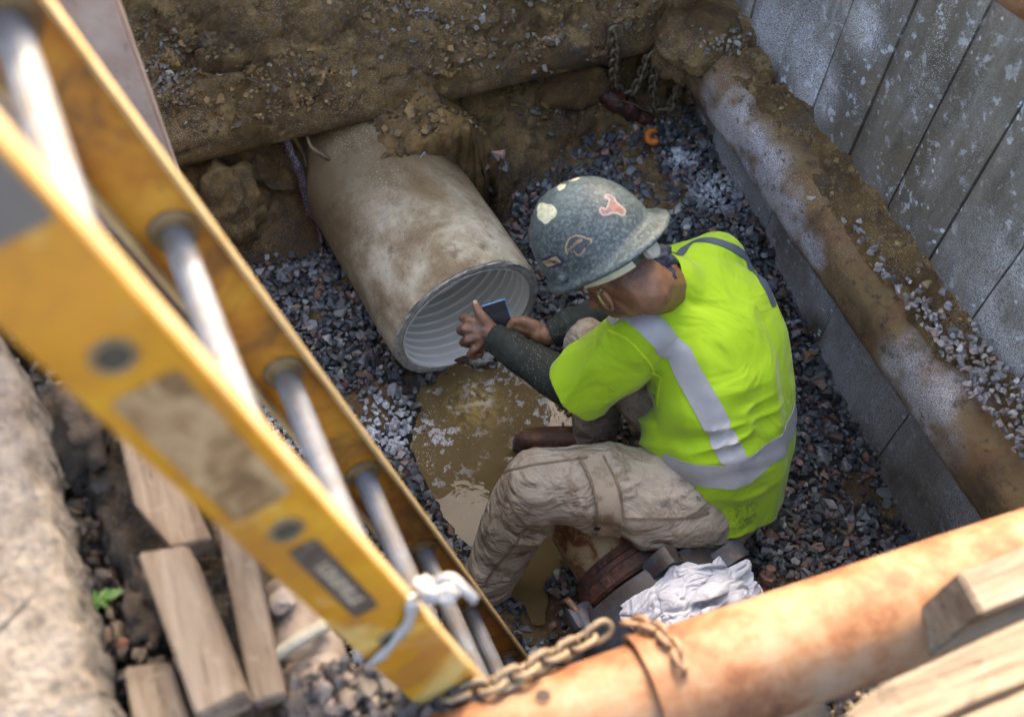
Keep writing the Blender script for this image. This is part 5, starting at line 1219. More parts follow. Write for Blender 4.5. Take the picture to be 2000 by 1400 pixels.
-31,32,6,-8,15,7,0,-18,-49,-28,-1,-27,4,-6,13,16,20,0,15,-39,-23,-10,-15,-19,-35,-53,-33,-32,-30,-23,26,-12,-26,-3,-36,-42,-40,52,-8,30,3,282,-25,23,40,1,10,32,37,70,37,42,-25,56,
-5,-27,22,21,34,33,25,3,6,5,-12,-8,34,9,7,9,2,-4,-24,-26,-36,-21,17,-5,8,1,-1,2,5,-5,-36,-25,-26,-24,-18,-32,-41,-30,-24,-29,-23,-14,-31,-25,-14,1,24,31,28,8,-32,276,12,-23,29,51,
14,-1,27,52,44,59,-19,24,56,-47,-18,37,32,12,39,22,5,0,-18,3,13,31,14,-23,2,9,13,-18,-20,-27,-32,23,-12,-5,-11,4,4,-8,-3,-16,-28,-45,-28,-5,-17,-15,-11,-20,-12,-14,-16,-19,-13,6,
20,15,-26,-31,-18,256,34,-3,5,52,6,32,22,40,2,63,46,-19,50,-45,-10,19,28,40,9,21,17,20,7,-21,5,9,34,15,-26,-11,11,8,-18,-18,-22,-31,-15,-2,-5,-5,0,-5,-4,-6,-12,-25,-39,-32,-23,-20,
-29,32,4,5,10,4,15,0,-15,-35,-36,-38,-42,246,25,30,15,11,-12,51,39,44,-19,43,63,34,15,-48,23,6,7,23,15,10,28,15,28,5,5,-20,10,35,14,-29,-8,-16,-12,-3,-6,-20,-35,-21,-10,-3,-3,-8,0,
-8,-8,-15,-20,-26,-46,-35,-10,-20,6,-5,8,13,20,42,-24,4,-34,-59,-64,228,26,32,32,-5,-15,34,59,49,-13,21,53,68,20,-66,46,19,6,8,-5,42,-14,17,30,22,9,7,-19,10,33,8,-7,-27,-33,-29,3,
-7,-12,-32,-18,-16,-8,-9,-9,-11,-8,-7,-13,-15,-29,-57,-31,8,27,25,18,5,8,32,-21,-41,-44,-67,-73,231,9,24,39,34,-37,21,46,57,26,24,2,57,67,-64,0,21,23,3,18,22,25,-27,24,21,17,21,15,
-19,9,28,-16,4,-21,-33,-48,-10,-8,8,-8,-13,-14,-32,-20,-28,-14,-4,-5,-10,-11,-40,-54,49,29,25,16,7,6,-20,-28,-50,-53,-84,-46,230,15,9,23,41,15,-27,54,31,39,46,18,13,63,-12,-44,22,
16,2,16,42,18,5,-9,17,16,16,35,18,-23,7,20,-19,-20,-22,-29,-46,-8,-8,-6,-6,-7,10,-5,-18,-24,-40,-32,-15,-4,-19,-39,38,25,23,17,4,-11,-34,-46,-59,-71,-21,-37,256,17,-7,3,25,48,-24,
11,32,33,55,52,11,37,20,-47,-8,27,8,-3,32,25,6,33,-2,22,14,15,36,5,-24,0,10,-25,-30,-26,-21,-47,-23,-10,1,-17,-5,4,8,-24,-19,-40,-21,-14,-5,-28,37,18,14,-4,-17,-28,-36,-33,-48,-76,
-25,-45,246,28,16,3,9,43,4,-27,43,20,31,64,57,34,25,-42,-40,1,17,-4,30,30,46,-14,36,-7,8,9,28,39,3,-3,-37,-29,-32,-29,-20,-36,-27,-2,-26,-25,-6,-12,9,37,-26,-29,-10,-40,-20,9,10,
-14,-4,-10,-4,-25,-38,-59,-65,-43,-31,-35,209,23,22,30,32,18,-12,3,53,32,22,20,62,49,29,-11,-36,-35,0,26,33,53,-14,35,-19,-6,21,22,11,26,42,-13,-8,-54,-39,-39,10,-37,-44,-31,-25,
15,40,-38,-38,44,-33,-32,31,-58,-35,-7,-6,0,-17,-26,-35,-45,-41,5,-31,-28,-27,-16,240,-11,17,17,24,37,-17,21,23,52,38,-7,52,53,26,-13,-4,-9,-19,47,34,-16,44,-28,4,42,25,24,12,9,9,
-2,-11,-32,-37,-53,9,-25,-46,-34,-31,11,42,-11,-53,31,-61,19,6,-48,-43,-25,-21,-19,0,-24,-30,-45,-51,-52,-31,-16,14,19,222,37,19,15,-9,14,36,21,22,18,31,37,-2,52,48,-1,-43,-2,33,
33,-5,47,-40,17,51,-9,14,35,2,-10,23,5,-19,-16,-40,-35,-24,-9,-21,-31,-23,17,16,-30,1,-62,37,-12,-48,-29,-18,-19,-42,-32,-32,-8,-32,-32,-43,-42,-48,-27,18,37,180,46,36,32,19,-2,4,
39,26,29,27,26,14,25,33,31,-23,-34,29,39,33,-19,-32,84,25,-5,2,29,-28,-15,28,0,-11,-16,-17,-49,-16,-25,5,-13,-20,-42,-20,-16,6,61,-45,-59,-35,-16,-11,11,-27,-51,-52,-31,-30,-35,
-28,-24,-43,-29,15,40,169,35,33,47,9,29,2,15,7,40,24,21,38,4,34,42,-8,-12,-9,48,7,-20,29,42,50,27,-21,33,-12,-48,-8,26,-13,-29,-26,-22,-45,-10,-10,5,-37,-42,20,-32,64,-63,-37,5,3,
-7,-27,-33,-12,-35,-62,-47,-50,-32,-25,-14,-27,-31,18,34,179,24,34,30,32,36,12,17,-7,-8,25,23,36,7,49,47,42,-10,-38,8,1,4,83,-8,43,47,6,10,-26,-11,-49,14,30,-46,-47,-27,-24,-34,-7,
-5,-23,12,-40,52,-58,-2,15,-6,-5,2,-33,-52,-54,-14,-35,-47,-58,-40,-34,-25,-9,26,14,-21,209,10,39,35,37,15,14,32,-6,-35,19,28,25,21,15,55,37,27,-12,-29,-10,32,84,-9,34,23,32,-8,
-29,11,-28,-13,4,1,-63,-50,-14,-26,1,-6,-10,-39,48,-29,2,-2,17,-3,-19,-26,-35,-32,-72,-43,-6,-32,-38,-35,-27,-18,-18,24,-21,49,222,28,38,29,36,21,13,22,2,-34,22,27,26,21,-12,20,37,
23,26,-2,-4,22,26,53,36,-19,20,9,-28,9,-21,-18,-5,-7,-14,-59,-44,-19,-7,-2,-21,33,10,-3,-14,24,8,-14,-31,-38,-47,-43,-41,-61,-21,-39,-15,-36,-21,21,6,-31,37,-31,239,29,49,12,32,28,
18,16,-11,-20,-11,42,28,23,12,-1,8,30,8,-12,62,26,21,51,27,-4,-9,-16,-27,7,-20,-18,12,-4,-15,-22,-48,-19,-18,1,19,23,-6,-18,28,7,-14,-14,-17,-39,-51,-62,-40,-40,-50,-41,-27,-11,
-21,-7,45,14,-19,-54,233,58,36,-1,39,19,27,14,-45,-23,13,30,33,38,21,14,14,-21,1,32,12,60,42,23,23,-15,-15,-19,-2,-13,-12,-11,-7,0,4,-5,-20,-33,1,-3,-1,4,0,-19,47,2,-33,-18,-21,
-27,-41,-54,-45,-35,-44,-45,-32,3,-5,-31,-8,34,-13,-24,232,44,49,-25,29,36,35,15,-45,-4,14,18,23,28,34,30,6,9,-16,5,18,44,43,18,16,-3,-19,-19,-23,-11,-7,-6,-2,1,2,22,1,-11,-17,11,
1,16,-17,-24,-9,0,-18,-12,-16,-33,-35,-48,-40,-42,-25,-32,-34,-34,26,-12,-44,-18,-15,23,249,7,31,37,-7,23,32,37,4,-16,14,27,15,-2,9,24,21,28,8,3,-2,30,23,10,9,-4,3,2,-3,-8,-11,-9,
-13,-12,-6,6,29,13,3,-8,26,-62,21,2,-12,-38,-28,-15,-15,-40,-36,-46,-39,-39,-13,-14,-30,-38,-17,26,-18,-41,-21,-25,281,7,1,19,23,9,17,25,29,6,15,20,21,30,-5,-26,2,31,49,6,9,-22,4,
-1,-2,-4,-5,3,3,0,-13,-10,-7,-3,6,11,28,45,8,21,-17,-65,-3,41,-16,-32,-36,-19,-13,-47,-50,-41,-39,-34,-19,18,-30,-24,-41,-9,14,-11,-22,-72]
    q = np.cumsum(np.array(steps, dtype=int).reshape(3, 52, 64), axis=2).transpose(1, 2, 0).reshape(-1, 3)
    lo, hi = A(0.60856, 0.52969, 0.29493), A(0.96934, 0.72468, 0.45415)
    V = lo + q / 1000 * (hi - lo)
    ii = np.arange(52 * 64).reshape(52, 64); Fs = np.stack([ii[:-1, :-1], ii[:-1, 1:], ii[1:, 1:], ii[1:, :-1]], -1).reshape(-1, 4)
    o2 = bpy.data.objects.new("t2", mesh_from("t2", V, Fs)); COL.objects.link(o2); m = o2.modifiers.new("s", 'SOLIDIFY'); m.thickness = .0045; m.offset = 0; m = o2.modifiers.new("u", 'SUBSURF'); m.levels = 2
    r2 = bpy.data.meshes.new_from_object(o2.evaluated_get(bpy.context.evaluated_depsgraph_get())); bpy.data.objects.remove(o2)
    vv = np.empty(len(r2.vertices) * 3, np.float32); r2.vertices.foreach_get("co", vv); vv = vv.reshape(-1, 3)
    nn = np.empty(len(r2.vertices) * 3, np.float32); r2.vertices.foreach_get("normal", nn); nn = nn.reshape(-1, 3)
    vv = vv + nn * (.0011 * vnoise(vv * 420, 77))[:, None]; r2.vertices.foreach_set("co", vv.astype(np.float32).ravel()); r2.update()
    r2.polygons.foreach_set("use_smooth", [True] * len(r2.polygons)); r2.materials.clear(); r2.materials.append(M_towel); r2.name = "towel"
    link("towel", r2, None, label="crumpled white terry towel lying on the coupling behind the rusty brace", cat="towel")
t = NT("white_terry"); t.color((.80, .82, .88)); t.rough(1.0); t.set("Specular IOR Level", .1)
t.bump(t.noise(220, 4, .9), 1.0, .006); M_towel = t.m
towel()

# ------------------------------------------------------------------ ladder
LD = nrm(A(0.24754932, -0.14381322, -0.95814252)); LW = nrm(A(0.03099361, -0.98724089, 0.15618839)); LN = nrm(np.cross(LD, LW)); LV = A(.029, -.4139, .0007); LV = LV * (.415 / (LV @ LW))
LF0 = A(-.1411, .9158, 2.0935)
t = NT("yellow_fiberglass"); n = t.noise(8, 7, .65)
c = t.ramp(n, [(.3, (.26, .105, .005)), (.5, (.33, .155, .006)), (.7, (.38, .205, .014))])
c = t.mix(t.rng(t.noise(9, 8, .75), .54, .64, 0, .75), c, (.26, .10, .018))
c = t.mix(t.rng(t.noise(5, 7, .7), .50, .62, 0, .6), c, (.36, .15, .015))
c = t.mix(t.rng(t.noise(14, 8, .75), .60, .66, 0, .6), c, (.34, .27, .17))
c = t.mix(t.rng(t.noise(6.5, 6, .65, .5), .50, .60, 0, .6), c, (.22, .09, .02))
c = t.mix(t.rng(t.noise(3.7, 5, .6, .8), .56, .64, 0, .7), c, (.44, .33, .12))
t.color(c); t.rough(.42); t.bump(t.noise(150, 4), .12, .001); M_yel = t.m
t = NT("worn_fiberglass_edge"); n = t.noise(30, 7, .7)
c = t.ramp(n, [(.35, (.26, .17, .06)), (.6, (.31, .23, .12))]); t.color(c); t.rough(.6); M_yedge = t.m
t = NT("patchy_yellow_inner"); n = t.noise(9, 8, .7)  # patchy, darker orange than the outer web
c = t.ramp(n, [(.3, (.20, .065, .008)), (.5, (.32, .13, .009)), (.72, (.42, .22, .02))])
c = t.mix(t.rng(t.noise(14, 8, .7), .58, .68, 0, .6), c, (.14, .05, .012)); c = t.mix(t.rng(t.noise(6, 6, .7, .6), .48, .60, 0, .75), c, (.10, .042, .012)); t.color(c); t.rough(.5); M_yin = t.m
M_alu = simple("dull_rung_aluminium", (.13, .135, .145), .62, 25, .3, .25, 60, .002, metallic=.15, second=(.12, .105, .09), sec_scale=20)
M_ring = simple("rung_plate_dark", (.13, .085, .035), .55, 40, .4)
ladder = root("ladder", (.40, .30, .0), "long yellow fibreglass ladder with grey rungs leaning down into the pit at left", "ladder")
def rail(off, inward, s0, s1, mweb):
    """C channel; off = offset along LW, inward = +1/-1 direction of the flanges along LW"""
    hw, th, fl = .045, .005, .030
    c0 = LF0 + LW * off
    mb = MB(); mb.box(c0 + LD * (s0 + s1) / 2, ((s1 - s0) / 2, th / 2, hw), np.array([LD, LW, LN]), bev=.0015)
    w = mb.build("rail", mweb, ladder, smooth=True, sharp=30)
    mb = MB()
    for sg in (-1, 1):
        mb.box(c0 + LD * (s0 + s1) / 2 + LN * sg * (hw - th / 2 + .0005) + LW * inward * (fl / 2 + th / 2 - .0005), ((s1 - s0) / 2, fl / 2, th / 2 + .0005), np.array([LD, LW, LN]), bev=.002)
    mb.build("flange", M_yedge, w, smooth=True, sharp=30, loc=(0, 0, 0))
    return w
LL = .415
rail(0.0, 1, -1.1, 2.13, M_yin)
rail(LL, -1, -1.1, 2.13, M_yel)
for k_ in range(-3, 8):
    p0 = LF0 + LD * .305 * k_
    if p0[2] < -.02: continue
    mb = MB()
    prof = []
    seg = 48
    V = []; 
    for e, off in enumerate((-.012 / LL, 1.0 + .004 / LL)):
        for q in range(seg):
            a = 2 * math.pi * q / seg
            r = .0175 * (1 + (.045 if q % 3 == 0 else 0))
            V.append(p0 + LV * off + LD * r * math.cos(a) * 1.0 + LN * r * math.sin(a))
    Fs = [(q, (q + 1) % seg, seg + (q + 1) % seg, seg + q) for q in range(seg)]
    Fs += [tuple(range(seg))[::-1], tuple(seg + q for q in range(seg))]
    mb.add(V, Fs); rg = mb.build("rung", M_alu, ladder, smooth=True, sharp=70)
    for off, ax, pr_ in ((LL + .0025, LW, 0), (-.0025, -LW, 0), (.0025, LW, 1), (LL - .0025, -LW, 1)):
        mb = MB()
        mb.lathe(p0 + LV * (off / LL), ax, [(0, .018), (.0, .031), (.003, .031), (.006, .022), (.012, .0195), (.012, .018)] if pr_ else [(0, .0135), (.0, .0195), (.002, .019), (.0035, .0165), (.003, .015), (.002, .0135)], 32, closed=True, x0=LN)
        mb.build("rung_collar", M_ring, rg, sharp=40, loc=(0, 0, 0))
    # rung end from outside: dark disc painted as its shaded hollow
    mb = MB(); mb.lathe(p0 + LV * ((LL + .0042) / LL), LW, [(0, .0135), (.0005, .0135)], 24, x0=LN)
    mb.build("rung_end", simple("rung_hollow_shade", (.03, .025, .015), .8) if "rung_hollow_shade" not in bpy.data.materials else bpy.data.materials["rung_hollow_shade"], rg, loc=(0, 0, 0))
# stickers on the near rail web
def webpt(s_, n_): return LF0 + LW * (LL + .0031) + LD * s_ + LN * n_
def sticker(name, s0, s1, n0, n1, m, rnd=.006, th=.0006):
    mb = MB(); P = []
    for (cs, cn, a0) in ((s1 - rnd, n1 - rnd, 0), (s0 + rnd, n1 - rnd, 90), (s0 + rnd, n0 + rnd, 180), (s1 - rnd, n0 + rnd, 270)):
        for k_ in range(5):
            a = math.radians(a0 + 22.5 * k_); P.append((cs + rnd * math.cos(a), cn + rnd * math.sin(a)))
    n = len(P); V = [webpt(a, b) for a, b in P] + [webpt(a, b) - LW * .0 + LW * th for a, b in P]
    mb.add(V, [tuple(range(n, 2 * n))] + [(i, (i + 1) % n, n + (i + 1) % n, n + i) for i in range(n)])
    return mb.build(name, m, ladder, smooth=False)
t = NT("worn_label_beige"); n = t.noise(18, 8, .75, 1)
c = t.ramp(n, [(.40, (.085, .045, .016)), (.48, (.17, .10, .042)), (.60, (.28, .195, .105))]); t.color(c); t.rough(.7); M_lab = t.m
t = NT("worn_label_dark"); n = t.noise(60, 7, .7)
c = t.ramp(n, [(.35, (.020, .016, .014)), (.6, (.06, .045, .035)), (.75, (.16, .12, .08))]); t.color(c); t.rough(.6); M_labd = t.m
M_lgrey = simple("label_grey", (.085, .08, .075), .6, 10, .1)
def px2web(u, v):
    d = ray(u, v); n = LW; c0 = LF0 + LW * (LL + .003); t_ = ((c0 - CC) @ n) / (d @ n); q = CC + d * t_ - c0
    return q @ LD, q @ LN
sticker("warning_label", .405, .565, -.032, .030, M_lab) if False else None
a = px2web(300, 830); b = px2web(510, 965)
sticker("warning_label", a[0] - .045, b[0] + .02, -.030, .030, M_lab)
a = px2web(590, 1075); b = px2web(705, 1185)
lab = sticker("brand_label", a[0] - .01, b[0] + .015, -.016, .016, M_labd)
print("web coords", a, b, px2web(60, 450))
a2 = px2web(60, 450)
sticker("grey_label", a2[0] - .6, a2[0], -.040, .042, M_lgrey, .004)
M_ltext = simple("label_lettering", (.30, .24, .17), .7, 80, .4)
def text_mesh(txt, size, m, origin, ex, ey, name="lettering", parent=None, ext=.0003, bold=0.0):
    cu = bpy.data.curves.new(name, 'FONT'); cu.body = txt; cu.size = size; cu.extrude = ext; cu.align_x = 'CENTER'; cu.align_y = 'CENTER'; cu.offset = bold
    o = bpy.data.objects.new(name, cu); COL.objects.link(o)
    dg = bpy.context.evaluated_depsgraph_get(); me = bpy.data.meshes.new_from_object(o.evaluated_get(dg))
    bpy.data.objects.remove(o); bpy.data.curves.remove(cu)
    ez = np.cross(ex, ey)
    V = np.array([v.co[:] for v in me.vertices]); W = origin + V[:, :1] * ex + V[:, 1:2] * ey + V[:, 2:3] * ez
    me.vertices.foreach_set("co", W.ravel()); me.materials.clear(); me.materials.append(m); me.update()
    return W, me
mid = (a[0] + b[0]) / 2 + .004
ex = LD; ey = np.cross(LW, LD)
W, me = text_mesh("LOUISVILLE", .021, M_ltext, webpt(mid + .008, 0) + LW * .0012, ex, ey, bold=.0006)
link("lettering", me, lab, loc=(0, 0, 0))
# ------------------------------------------------------------------ near banks
def bank():
    xs = np.arange(-1.05, .30, .009); ys = np.arange(-1.25, 1.46, .009)
    X, Y = np.meshgrid(xs, ys); P = np.c_[X.ravel(), Y.ravel(), np.zeros(X.size)]
    xe = (.20 - .30 * sstep(.30, .42, Y)).ravel() + .025 * fbm(P * 6, 3, 301) - .10 * sstep(.5, 1.0, Y.ravel())
    top = 1.24 + .05 * fbm(P * 3, 4, 302) + .035 * fbm(P * 14, 4, 303) + .012 * fbm(P * 50, 3, 304)
    # dark cleft between slab and stakes
    cl = sstep(.09, .0, np.abs(P[:, 0] + .36 - .05 * fbm(P * 5, 3, 305) + .10 * (P[:, 1] - .7))); top -= .22 * cl * sstep(.45, .6, P[:, 1])
    drop = sstep(0, .16, P[:, 0] - xe)
    Z = top - drop * 1.5 - .02 * fbm(np.c_[P[:, :2], drop * 4] * 9, 3, 306) * drop
    ii = np.arange(X.size).reshape(X.shape)
    me = mesh_from("bank", np.c_[P[:, :2], Z], np.stack([ii[:-1, :-1], ii[:-1, 1:], ii[1:, 1:], ii[1:, :-1]], -1).reshape(-1, 4), M_ground)
    add_color(me, "mix", np.c_[.5 + .5 * fbm(P * 7, 3, 307), np.clip(.55 + .7 * fbm(P * 6, 3, 308), 0, 1), np.zeros(len(P))])
    link("bank", me, kind="structure", label="crumbly dry earth bank on the near left edge of the pit")
bank()
def near_bank():
    xs = np.arange(.16, 1.82, .009); ys = np.arange(-1.25, .60, .009)
    X, Y = np.meshgrid(xs, ys); P = np.c_[X.ravel(), Y.ravel(), np.zeros(X.size)]
    ye = .14 + .03 * fbm(P * 6, 3, 311)
    top = 1.02 + .03 * fbm(P * 5, 4, 312) + .02 * fbm(P * 20, 4, 313) + .2 * sstep(.0, -.3, P[:, 1])
    drop = sstep(0, .12, P[:, 1] - ye)
    Z = top - drop * 1.35
    ii = np.arange(X.size).reshape(X.shape)
    me = mesh_from("bank", np.c_[P[:, :2], Z], np.stack([ii[:-1, :-1], ii[:-1, 1:], ii[1:, 1:], ii[1:, :-1]], -1).reshape(-1, 4), M_ground)
    add_color(me, "mix", np.c_[np.full(len(P), .5), np.clip(.6 + .6 * fbm(P * 6, 3, 318), 0, 1), np.zeros(len(P))])
    link("bank", me, kind="structure", label="sandy earth ledge under the rusty brace at the near edge")
near_bank()
# clods on the left bank
def clods(name, pxs, zr, s, label, tint, n, spread, seed=0):
    C = []
    for i in range(n):
        u, v = pxs[rng.integers(len(pxs))]; p = atz(u + rng.normal() * spread, v + rng.normal() * spread, rng.uniform(*zr)); C.append(p)
    C = np.array(C)
    me = stones_mesh(name, C, rng.uniform(s[0], s[1], len(C)), None, np.array(tint), np.ones(len(tint)))
    o = link(name, me, kind="stuff", label=label); o["category"] = "earth"
clods("rubble", [(130, 800), (180, 870), (90, 720), (200, 980), (150, 1050), (230, 1150), (260, 1250), (190, 1330), (300, 1280)], (1.12, 1.26), (.008, .024),
      "broken earth and small rubble in the cleft between slab and stakes", [(.05, .038, .028), (.13, .095, .065), (.025, .02, .018), (.20, .15, .105)], 420, 34)
clods("rubble", [(640, 1360), (720, 1340), (800, 1380), (880, 1380), (760, 1400)], (1.24, 1.30), (.008, .026),
      "dark crumbled earth at the bottom edge under the ladder foot rail", [(.05, .042, .038), (.08, .065, .055), (.16, .12, .09), (.03, .028, .028)], 260, 34)
lump("earth_clod", atz(165, 830, 1.26), (.06, .09, .06), simple("dry_earth", (.09, .068, .05), .9, 12, .6, .9, 40, .015, second=(.04, .03, .025), sec_scale=9), None, 51, .35, 2.6,
     label="large cracked dry earth lump behind the near ladder rail", cat="earth")
lump("earth_clod", atz(215, 920, 1.20), (.05, .05, .05), bpy.data.materials["dry_earth"], None, 52, .4, 2.6, label="shaded earth lump left of the upper timber stake", cat="earth")
lump("earth_clod", atz(290, 1180, 1.24), (.035, .06, .03), bpy.data.materials["dry_earth"], None, 53, .4, 2.6, label="sunlit earth lump right of the green seedling", cat="earth")

def slab_px(name, poly, z, th, m, parent=None, sub=0, amp=0.0, seed=0, bev=.004, zt=None, **kw):
    """extruded polygon; poly = pixel outline of its top face lying at height z (or per corner heights zt)"""
    top = [atz(u, v, (zt[i] if zt else z)) for i, (u, v) in enumerate(poly)]
    n = len(top); V = top + [p - A(0, 0, th) for p in top]
    bm = bmesh.new(); vs_ = [bm.verts.new(v) for v in V]
    bm.faces.new(vs_[:n]); bm.faces.new(vs_[n:][::-1])
    for i in range(n): bm.faces.new((vs_[i], vs_[n + i], vs_[n + (i + 1) % n], vs_[(i + 1) % n]))
    bmesh.ops.recalc_face_normals(bm, faces=bm.faces[:])
    if bev: bmesh.ops.bevel(bm, geom=bm.edges[:], offset=bev, segments=2, affect='EDGES')
    if sub:
        bmesh.ops.triangulate(bm, faces=bm.faces[:])
        for _ in range(sub): bmesh.ops.subdivide_edges(bm, edges=[e for e in bm.edges if e.calc_length() > .02], cuts=1)
        P = np.array([v.co[:] for v in bm.verts]); d = fbm(P * 26, 4, seed) * amp; bm.normal_update()
        for v, dd in zip(bm.verts, d): v.co += v.normal * float(dd)
    me = bpy.data.meshes.new(name); bm.to_mesh(me); bm.free(); me.materials.append(m)
    me.polygons.foreach_set("use_smooth", [bool(sub)] * len(me.polygons))
    return link(name, me, parent, **kw)
M_slab = simple("beige_concrete", (.15, .122, .095), .85, 30, .5, 1.0, 60, .02, second=(.22, .19, .155), sec_scale=14)  # mottled beige colour of the concrete itself
slab_px("concrete_slab", [(-260, 560), (-10, 640), (8, 690), (38, 735), (36, 790), (64, 850), (58, 900), (92, 955), (90, 1010), (118, 1050), (116, 1110), (140, 1150), (138, 1200), (160, 1235), (158, 1300), (186, 1350), (192, 1440), (-260, 1500)], 1.50, .14, M_slab, None, 6, .0035, 61,
        label="broken pale concrete slab edge in the near left corner", cat="concrete slab")
slab_px("timber_stake", [(205, 745), (290, 790), (412, 1052), (333, 1068), (262, 985)], 1.36, .06, M_wood_y, None, 0, bev=.003, label="short split timber behind the near rail, topmost of the left stakes", cat="timber")
slab_px("timber_stake", [(268, 1078), (366, 1062), (478, 1350), (382, 1398)], 1.40, .075, M_wood_y, None, 0, bev=.004, label="long squared grey timber running down between seedling and rope", cat="timber")
slab_px("timber_stake", [(240, 1302), (330, 1290), (372, 1420), (262, 1430)], 1.36, .07, M_wood_y, None, 0, bev=.004, label="short sunlit timber block at the bottom edge left of the long timber", cat="timber")
mb = MB(); p0 = atz(462, 1050, 1.31); p1 = atz(520, 1330, 1.29)
ax = nrm(p1 - p0); sx = nrm(np.cross(ax, A(0, 0, 1))); sz = np.cross(sx, ax)
mb.box((p0 + p1) / 2, (np.linalg.norm(p1 - p0) / 2 + .03, .022, .03), np.array([ax, sx, sz]), bev=.006)
o = mb.build("timber_post", M_wood_y, None, smooth=False); tag(o, "narrow brown timber with a sunlit edge beside the rope-tied log", "timber")
M_log = simple("dusty_log_bark", (.20, .155, .12), .85, 16, .4, .8, 45, .008, second=(.26, .22, .185), sec_scale=6)
o = rootlet("log", [atz(560, 1150, 1.20), atz(600, 1260, 1.21), atz(640, 1430, 1.22)], [.040, .052, .060], M_log, "thick dusty log lying under the ladder with a pale rope round it", 20, "log", jit=.01)
o = rootlet("rope", [atz(505, 1345, 1.25), atz(512, 1310, 1.275), atz(545, 1275, 1.29), atz(590, 1245, 1.29), atz(632, 1222, 1.28), atz(640, 1208, 1.25)], [.009, .010, .010, .010, .010, .009],
            simple("pale_rope", (.27, .255, .20), .85, 80, .2, .8, 200, .003), "pale rope looped round the dusty log under the ladder", 12, "rope", jit=.001)
# little green seedling
M_leaf = simple("seedling_leaf", (.055, .15, .022), .5, 30, .25, .2, 60, .001)
sc_ = atz(195, 1170, 1.26)
pl = root("seedling", sc_ - A(0, 0, .03), "small bright green seedling growing in the earth cleft at left", "plant")
mb = MB(); mb.tube([sc_ - A(0, 0, .04), sc_ + A(0, 0, .0)], .0015, 6); mb.build("stem", M_leaf, pl)
for k_, (a, L) in enumerate(((5, .038), (50, .022), (120, .026), (182, .040), (235, .024), (300, .020))):
    d = A(math.cos(math.radians(a)), math.sin(math.radians(a)), .25); d = nrm(d); s_ = nrm(np.cross(d, A(0, 0, 1))); V = []
    for t_, w_ in ((0, .001), (.25, .17), (.55, .21), (.8, .13), (1, .01)):
        c_ = sc_ + d * L * t_ - A(0, 0, .012 * t_ * t_); V += [c_ - s_ * L * w_, c_ + A(0, 0, -.001), c_ + s_ * L * w_]
    Fs = []
    for i in range(4): Fs += [(i * 3, i * 3 + 1, i * 3 + 4, i * 3 + 3), (i * 3 + 1, i * 3 + 2, i * 3 + 5, i * 3 + 4)]
    mb = MB(); mb.add(V, Fs); mb.build("leaf", M_leaf, pl)
rootlet("twig", [atz(190, 1003, 1.24), atz(225, 1008, 1.25), atz(268, 1015, 1.25)], [.004, .005, .003], M_log, "pale broken twig sticking out beside the upper stake", 6, "twig")
lump("pebble", atz(240, 1255, 1.27), (.009, .007, .005), simple("brick_red_pebble", (.13, .05, .03), .7), None, 71, .2, label="small brick-red pebble below the seedling", cat="pebble")
lump("pebble", atz(552, 1175, 1.27), (.022, .020, .016), M_log, None, 72, .2, label="rounded brown stone under the near rail's label", cat="pebble")

# ------------------------------------------------------------------ rusty pipe brace
BZ = 1.25
b0 = atz(1150, 1400, BZ); b1 = atz(2000, 1108, BZ)
BD = nrm(b1 - b0); BS = nrm(np.cross(BD, A(0, 0, 1)))
brace = root("pipe_brace", (b0 + b1) / 2, "thick rusty orange pipe brace crossing the near edge of the pit", "brace")
def tcyl(name, c0, ax, s0, s1, r, m, parent, wall=.006, hole=None, amp=.0006):
    ts = np.linspace(s0, s1, max(3, int((s1 - s0) / .012))); na_ = 96
    x = nrm(np.cross(ax, A(0, 0, 1))); V = []
    for t_ in ts:
        a = np.linspace(0, 2 * math.pi, na_, endpoint=False)
        r_ = r + amp * fbm(np.c_[np.cos(a) * 3, np.sin(a) * 3, np.full(na_, t_ * 12)], 4, 401)
        V.append(c0 + ax * t_ + (r_ * np.cos(a))[:, None] * x + (r_ * np.sin(a))[:, None] * np.cross(x, ax))
    V = np.concatenate(V); n = len(ts); ii = np.arange(n * na_).reshape(n, na_); jj = np.roll(ii, -1, 1)
    Fs = np.stack([ii[:-1], jj[:-1], jj[1:], ii[1:]], -1).reshape(-1, 4).tolist()
    # end lip
    m_ = len(V); ri = r - wall; extra = []
    for t_ in (s0, s0 + .03):
        a = np.linspace(0, 2 * math.pi, na_, endpoint=False)
        extra.append(c0 + ax * t_ + (ri * np.cos(a))[:, None] * x + (ri * np.sin(a))[:, None] * np.cross(x, ax))
    V = np.vstack([V, *extra]); k1 = np.arange(na_) + m_; k2 = k1 + na_
    for q in range(na_):
        q2 = (q + 1) % na_; Fs.append((k1[q], k1[q2], q2, q)); Fs.append((k2[q], k2[q2], k1[q2], k1[q]))
    Fs.append(tuple(int(i) for i in ii[-1]))
    mb = MB(); mb.add(V, Fs); return mb.build(name, m, parent, sharp=50)
jn = (atz(1285, 1310, BZ) - b0) @ BD
tcyl("outer_tube", b0, BD, jn - .03, 1.60, .086, M_brace, brace)
tcyl("inner_tube", b0, BD, -.75, jn + .2, .0775, M_brace, brace)
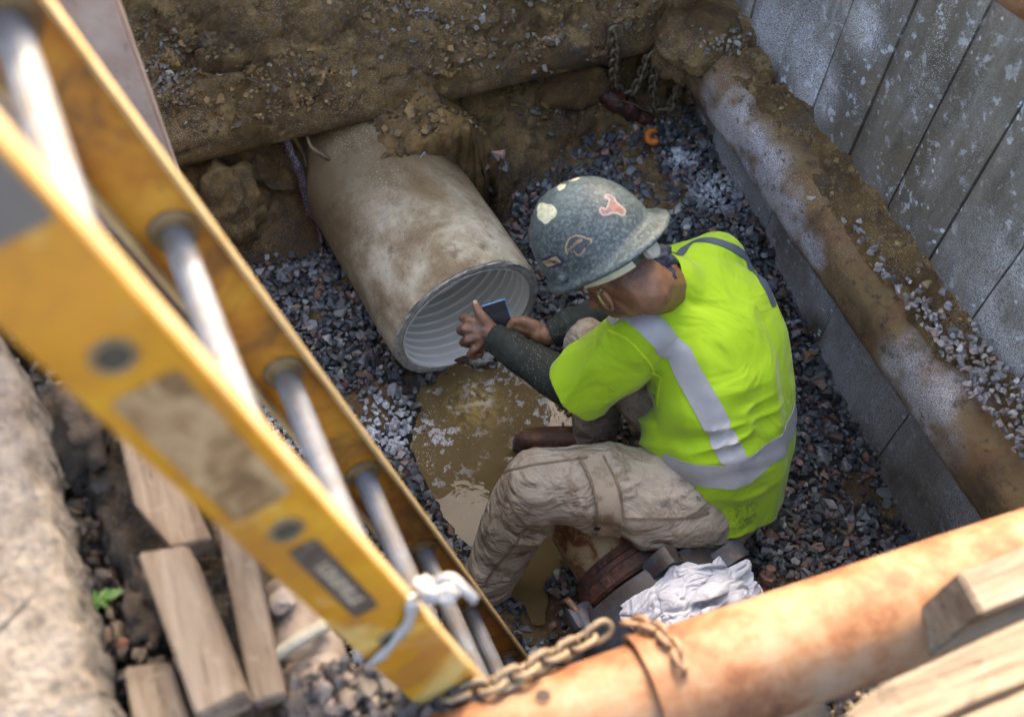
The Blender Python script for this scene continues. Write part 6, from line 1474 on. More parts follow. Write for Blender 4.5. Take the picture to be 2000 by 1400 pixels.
# adjusting pin hole on the inner tube: dark disc painted as its shaded inside
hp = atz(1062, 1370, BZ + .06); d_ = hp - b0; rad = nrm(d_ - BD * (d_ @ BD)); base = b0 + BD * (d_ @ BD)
mb = MB(); mb.lathe(base + rad * .0765, rad, [(0, .0105), (.0016, .0105)], 28, x0=BD); mb.build("dark_hole_disc", simple("hole_shade", (.02, .012, .008), .9), brace)
mb = MB(); mb.lathe(base + rad * .0765, rad, [(0, .0107), (0, .0125), (.0022, .0125), (.0022, .0107)], 28, closed=True, x0=BD); mb.build("hole_lip", M_brace, brace)
M_chain = simple("pale_dusty_chain", (.115, .082, .048), .6, 60, .35, .5, 120, .002, second=(.17, .12, .07), sec_scale=25)
zb = BZ + .09
def onb(u, v, r=.098):
    """point on the far/top flank of the brace seen at this pixel"""
    d = ray(u, v); o_ = CC - b0; dd = d - BD * (d @ BD); oo = o_ - BD * (o_ @ BD)
    a_ = dd @ dd; b_ = 2 * dd @ oo; c_ = oo @ oo - r * r; q = b_ * b_ - 4 * a_ * c_
    if q < 0: t_ = -b_ / (2 * a_)
    else: t_ = (-b_ - math.sqrt(q)) / (2 * a_)
    return CC + d * t_
chain([atz(872, 1362, 1.30), atz(930, 1345, 1.30), onb(985, 1330), onb(1060, 1290), onb(1120, 1262), onb(1160, 1240), onb(1190, 1222), onb(1215, 1212)], .040, .026, .0052, M_chain,
      "dusty pale chain lying along the left end of the rusty brace")
chain([onb(1225, 1215, .1), onb(1262, 1222, .1), onb(1296, 1240, .098), onb(1318, 1270, .098), onb(1332, 1300, .098), onb(1334, 1310, .1)], .030, .021, .0046, simple("rust_chain", (.14, .075, .038), .6, 60, .4, .5, 120, .002),
      "short rusty chain draped over the brace collar")
rootlet("rope_end", [atz(800, 1305, 1.28), atz(835, 1322, 1.29), atz(870, 1330, 1.29), atz(905, 1352, 1.29)], [.006, .007, .006, .004], bpy.data.materials["pale_rope"], "frayed pale rope end at the foot of the near rail", 8, "rope", jit=.002)
# torn collar strap round the outer tube
def strap():
    n = 40; V = []; w0 = jn - .035
    x = nrm(np.cross(BD, A(0, 0, 1))); y = np.cross(x, BD)
    for i in range(n):
        a = math.radians(-60 + 230 * i / (n - 1))
        for (t_, r_) in ((w0, .0875), (w0, .0915), (w0 + .040 + .010 * math.sin(a * 2), .0915), (w0 + .040 + .010 * math.sin(a * 2), .0865)):
            V.append(b0 + BD * t_ + (r_ * math.cos(a)) * x + (r_ * math.sin(a)) * y)
    Fs = []
    for i in range(n - 1):
        for k_ in range(4): Fs.append((i * 4 + k_, i * 4 + (k_ + 1) % 4, (i + 1) * 4 + (k_ + 1) % 4, (i + 1) * 4 + k_))
    Fs += [(0, 1, 2, 3), ((n - 1) * 4, (n - 1) * 4 + 1, (n - 1) * 4 + 2, (n - 1) * 4 + 3)]
    mb = MB(); mb.add(V, Fs); mb.build("collar", M_brace, brace, sharp=40)
strap()
# second brace just entering at the top right corner
q0 = atx(1925, -20, 1.45); q1 = atx(2060, 75, 1.45)
b2 = root("pipe_brace", q0, "rusty pipe brace end just visible in the upper right corner", "brace")
c0 = atz(1975, -30, 1.62); 
tcyl("tube", atz(1960, -60, 1.60), nrm(A(.25, -.97, 0)), -.5, .65, .05, M_brace, b2)

# ------------------------------------------------------------------ timbers, lower right
tb = slab_px("timber", [(1870, 1117), (2090, 1030), (2150, 1108), (1918, 1200)], 1.47, .40, M_wood, None, 0, bev=.004, label="squared timber on edge with cream top, resting above the brace end at right", cat="timber")
slab_px("timber", [(1650, 1400), (1713, 1340), (1985, 1216), (2080, 1180), (2120, 1290), (1908, 1376), (1740, 1450)], 1.49, .05, M_wood, None, 0, bev=.005, label="wide pinkish plank below the squared timber in the near right corner", cat="timber")
slab_px("timber", [(1700, 1480), (1920, 1382), (2100, 1305), (2120, 1440), (1900, 1560)], 1.52, .05, M_wood, None, 0, bev=.005, label="lowest weathered plank at the bottom right corner edge", cat="timber")
slab_px("timber", [(1448, 1352), (1590, 1318), (1640, 1420), (1470, 1450)], 1.10, .04, M_wood, None, 0, bev=.004, label="brown plank end lying on earth beneath the rusty brace", cat="timber")
mb = MB(); p = atz(1642, 1335, 1.12); hexbolt(mb, p, A(-.3, .1, .9), .020, .018, -.05, .010); mb.lathe(p - A(0, 0, .004), A(-.3, .1, .9), [(0, .028), (.003, .028)], 20)
tag(mb.build("bolt", M_boltrust, None, sharp=30), "large rusty bolt head on the sandy earth beneath the brace", "bolt")
clods("sandy_gravel", [(1680, 1310), (1690, 1345), (1650, 1385), (1710, 1300)], (1.05, 1.08), (.004, .010), "coarse sand and fine gravel under the brace at lower right", [(.30, .22, .13), (.20, .14, .08), (.36, .28, .18)], 260, 16)

# white strap knotted round the near rail
M_tape = simple("white_strap", (.25, .245, .24), .6, 40, .12, .4, 90, .002)
tie = root("tie_strap", webpt(1.05, .045), "knotted white strap tied round the near ladder rail", "strap")
def ribbon(name, P, w, m, parent, nrmv, th=.0015):
    P = resample(P, .006); V = []
    for i in range(len(P)):
        t_ = nrm(P[min(i + 1, len(P) - 1)] - P[max(i - 1, 0)]); n_ = nrmv if not callable(nrmv) else nrmv(P[i]); s_ = nrm(np.cross(t_, n_))
        wob = .0015 * math.sin(i * .7)
        V += [P[i] - s_ * w / 2 + n_ * wob, P[i] + s_ * w / 2 - n_ * wob, P[i] + s_ * w / 2 + n_ * (th - wob), P[i] - s_ * w / 2 + n_ * (th + wob)]
    Fs = []
    for i in range(len(P) - 1):
        for k_ in range(4): Fs.append((i * 4 + k_, i * 4 + (k_ + 1) % 4, (i + 1) * 4 + (k_ + 1) % 4, (i + 1) * 4 + k_))
    Fs += [(0, 1, 2, 3), tuple((len(P) - 1) * 4 + k_ for k_ in range(4))[::-1]]
    mb = MB(); mb.add(V, Fs); return mb.build(name, m, parent, sharp=None)
sA = px2web(835, 1160); sB = px2web(745, 1280)
ribbon("strap_band", [webpt(sA[0], -.047) - LW * .012, webpt(sA[0], -.046) + LW * .002, webpt(*((np.array(sA) + np.array(sB)) / 2)) + LW * .003, webpt(sB[0], .046) + LW * .003, webpt(sB[0], .050) - LW * .03], .016, M_tape, tie, LW)
kn = atw(832, 1150, depth(webpt(sA[0], 0)) + .03)
lump("knot", kn, (.015, .018, .013), M_tape, tie, 81, .3, 2.2, 3)
lump("knot", kn + A(.022, -.012, -.01), (.014, .013, .010), M_tape, tie, 82, .35, 2.2, 3)
ribbon("strap_tail", [kn, kn + A(.03, .0, .012), kn + A(.045, -.02, 0), kn + A(.055, -.03, -.02)], .012, M_tape, tie, nrm(A(.2, -.5, .8)))
rb = [kn + A(.0, 0, .01), webpt(sA[0] - .08, .03) - LW * .05, webpt(sA[0] - .10, .0) - LW * .02]
# ------------------------------------------------------------------ worker
def _ico(sub):
    bm = bmesh.new(); bmesh.ops.create_icosphere(bm, subdivisions=sub, radius=1)
    P = np.array([v.co[:] for v in bm.verts]); Fs = np.array([[v.index for v in f.verts] for f in bm.faces]); bm.free(); return P, Fs
ICO = {2: _ico(2), 3: _ico(3)}
class Blob:
    def __init__(s): s.V = []; s.F = []; s.n = 0
    def ell(s, c, r, ax=None, sub=2):
        P, Fs = ICO[sub]; r = np.asarray(r if hasattr(r, '__len__') else (r, r, r), float)
        ax = np.eye(3) if ax is None else np.asarray(ax, float)
        V = np.asarray(c) + (P * r) @ ax
        s.V.append(V); s.F.append(Fs + s.n); s.n += len(V); return s
    def limb(s, pts, radii, flat=None, fdir=None, step=.35, smooth=True):
        """spheres (or flattened ellipsoids) along a polyline with interpolated radii"""
        pts = np.array([np.asarray(p, float) for p in pts]); radii = np.asarray(radii, float)
        d = np.r_[0, np.cumsum(np.linalg.norm(np.diff(pts, axis=0), axis=1))]
        L = d[-1]; n = max(2, int(L / (radii.min() * step)) + 1); q = np.linspace(0, L, n)
        for x in q:
            c = np.array([np.interp(x, d, pts[:, k]) for k in range(3)]); r = np.interp(x, d, radii)
            if flat is None: s.ell(c, r)
            else:
                i = min(np.searchsorted(d, x, side='right') - 1, len(pts) - 2); T = nrm(pts[i + 1] - pts[i])
                f_ = nrm(np.asarray(fdir) - T * (np.asarray(fdir) @ T)); g = np.cross(T, f_)
                s.ell(c, (r, r * flat, r), np.array([T, f_, g]))
        return s
    def rings(s, stations, n=40):
        """stations: (center, lateral axis, back axis, a, b)"""
        k = len(stations); t = np.linspace(0, k - 1, n)
        C = np.array([x[0] for x in stations]); Lx = np.array([x[1] for x in stations]); Bx = np.array([x[2] for x in stations])
        a = np.array([x[3] for x in stations]); b = np.array([x[4] for x in stations])
        def ip(Y, x): return np.array([np.interp(x, range(k), Y[:, j]) for j in range(Y.shape[1])])
        for x in t:
            c = ip(C, x); l = nrm(ip(Lx, x)); bb = ip(Bx, x); bb = nrm(bb - l * (bb @ l)); u = np.cross(l, bb)
            aa = np.interp(x, range(k), a); b_ = np.interp(x, range(k), b)
            # superellipse-ish: three ellipsoids side by side
            for o_, sc in ((-.38, .86), (0, 1.0), (.38, .86)):
                s.ell(c + l * aa * o_, (aa * .64, b_ * sc, .055), np.array([l, bb, u]), 2)
        return s
    def mesh(s, voxel, smooth_it=10, fac=.5, adapt=0):
        V = np.concatenate(s.V); Fs = np.concatenate(s.F)
        me = bpy.data.meshes.new("tmp"); me.from_pydata(V.tolist(), [], Fs.tolist()); me.update()
        o = bpy.data.objects.new("tmp", me); COL.objects.link(o)
        m = o.modifiers.new("r", 'REMESH'); m.mode = 'VOXEL'; m.voxel_size = voxel; m.adaptivity = adapt
        m = o.modifiers.new("s", 'SMOOTH'); m.factor = fac; m.iterations = smooth_it
        dg = bpy.context.evaluated_depsgraph_get(); ev = o.evaluated_get(dg)
        r = bpy.data.meshes.new_from_object(ev); bpy.data.objects.remove(o); bpy.data.meshes.remove(me)
        return r
def getV(me):
    v = np.empty(len(me.vertices) * 3, np.float32); me.vertices.foreach_get("co", v); return v.reshape(-1, 3).astype(float)
def getN(me):
    v = np.empty(len(me.vertices) * 3, np.float32); me.vertices.foreach_get("normal", v); return v.reshape(-1, 3).astype(float)
def setV(me, V): me.vertices.foreach_set("co", V.astype(np.float32).ravel()); me.update()
def cut(me, c, n, rad, keep_far=False):
    """remove the part beyond plane (c,n) within rad of c"""
    c = np.asarray(c, float); n = nrm(n)
    bm = bmesh.new(); bm.from_mesh(me); cv = Vector(c)
    fs = [f for f in bm.faces if (f.calc_center_median() - cv).length < rad]
    es = set(e for f in fs for e in f.edges); vs_ = set(v for f in fs for v in f.verts)
    bmesh.ops.bisect_plane(bm, geom=list(vs_) + list(es) + fs, plane_co=cv, plane_no=Vector(n), clear_outer=False)
    dl = [f for f in bm.faces if (f.calc_center_median() - cv).length < rad and (f.calc_center_median() - cv).dot(Vector(n)) > 0]
    bmesh.ops.delete(bm, geom=dl, context='FACES')
    # drop stray islands (keep biggest)
    seen = set(); best = []
    for f in bm.faces:
        if f.index in seen: continue
    bm.to_mesh(me); bm.free(); me.update(); return me
def biggest(me):
    bm = bmesh.new(); bm.from_mesh(me); bm.faces.ensure_lookup_table(); seen = set(); groups = []
    for f in bm.faces:
        if f in seen: continue
        st = [f]; seen.add(f); g = []
        while st:
            x = st.pop(); g.append(x)
            for e in x.edges:
                for y in e.link_faces:
                    if y not in seen: seen.add(y); st.append(y)
        groups.append(g)
    groups.sort(key=len, reverse=True)
    bmesh.ops.delete(bm, geom=[f for g in groups[1:] for f in g], context='FACES'); bm.to_mesh(me); bm.free(); me.update(); return me
def thicken(me, t):
    o = bpy.data.objects.new("tmp", me); COL.objects.link(o); m = o.modifiers.new("s", 'SOLIDIFY'); m.thickness = t; m.offset = -1
    r = bpy.data.meshes.new_from_object(o.evaluated_get(bpy.context.evaluated_depsgraph_get())); bpy.data.objects.remove(o); return r
def wr(p, *a): return p
def fin(me, m):
    me.materials.clear(); me.materials.append(m); me.polygons.foreach_set("use_smooth", [True] * len(me.polygons)); me.update(); return me
def cam2w(r, u, t):  # camera-space direction (right, up, towards camera) to world
    return nrm(r * CR + u * CU - t * CF)

person = root("person", atz(1180, 990, .03), "worker in backwards grey hard hat and lime shirt crouching at the pipe", "person")

# ---- key points
LATS = nrm(A(.86, .50, .0)); SH_L = atz(1262, 645, .72); SH_R = atz(1398, 512, .68)
NECK = atz(1292, 545, .80)
spine = [(atz(1432, 995, .27), .160, .125), (atz(1436, 905, .39), .185, .145), (atz(1422, 815, .51), .200, .160), (atz(1406, 720, .60), .205, .168), (atz(1384, 640, .66), .195, .155), (atz(1345, 580, .71), .140, .108)]
BACKN = nrm(np.cross(LATS, spine[4][0] - spine[0][0])); 
if BACKN @ CF > 0: BACKN = -BACKN
print("BACKN", BACKN)
# ---- shirt
sb = Blob()
st_ = []
for i, (c, a_, b_) in enumerate(spine):
    tdir = nrm(spine[min(i + 1, 5)][0] - spine[max(i - 1, 0)][0]); bn = np.cross(LATS, tdir); bn = bn if bn @ BACKN > 0 else -bn
    st_.append((c, LATS, bn, a_, b_))
sb.rings(st_, 46)
sb.ell(atz(1338, 848, .46), .112, None, 3)
sb.limb([SH_L, atz(1345, 590, .72), SH_R], [.076, .088, .082])
sb.limb([atz(1330, 578, .74), NECK], [.085, .068])
sb.limb([SH_R, NECK - A(0, 0, .045)], [.08, .062])
sb.limb([SH_R, atz(1450, 600, .62)], [.075, .08])
E_L = atz(1128, 756, .47); W_L = atz(960, 656, .43)
HEM_L = atz(1128, 752, .50)
sb.limb([SH_L, atz(1205, 695, .64), atz(1150, 742, .57), atz(1105, 775, .52)], [.084, .094, .096, .090])
HEM_R = atz(1255, 565, .60)
sb.limb([SH_R, atz(1320, 535, .62), atz(1265, 560, .60), atz(1225, 585, .57)], [.080, .080, .076, .07])
shirt = sb.mesh(.0065, 22)
V = getV(shirt); Nn = getN(shirt)
# wrinkles: directional ridges around the armpit, waist and sleeve
def ridge(P, dirv, freq, warp, seed):
    dirv = nrm(dirv); w = warp * np.stack([vnoise(P * 5 + 7 * k, seed + k) for k in range(3)], 1)
    Q = P + w; x = Q @ dirv
    o1 = nrm(np.cross(dirv, A(.3, .2, .9))); o2 = np.cross(dirv, o1)
    q = np.c_[x * freq, (Q @ o1) * freq * .22, (Q @ o2) * freq * .22]
    r = 1 - np.abs(vnoise(q, seed + 9)) * 2
    return r * np.abs(r) ** .3
def near(P, c, r0, r1): return sstep(r1, r0, np.linalg.norm(P - c, axis=1))
arm = atz(1250, 790, .48); waistc = atz(1340, 880, .44)
spd = nrm(spine[4][0] - spine[0][0])
d = .018 * near(V, arm, .02, .20) * ridge(V, nrm(spd * .8 + LATS * .5), 17, .02, 11)
d += .016 * near(V, atz(1400, 960, .42), .05, .26) * ridge(V, nrm(spd + .3 * BACKN), 15, .03, 12)
d += .010 * near(V, atz(1410, 850, .6), .04, .22) * ridge(V, nrm(spd), 26, .012, 13)
d += .020 * near(V, atz(1165, 735, .62), .03, .16) * ridge(V, nrm(E_L - SH_L + .3 * spd), 11, .04, 14)
d += .010 * near(V, HEM_L, .02, .10) * ridge(V, nrm(LATS), 20, .02, 18)
d += .010 * near(V, atz(1240, 640, .74), .02, .11) * ridge(V, nrm(LATS + .3 * spd), 20, .02, 15)
d += .007 * near(V, atz(1310, 520, .78), .02, .14) * ridge(V, nrm(LATS), 18, .02, 16)
d += .004 * fbm(V * 5, 3, 17)
setV(shirt, V + Nn * d[:, None])
cut(shirt, atz(1124, 758, .53), nrm(atz(1105, 768, .51) - atz(1170, 725, .59)), .16)
cut(shirt, atz(1262, 562, .60), nrm(HEM_R - SH_R), .13)
cut(shirt, NECK + nrm(NECK - spine[5][0]) * .012, nrm(NECK - spine[5][0]), .088)
cut(shirt, spine[0][0], nrm(spine[0][0] - spine[1][0] + BACKN * .02), .28)
biggest(shirt)
bS = BVHTree.FromPolygons([tuple(v) for v in getV(shirt)], [tuple(p.vertices) for p in shirt.polygons])
shirt = thicken(shirt, .0035)
t = NT("lime_hi_vis_jersey"); n = t.noise(5, 5, .6)
c = t.ramp(n, [(.3, (.25, .455, .003)), (.7, (.31, .51, .005))])
sp = t.rng(t.noise(26, 8, .75), .645, .70); sp2 = t.rng(t.noise(5, 4, .6), .50, .62)
c = t.mix(t.math('MULTIPLY', sp, t.math('MULTIPLY', sp2, .85)), c, (.05, .075, .01))
a_ = t.n.new("ShaderNodeAttribute"); a_.attribute_name = "dirt"
c = t.mix(t.math('MULTIPLY', a_.outputs["Fac"], t.rng(t.noise(40, 8, .8), .46, .58, 0, .95)), c, (.05, .055, .012))
t.color(c); t.rough(.8); t.set("Sheen Weight", .15); t.bump(t.noise(4.5, 3, .45, 1.4), .7, .045)
t.bump(t.noise(700, 2, .5), .12, .0006); M_lime = t.m
fin(shirt, M_lime)
V = getV(shirt); dirt = np.zeros(len(V))
for (u, v, z, r) in ((1180, 775, .55, .045), (1270, 772, .6, .04), (1515, 850, .5, .05), (1455, 1010, .42, .06), (1320, 650, .72, .03), (1450, 1020, .30, .05), (1240, 800, .55, .05), (1130, 770, .55, .03)):
    dirt = np.maximum(dirt, near(V, atz(u, v, z), .2 * r, 1.4 * r))
at = shirt.attributes.new("dirt", 'FLOAT', 'POINT'); at.data.foreach_set("value", dirt.astype(np.float32))
shirt_o = link("shirt", shirt, person, label="bright lime hi-vis t-shirt with grey reflective tape")

# ---- ribbons laid on a surface
def bvh_of(me): 
    V = getV(me); return BVHTree.FromPolygons([tuple(v) for v in V], [tuple(p.vertices) for p in me.polygons]), V
def raycast(b, u, v):
    r = b.ray_cast(Vector(CC), Vector(ray(u, v))); return None if r[0] is None else (np.array(r[0]), np.array(r[1]))
def tape(name, b, px, w, m, parent, off=.0016, th=.0012, step=.008, k=7, wfun=None, label=None, smooth_w=0):
    pts = []
    for (u, v) in px:
        r = raycast(b, u, v)
        if r is not None: pts.append(r[0])
    if len(pts) < 2: print("tape miss", name, px); return None
    P = resample(pts, step); n = len(P); Vt = []; Nt = []
    for i in range(n):
        t_ = nrm(P[min(i + 1, n - 1)] - P[max(i - 1, 0)])
        q, nn, _, _ = b.find_nearest(Vector(P[i])); nn = np.array(nn)
        if nn @ (CC - P[i]) < 0 and i == 0: pass
        s_ = nrm(np.cross(t_, nn)); row = []; nrow = []
        ww = w if wfun is None else w * wfun(i / (n - 1))
        for j in range(k):
            pt = np.array(q) + s_ * ww * ((j / (k - 1)) - .5)
            q2, n2, _, _ = b.find_nearest(Vector(pt)); row.append(np.array(q2)); nrow.append(np.array(n2))
        Vt.append(row); Nt.append(nrow)
    Vt = np.array(Vt); Nt = np.array(Nt)
    if smooth_w:
        for _ in range(smooth_w): Vt[1:-1] = .25 * Vt[:-2] + .5 * Vt[1:-1] + .25 * Vt[2:]
    for _ in range(2):
        Nt[1:-1] = (Nt[:-2] + 2 * Nt[1:-1] + Nt[2:]); Nt /= np.linalg.norm(Nt, axis=2)[:, :, None]
    top = (Vt + Nt * (off + th)).reshape(-1, 3); bot = (Vt + Nt * off).reshape(-1, 3)
    ii = np.arange(n * k).reshape(n, k); F1 = np.stack([ii[:-1, :-1], ii[:-1, 1:], ii[1:, 1:], ii[1:, :-1]], -1).reshape(-1, 4).tolist()
    F2 = [[x + n * k for x in f[::-1]] for f in F1]; Fs = F1 + F2
    per = list(ii[0]) + list(ii[1:, -1]) + list(ii[-1, -2::-1]) + list(ii[-2:0:-1, 0])
    for q_ in range(len(per)): a1, a2 = per[q_], per[(q_ + 1) % len(per)]; Fs.append([a1, a1 + n * k, a2 + n * k, a2])
    mb = MB(); mb.add(np.vstack([top, bot]), [tuple(int(x) for x in f) for f in Fs])
    o = mb.build(name, m, parent, sharp=60, **({"loc": (0, 0, 0)} if parent is not person else {}))
    if label: tag(o, label)
    return o
t = NT("reflective_tape"); n = t.noise(12, 5)
c = t.ramp(n, [(.3, (.28, .30, .31)), (.7, (.37, .39, .40))]); t.color(c); t.rough(.55); t.set("Metallic", .15); t.bump(t.noise(500, 2), .15, .0006); M_refl = t.m
t = NT("reflective_tape_dark"); t.color((.06, .08, .12)); t.rough(.6); M_reflD = t.m
TW = .066
tape("reflective_tape", bS, [(1232, 600), (1262, 625), (1300, 665), (1345, 730), (1385, 800), (1420, 870), (1447, 915)], TW, M_refl, shirt_o)
tape("reflective_tape", bS, [(1190, 628), (1205, 615), (1232, 602), (1250, 598)], TW * .8, M_refl, shirt_o)
tape("reflective_tape", bS, [(1240, 850), (1262, 882), (1300, 905), (1350, 925), (1410, 930), (1465, 915), (1510, 880), (1540, 840), (1554, 800)], TW, M_refl, shirt_o)
tape("reflective_tape", bS, [(1312, 494), (1345, 478), (1385, 470), (1425, 482), (1462, 512), (1490, 550), (1512, 600)], .026, M_reflD, shirt_o)
# seams
M_seam = simple("shirt_seam", (.42, .62, .02), .8, 60, .1)
tape("seam", bS, [(1188, 645), (1230, 665), (1270, 710), (1288, 760), (1285, 800)], .006, M_seam, shirt_o, k=3)
tape("seam", bS, [(1302, 505), (1330, 500), (1360, 512), (1330, 548)], .006, M_seam, shirt_o, k=3) if False else None

# ---- trousers
tb_ = Blob()
HIP_L = atz(1375, 985, .30); KN_L = atz(1050, 935, .45); AN_L = atz(950, 1135, .06)
HIP_R = atz(1440, 905, .34); KN_R = atz(1148, 668, .44); AN_R = atz(1158, 862, .06)
tb_.limb([atz(1365, 1010, .27), atz(1450, 930, .30)], [.135, .13])
tb_.limb([HIP_L, atz(1300, 980, .36), atz(1200, 960, .39), atz(1120, 945, .43), KN_L], [.140, .128, .118, .103, .088])
tb_.limb([KN_L, atz(1015, 1000, .32), atz(985, 1060, .20), AN_L], [.086, .092, .085, .076])
tb_.limb([HIP_R, atz(1320, 800, .38), atz(1200, 705, .42), KN_R], [.135, .115, .09, .072])
tb_.limb([KN_R, atz(1168, 760, .27), AN_R], [.072, .078, .070])
tr = tb_.mesh(.0060, 14)
V = getV(tr); Nn = getN(tr)
thd = nrm(KN_L - HIP_L); shd = nrm(AN_L - KN_L)
kb = atz(1100, 1050, .34)
d = .022 * near(V, kb, .03, .16) * ridge(V, nrm(thd * .4 - shd), 15, .03, 21)
d += .018 * near(V, atz(1060, 990, .44), .03, .15) * ridge(V, nrm(thd + shd * .6), 13, .035, 22)
d += .016 * near(V, atz(1020, 1090, .2), .03, .16) * ridge(V, shd, 15, .03, 23)
d += .020 * near(V, atz(1330, 970, .42), .04, .18) * ridge(V, nrm(A(.2, .3, .9)), 11, .05, 24)
d += .018 * near(V, atz(1200, 1040, .36), .03, .18) * ridge(V, nrm(thd + A(0, 0, -.8)), 11, .04, 25)
d += .013 * near(V, atz(1180, 920, .5), .03, .2) * ridge(V, nrm(A(.1, .9, .3)), 9, .05, 26)
d += .012 * near(V, KN_R, .02, .12) * ridge(V, nrm(KN_R - HIP_R), 14, .03, 27)
d += .006 * near(V, AN_R + A(0, 0, .15), .02, .16) * ridge(V, A(0, 0, 1), 14, .03, 28)
d += .006 * fbm(V * 7, 4, 29) + .0012 * fbm(V * 28, 3, 30)
setV(tr, V + Nn * d[:, None])
cut(tr, AN_L + shd * .01, shd, .13); cut(tr, AN_R - A(0, 0, .0), A(0, 0, -1), .12)
biggest(tr); bT = BVHTree.FromPolygons([tuple(v) for v in getV(tr)], [tuple(p.vertices) for p in tr.polygons]); tr = thicken(tr, .003)
t = NT("dirty_khaki_canvas"); n = t.noise(5, 7, .65)
c = t.ramp(n, [(.3, (.22, .18, .13)), (.5, (.33, .285, .22)), (.72, (.40, .36, .295))])
c = t.mix(t.rng(t.noise(9, 8, .75, .6), .50, .62, 0, .75), c, (.15, .10, .058))
c = t.mix(t.rng(t.noise(20, 8, .75), .60, .66, 0, .75), c, (.085, .068, .055))
c = t.mix(t.rng(t.noise(4, 5, .6), .56, .7, 0, .5), c, (.24, .235, .22))
zc = t.sepxyz(t.tc.outputs["Object"])[2]
c = t.mix(t.rng(t.math('ADD', zc, t.math('MULTIPLY', t.noise(12, 5), .08)), .12, .05, 0, .7), c, (.10, .075, .045))
t.color(c); t.rough(.88); t.bump(t.noise(8, 4, .55, .8, stretch=(1, 1, 1.6)), .85, .05); t.bump(t.noise(26, 4, .6, .5, stretch=(1, 1.4, .6)), .35, .01); t.bump(t.noise(500, 2, .5), .2, .0008); t.bump(t.noise(60, 6, .6), .25, .002); M_khaki = t.m
fin(tr, M_khaki); tr_o = link("trousers", tr, person, label="dirty tan cargo work trousers")
M_khseam = simple("trouser_seam", (.17, .125, .08), .9, 60, .3)
M_khpk = simple("pocket_canvas", (.31, .255, .185), .88, 12, .25, .3, 300, .001, second=(.16, .11, .07), sec_scale=14)
tape("side_seam", bT, [(985, 925), (1010, 915), (1060, 905), (1110, 898), (1150, 892)], .005, M_khseam, tr_o, k=3)
tape("side_seam", bT, [(980, 930), (990, 965), (1010, 1005), (1035, 1030), (1075, 1045)], .008, M_khseam, tr_o, k=3)
tape("side_seam", bT, [(1030, 1030), (1000, 1070), (965, 1110), (945, 1145)], .007, M_khseam, tr_o, k=3)
tape("side_seam", bT, [(1220, 1012), (1290, 1012), (1350, 1010), (1385, 1000)], .006, M_khseam, tr_o, k=3)
tape("cargo_pocket", bT, [(1152, 895), (1170, 930), (1186, 975), (1190, 1015), (1192, 1043)], .060, M_khpk, tr_o, off=.003, th=.004, k=9, smooth_w=3)
tape("side_seam", bT, [(1176, 893), (1196, 930), (1212, 975), (1218, 1015)], .006, M_khseam, tr_o, off=.008, k=3)
tape("side_seam", bT, [(1130, 893), (1150, 935), (1163, 975), (1166, 1020)], .006, M_khseam, tr_o, off=.008, k=3)
tape("cargo_pocket", bT, [(1215, 895), (1285, 955), (1345, 1000)], .11, M_khpk, tr_o, off=.0015, th=.002, k=11, smooth_w=3) if False else None
tape("pocket_tab", bT, [(1160, 1026), (1176, 1028)], .016, simple("navy_tab", (.012, .016, .035), .6), tr_o, off=.0065, th=.0015, k=4)
M_belt = simple("black_belt", (.012, .011, .011), .5)
0 and tape("belt", bT, [(1255, 868), (1285, 905), (1320, 940)], .03, M_belt, tr_o, off=.002, th=.003, k=4)

# ---- under-sleeves
def ribs(P, axis0, axis1, amp, freq, seed):
    a = nrm(axis1 - axis0); x = (P - axis0) @ a + .010 * vnoise(P * 14, seed); return amp * (1 - np.abs(vnoise(np.c_[x * freq, P[:, 0] * 6, P[:, 2] * 6], seed + 1)) * 2)
t = NT("dark_green_sleeve"); n = t.noise(14, 7, .65)
c = t.ramp(n, [(.3, (.008, .012, .009)), (.6, (.015, .022, .017)), (.8, (.028, .035, .026))]); 
c = t.mix(t.rng(t.noise(20, 7, .7), .62, .68, 0, .45), c, (.10, .095, .06)); c, m_ = t.specks(c, 340, .14, (.4, .4, .36), None, 8, .45, .55)
t.color(c); t.rough(.8); t.bump(t.noise(16, 4, .6, .8), .5, .015); M_sleeve = t.m
cb = Blob(); sl0 = W_L + nrm(E_L - W_L) * .012
cb.limb([atz(1215, 700, .57), atz(1160, 735, .53), E_L, atz(1090, 738, .455), atz(1010, 690, .44), sl0], [.055, .056, .063, .062, .050, .037], step=.25)
sl = cb.mesh(.005, 8); V = getV(sl); Nn = getN(sl)
d = ribs(V, W_L, E_L, .0068, 42, 51) * near(V, W_L, .05, .17) + ribs(V, W_L, E_L, .004, 30, 53) * near(V, atz(1100, 770, .46), .03, .12) + .0015 * fbm(V * 12, 3, 55)
setV(sl, V + Nn * d[:, None]); cut(sl, sl0 + nrm(W_L - E_L) * .004, nrm(W_L - E_L), .07); cut(sl, atz(1215, 700, .57), nrm(SH_L - E_L), .09); biggest(sl); sl = thicken(sl, .002); fin(sl, M_sleeve)
link("under_sleeve", sl, person)
W_R = atz(1072, 655, .42); cb = Blob(); sr0 = W_R + nrm(atz(1140, 622, .46) - W_R) * .012
cb.limb([atz(1300, 560, .56), atz(1240, 590, .52), atz(1180, 610, .48), atz(1125, 630, .45), sr0], [.055, .055, .054, .048, .038], step=.25)
sl = cb.mesh(.005, 8); V = getV(sl); Nn = getN(sl)
E_R2 = atz(1180, 610, .48)
d = ribs(V, W_R, E_R2, .0065, 42, 61) * near(V, W_R, .05, .2) + .0015 * fbm(V * 12, 3, 65)
setV(sl, V + Nn * d[:, None]); cut(sl, sr0 + nrm(W_R - E_R2) * .004, nrm(W_R - E_R2), .07); biggest(sl); sl = thicken(sl, .002); fin(sl, M_sleeve)
link("under_sleeve", sl, person)

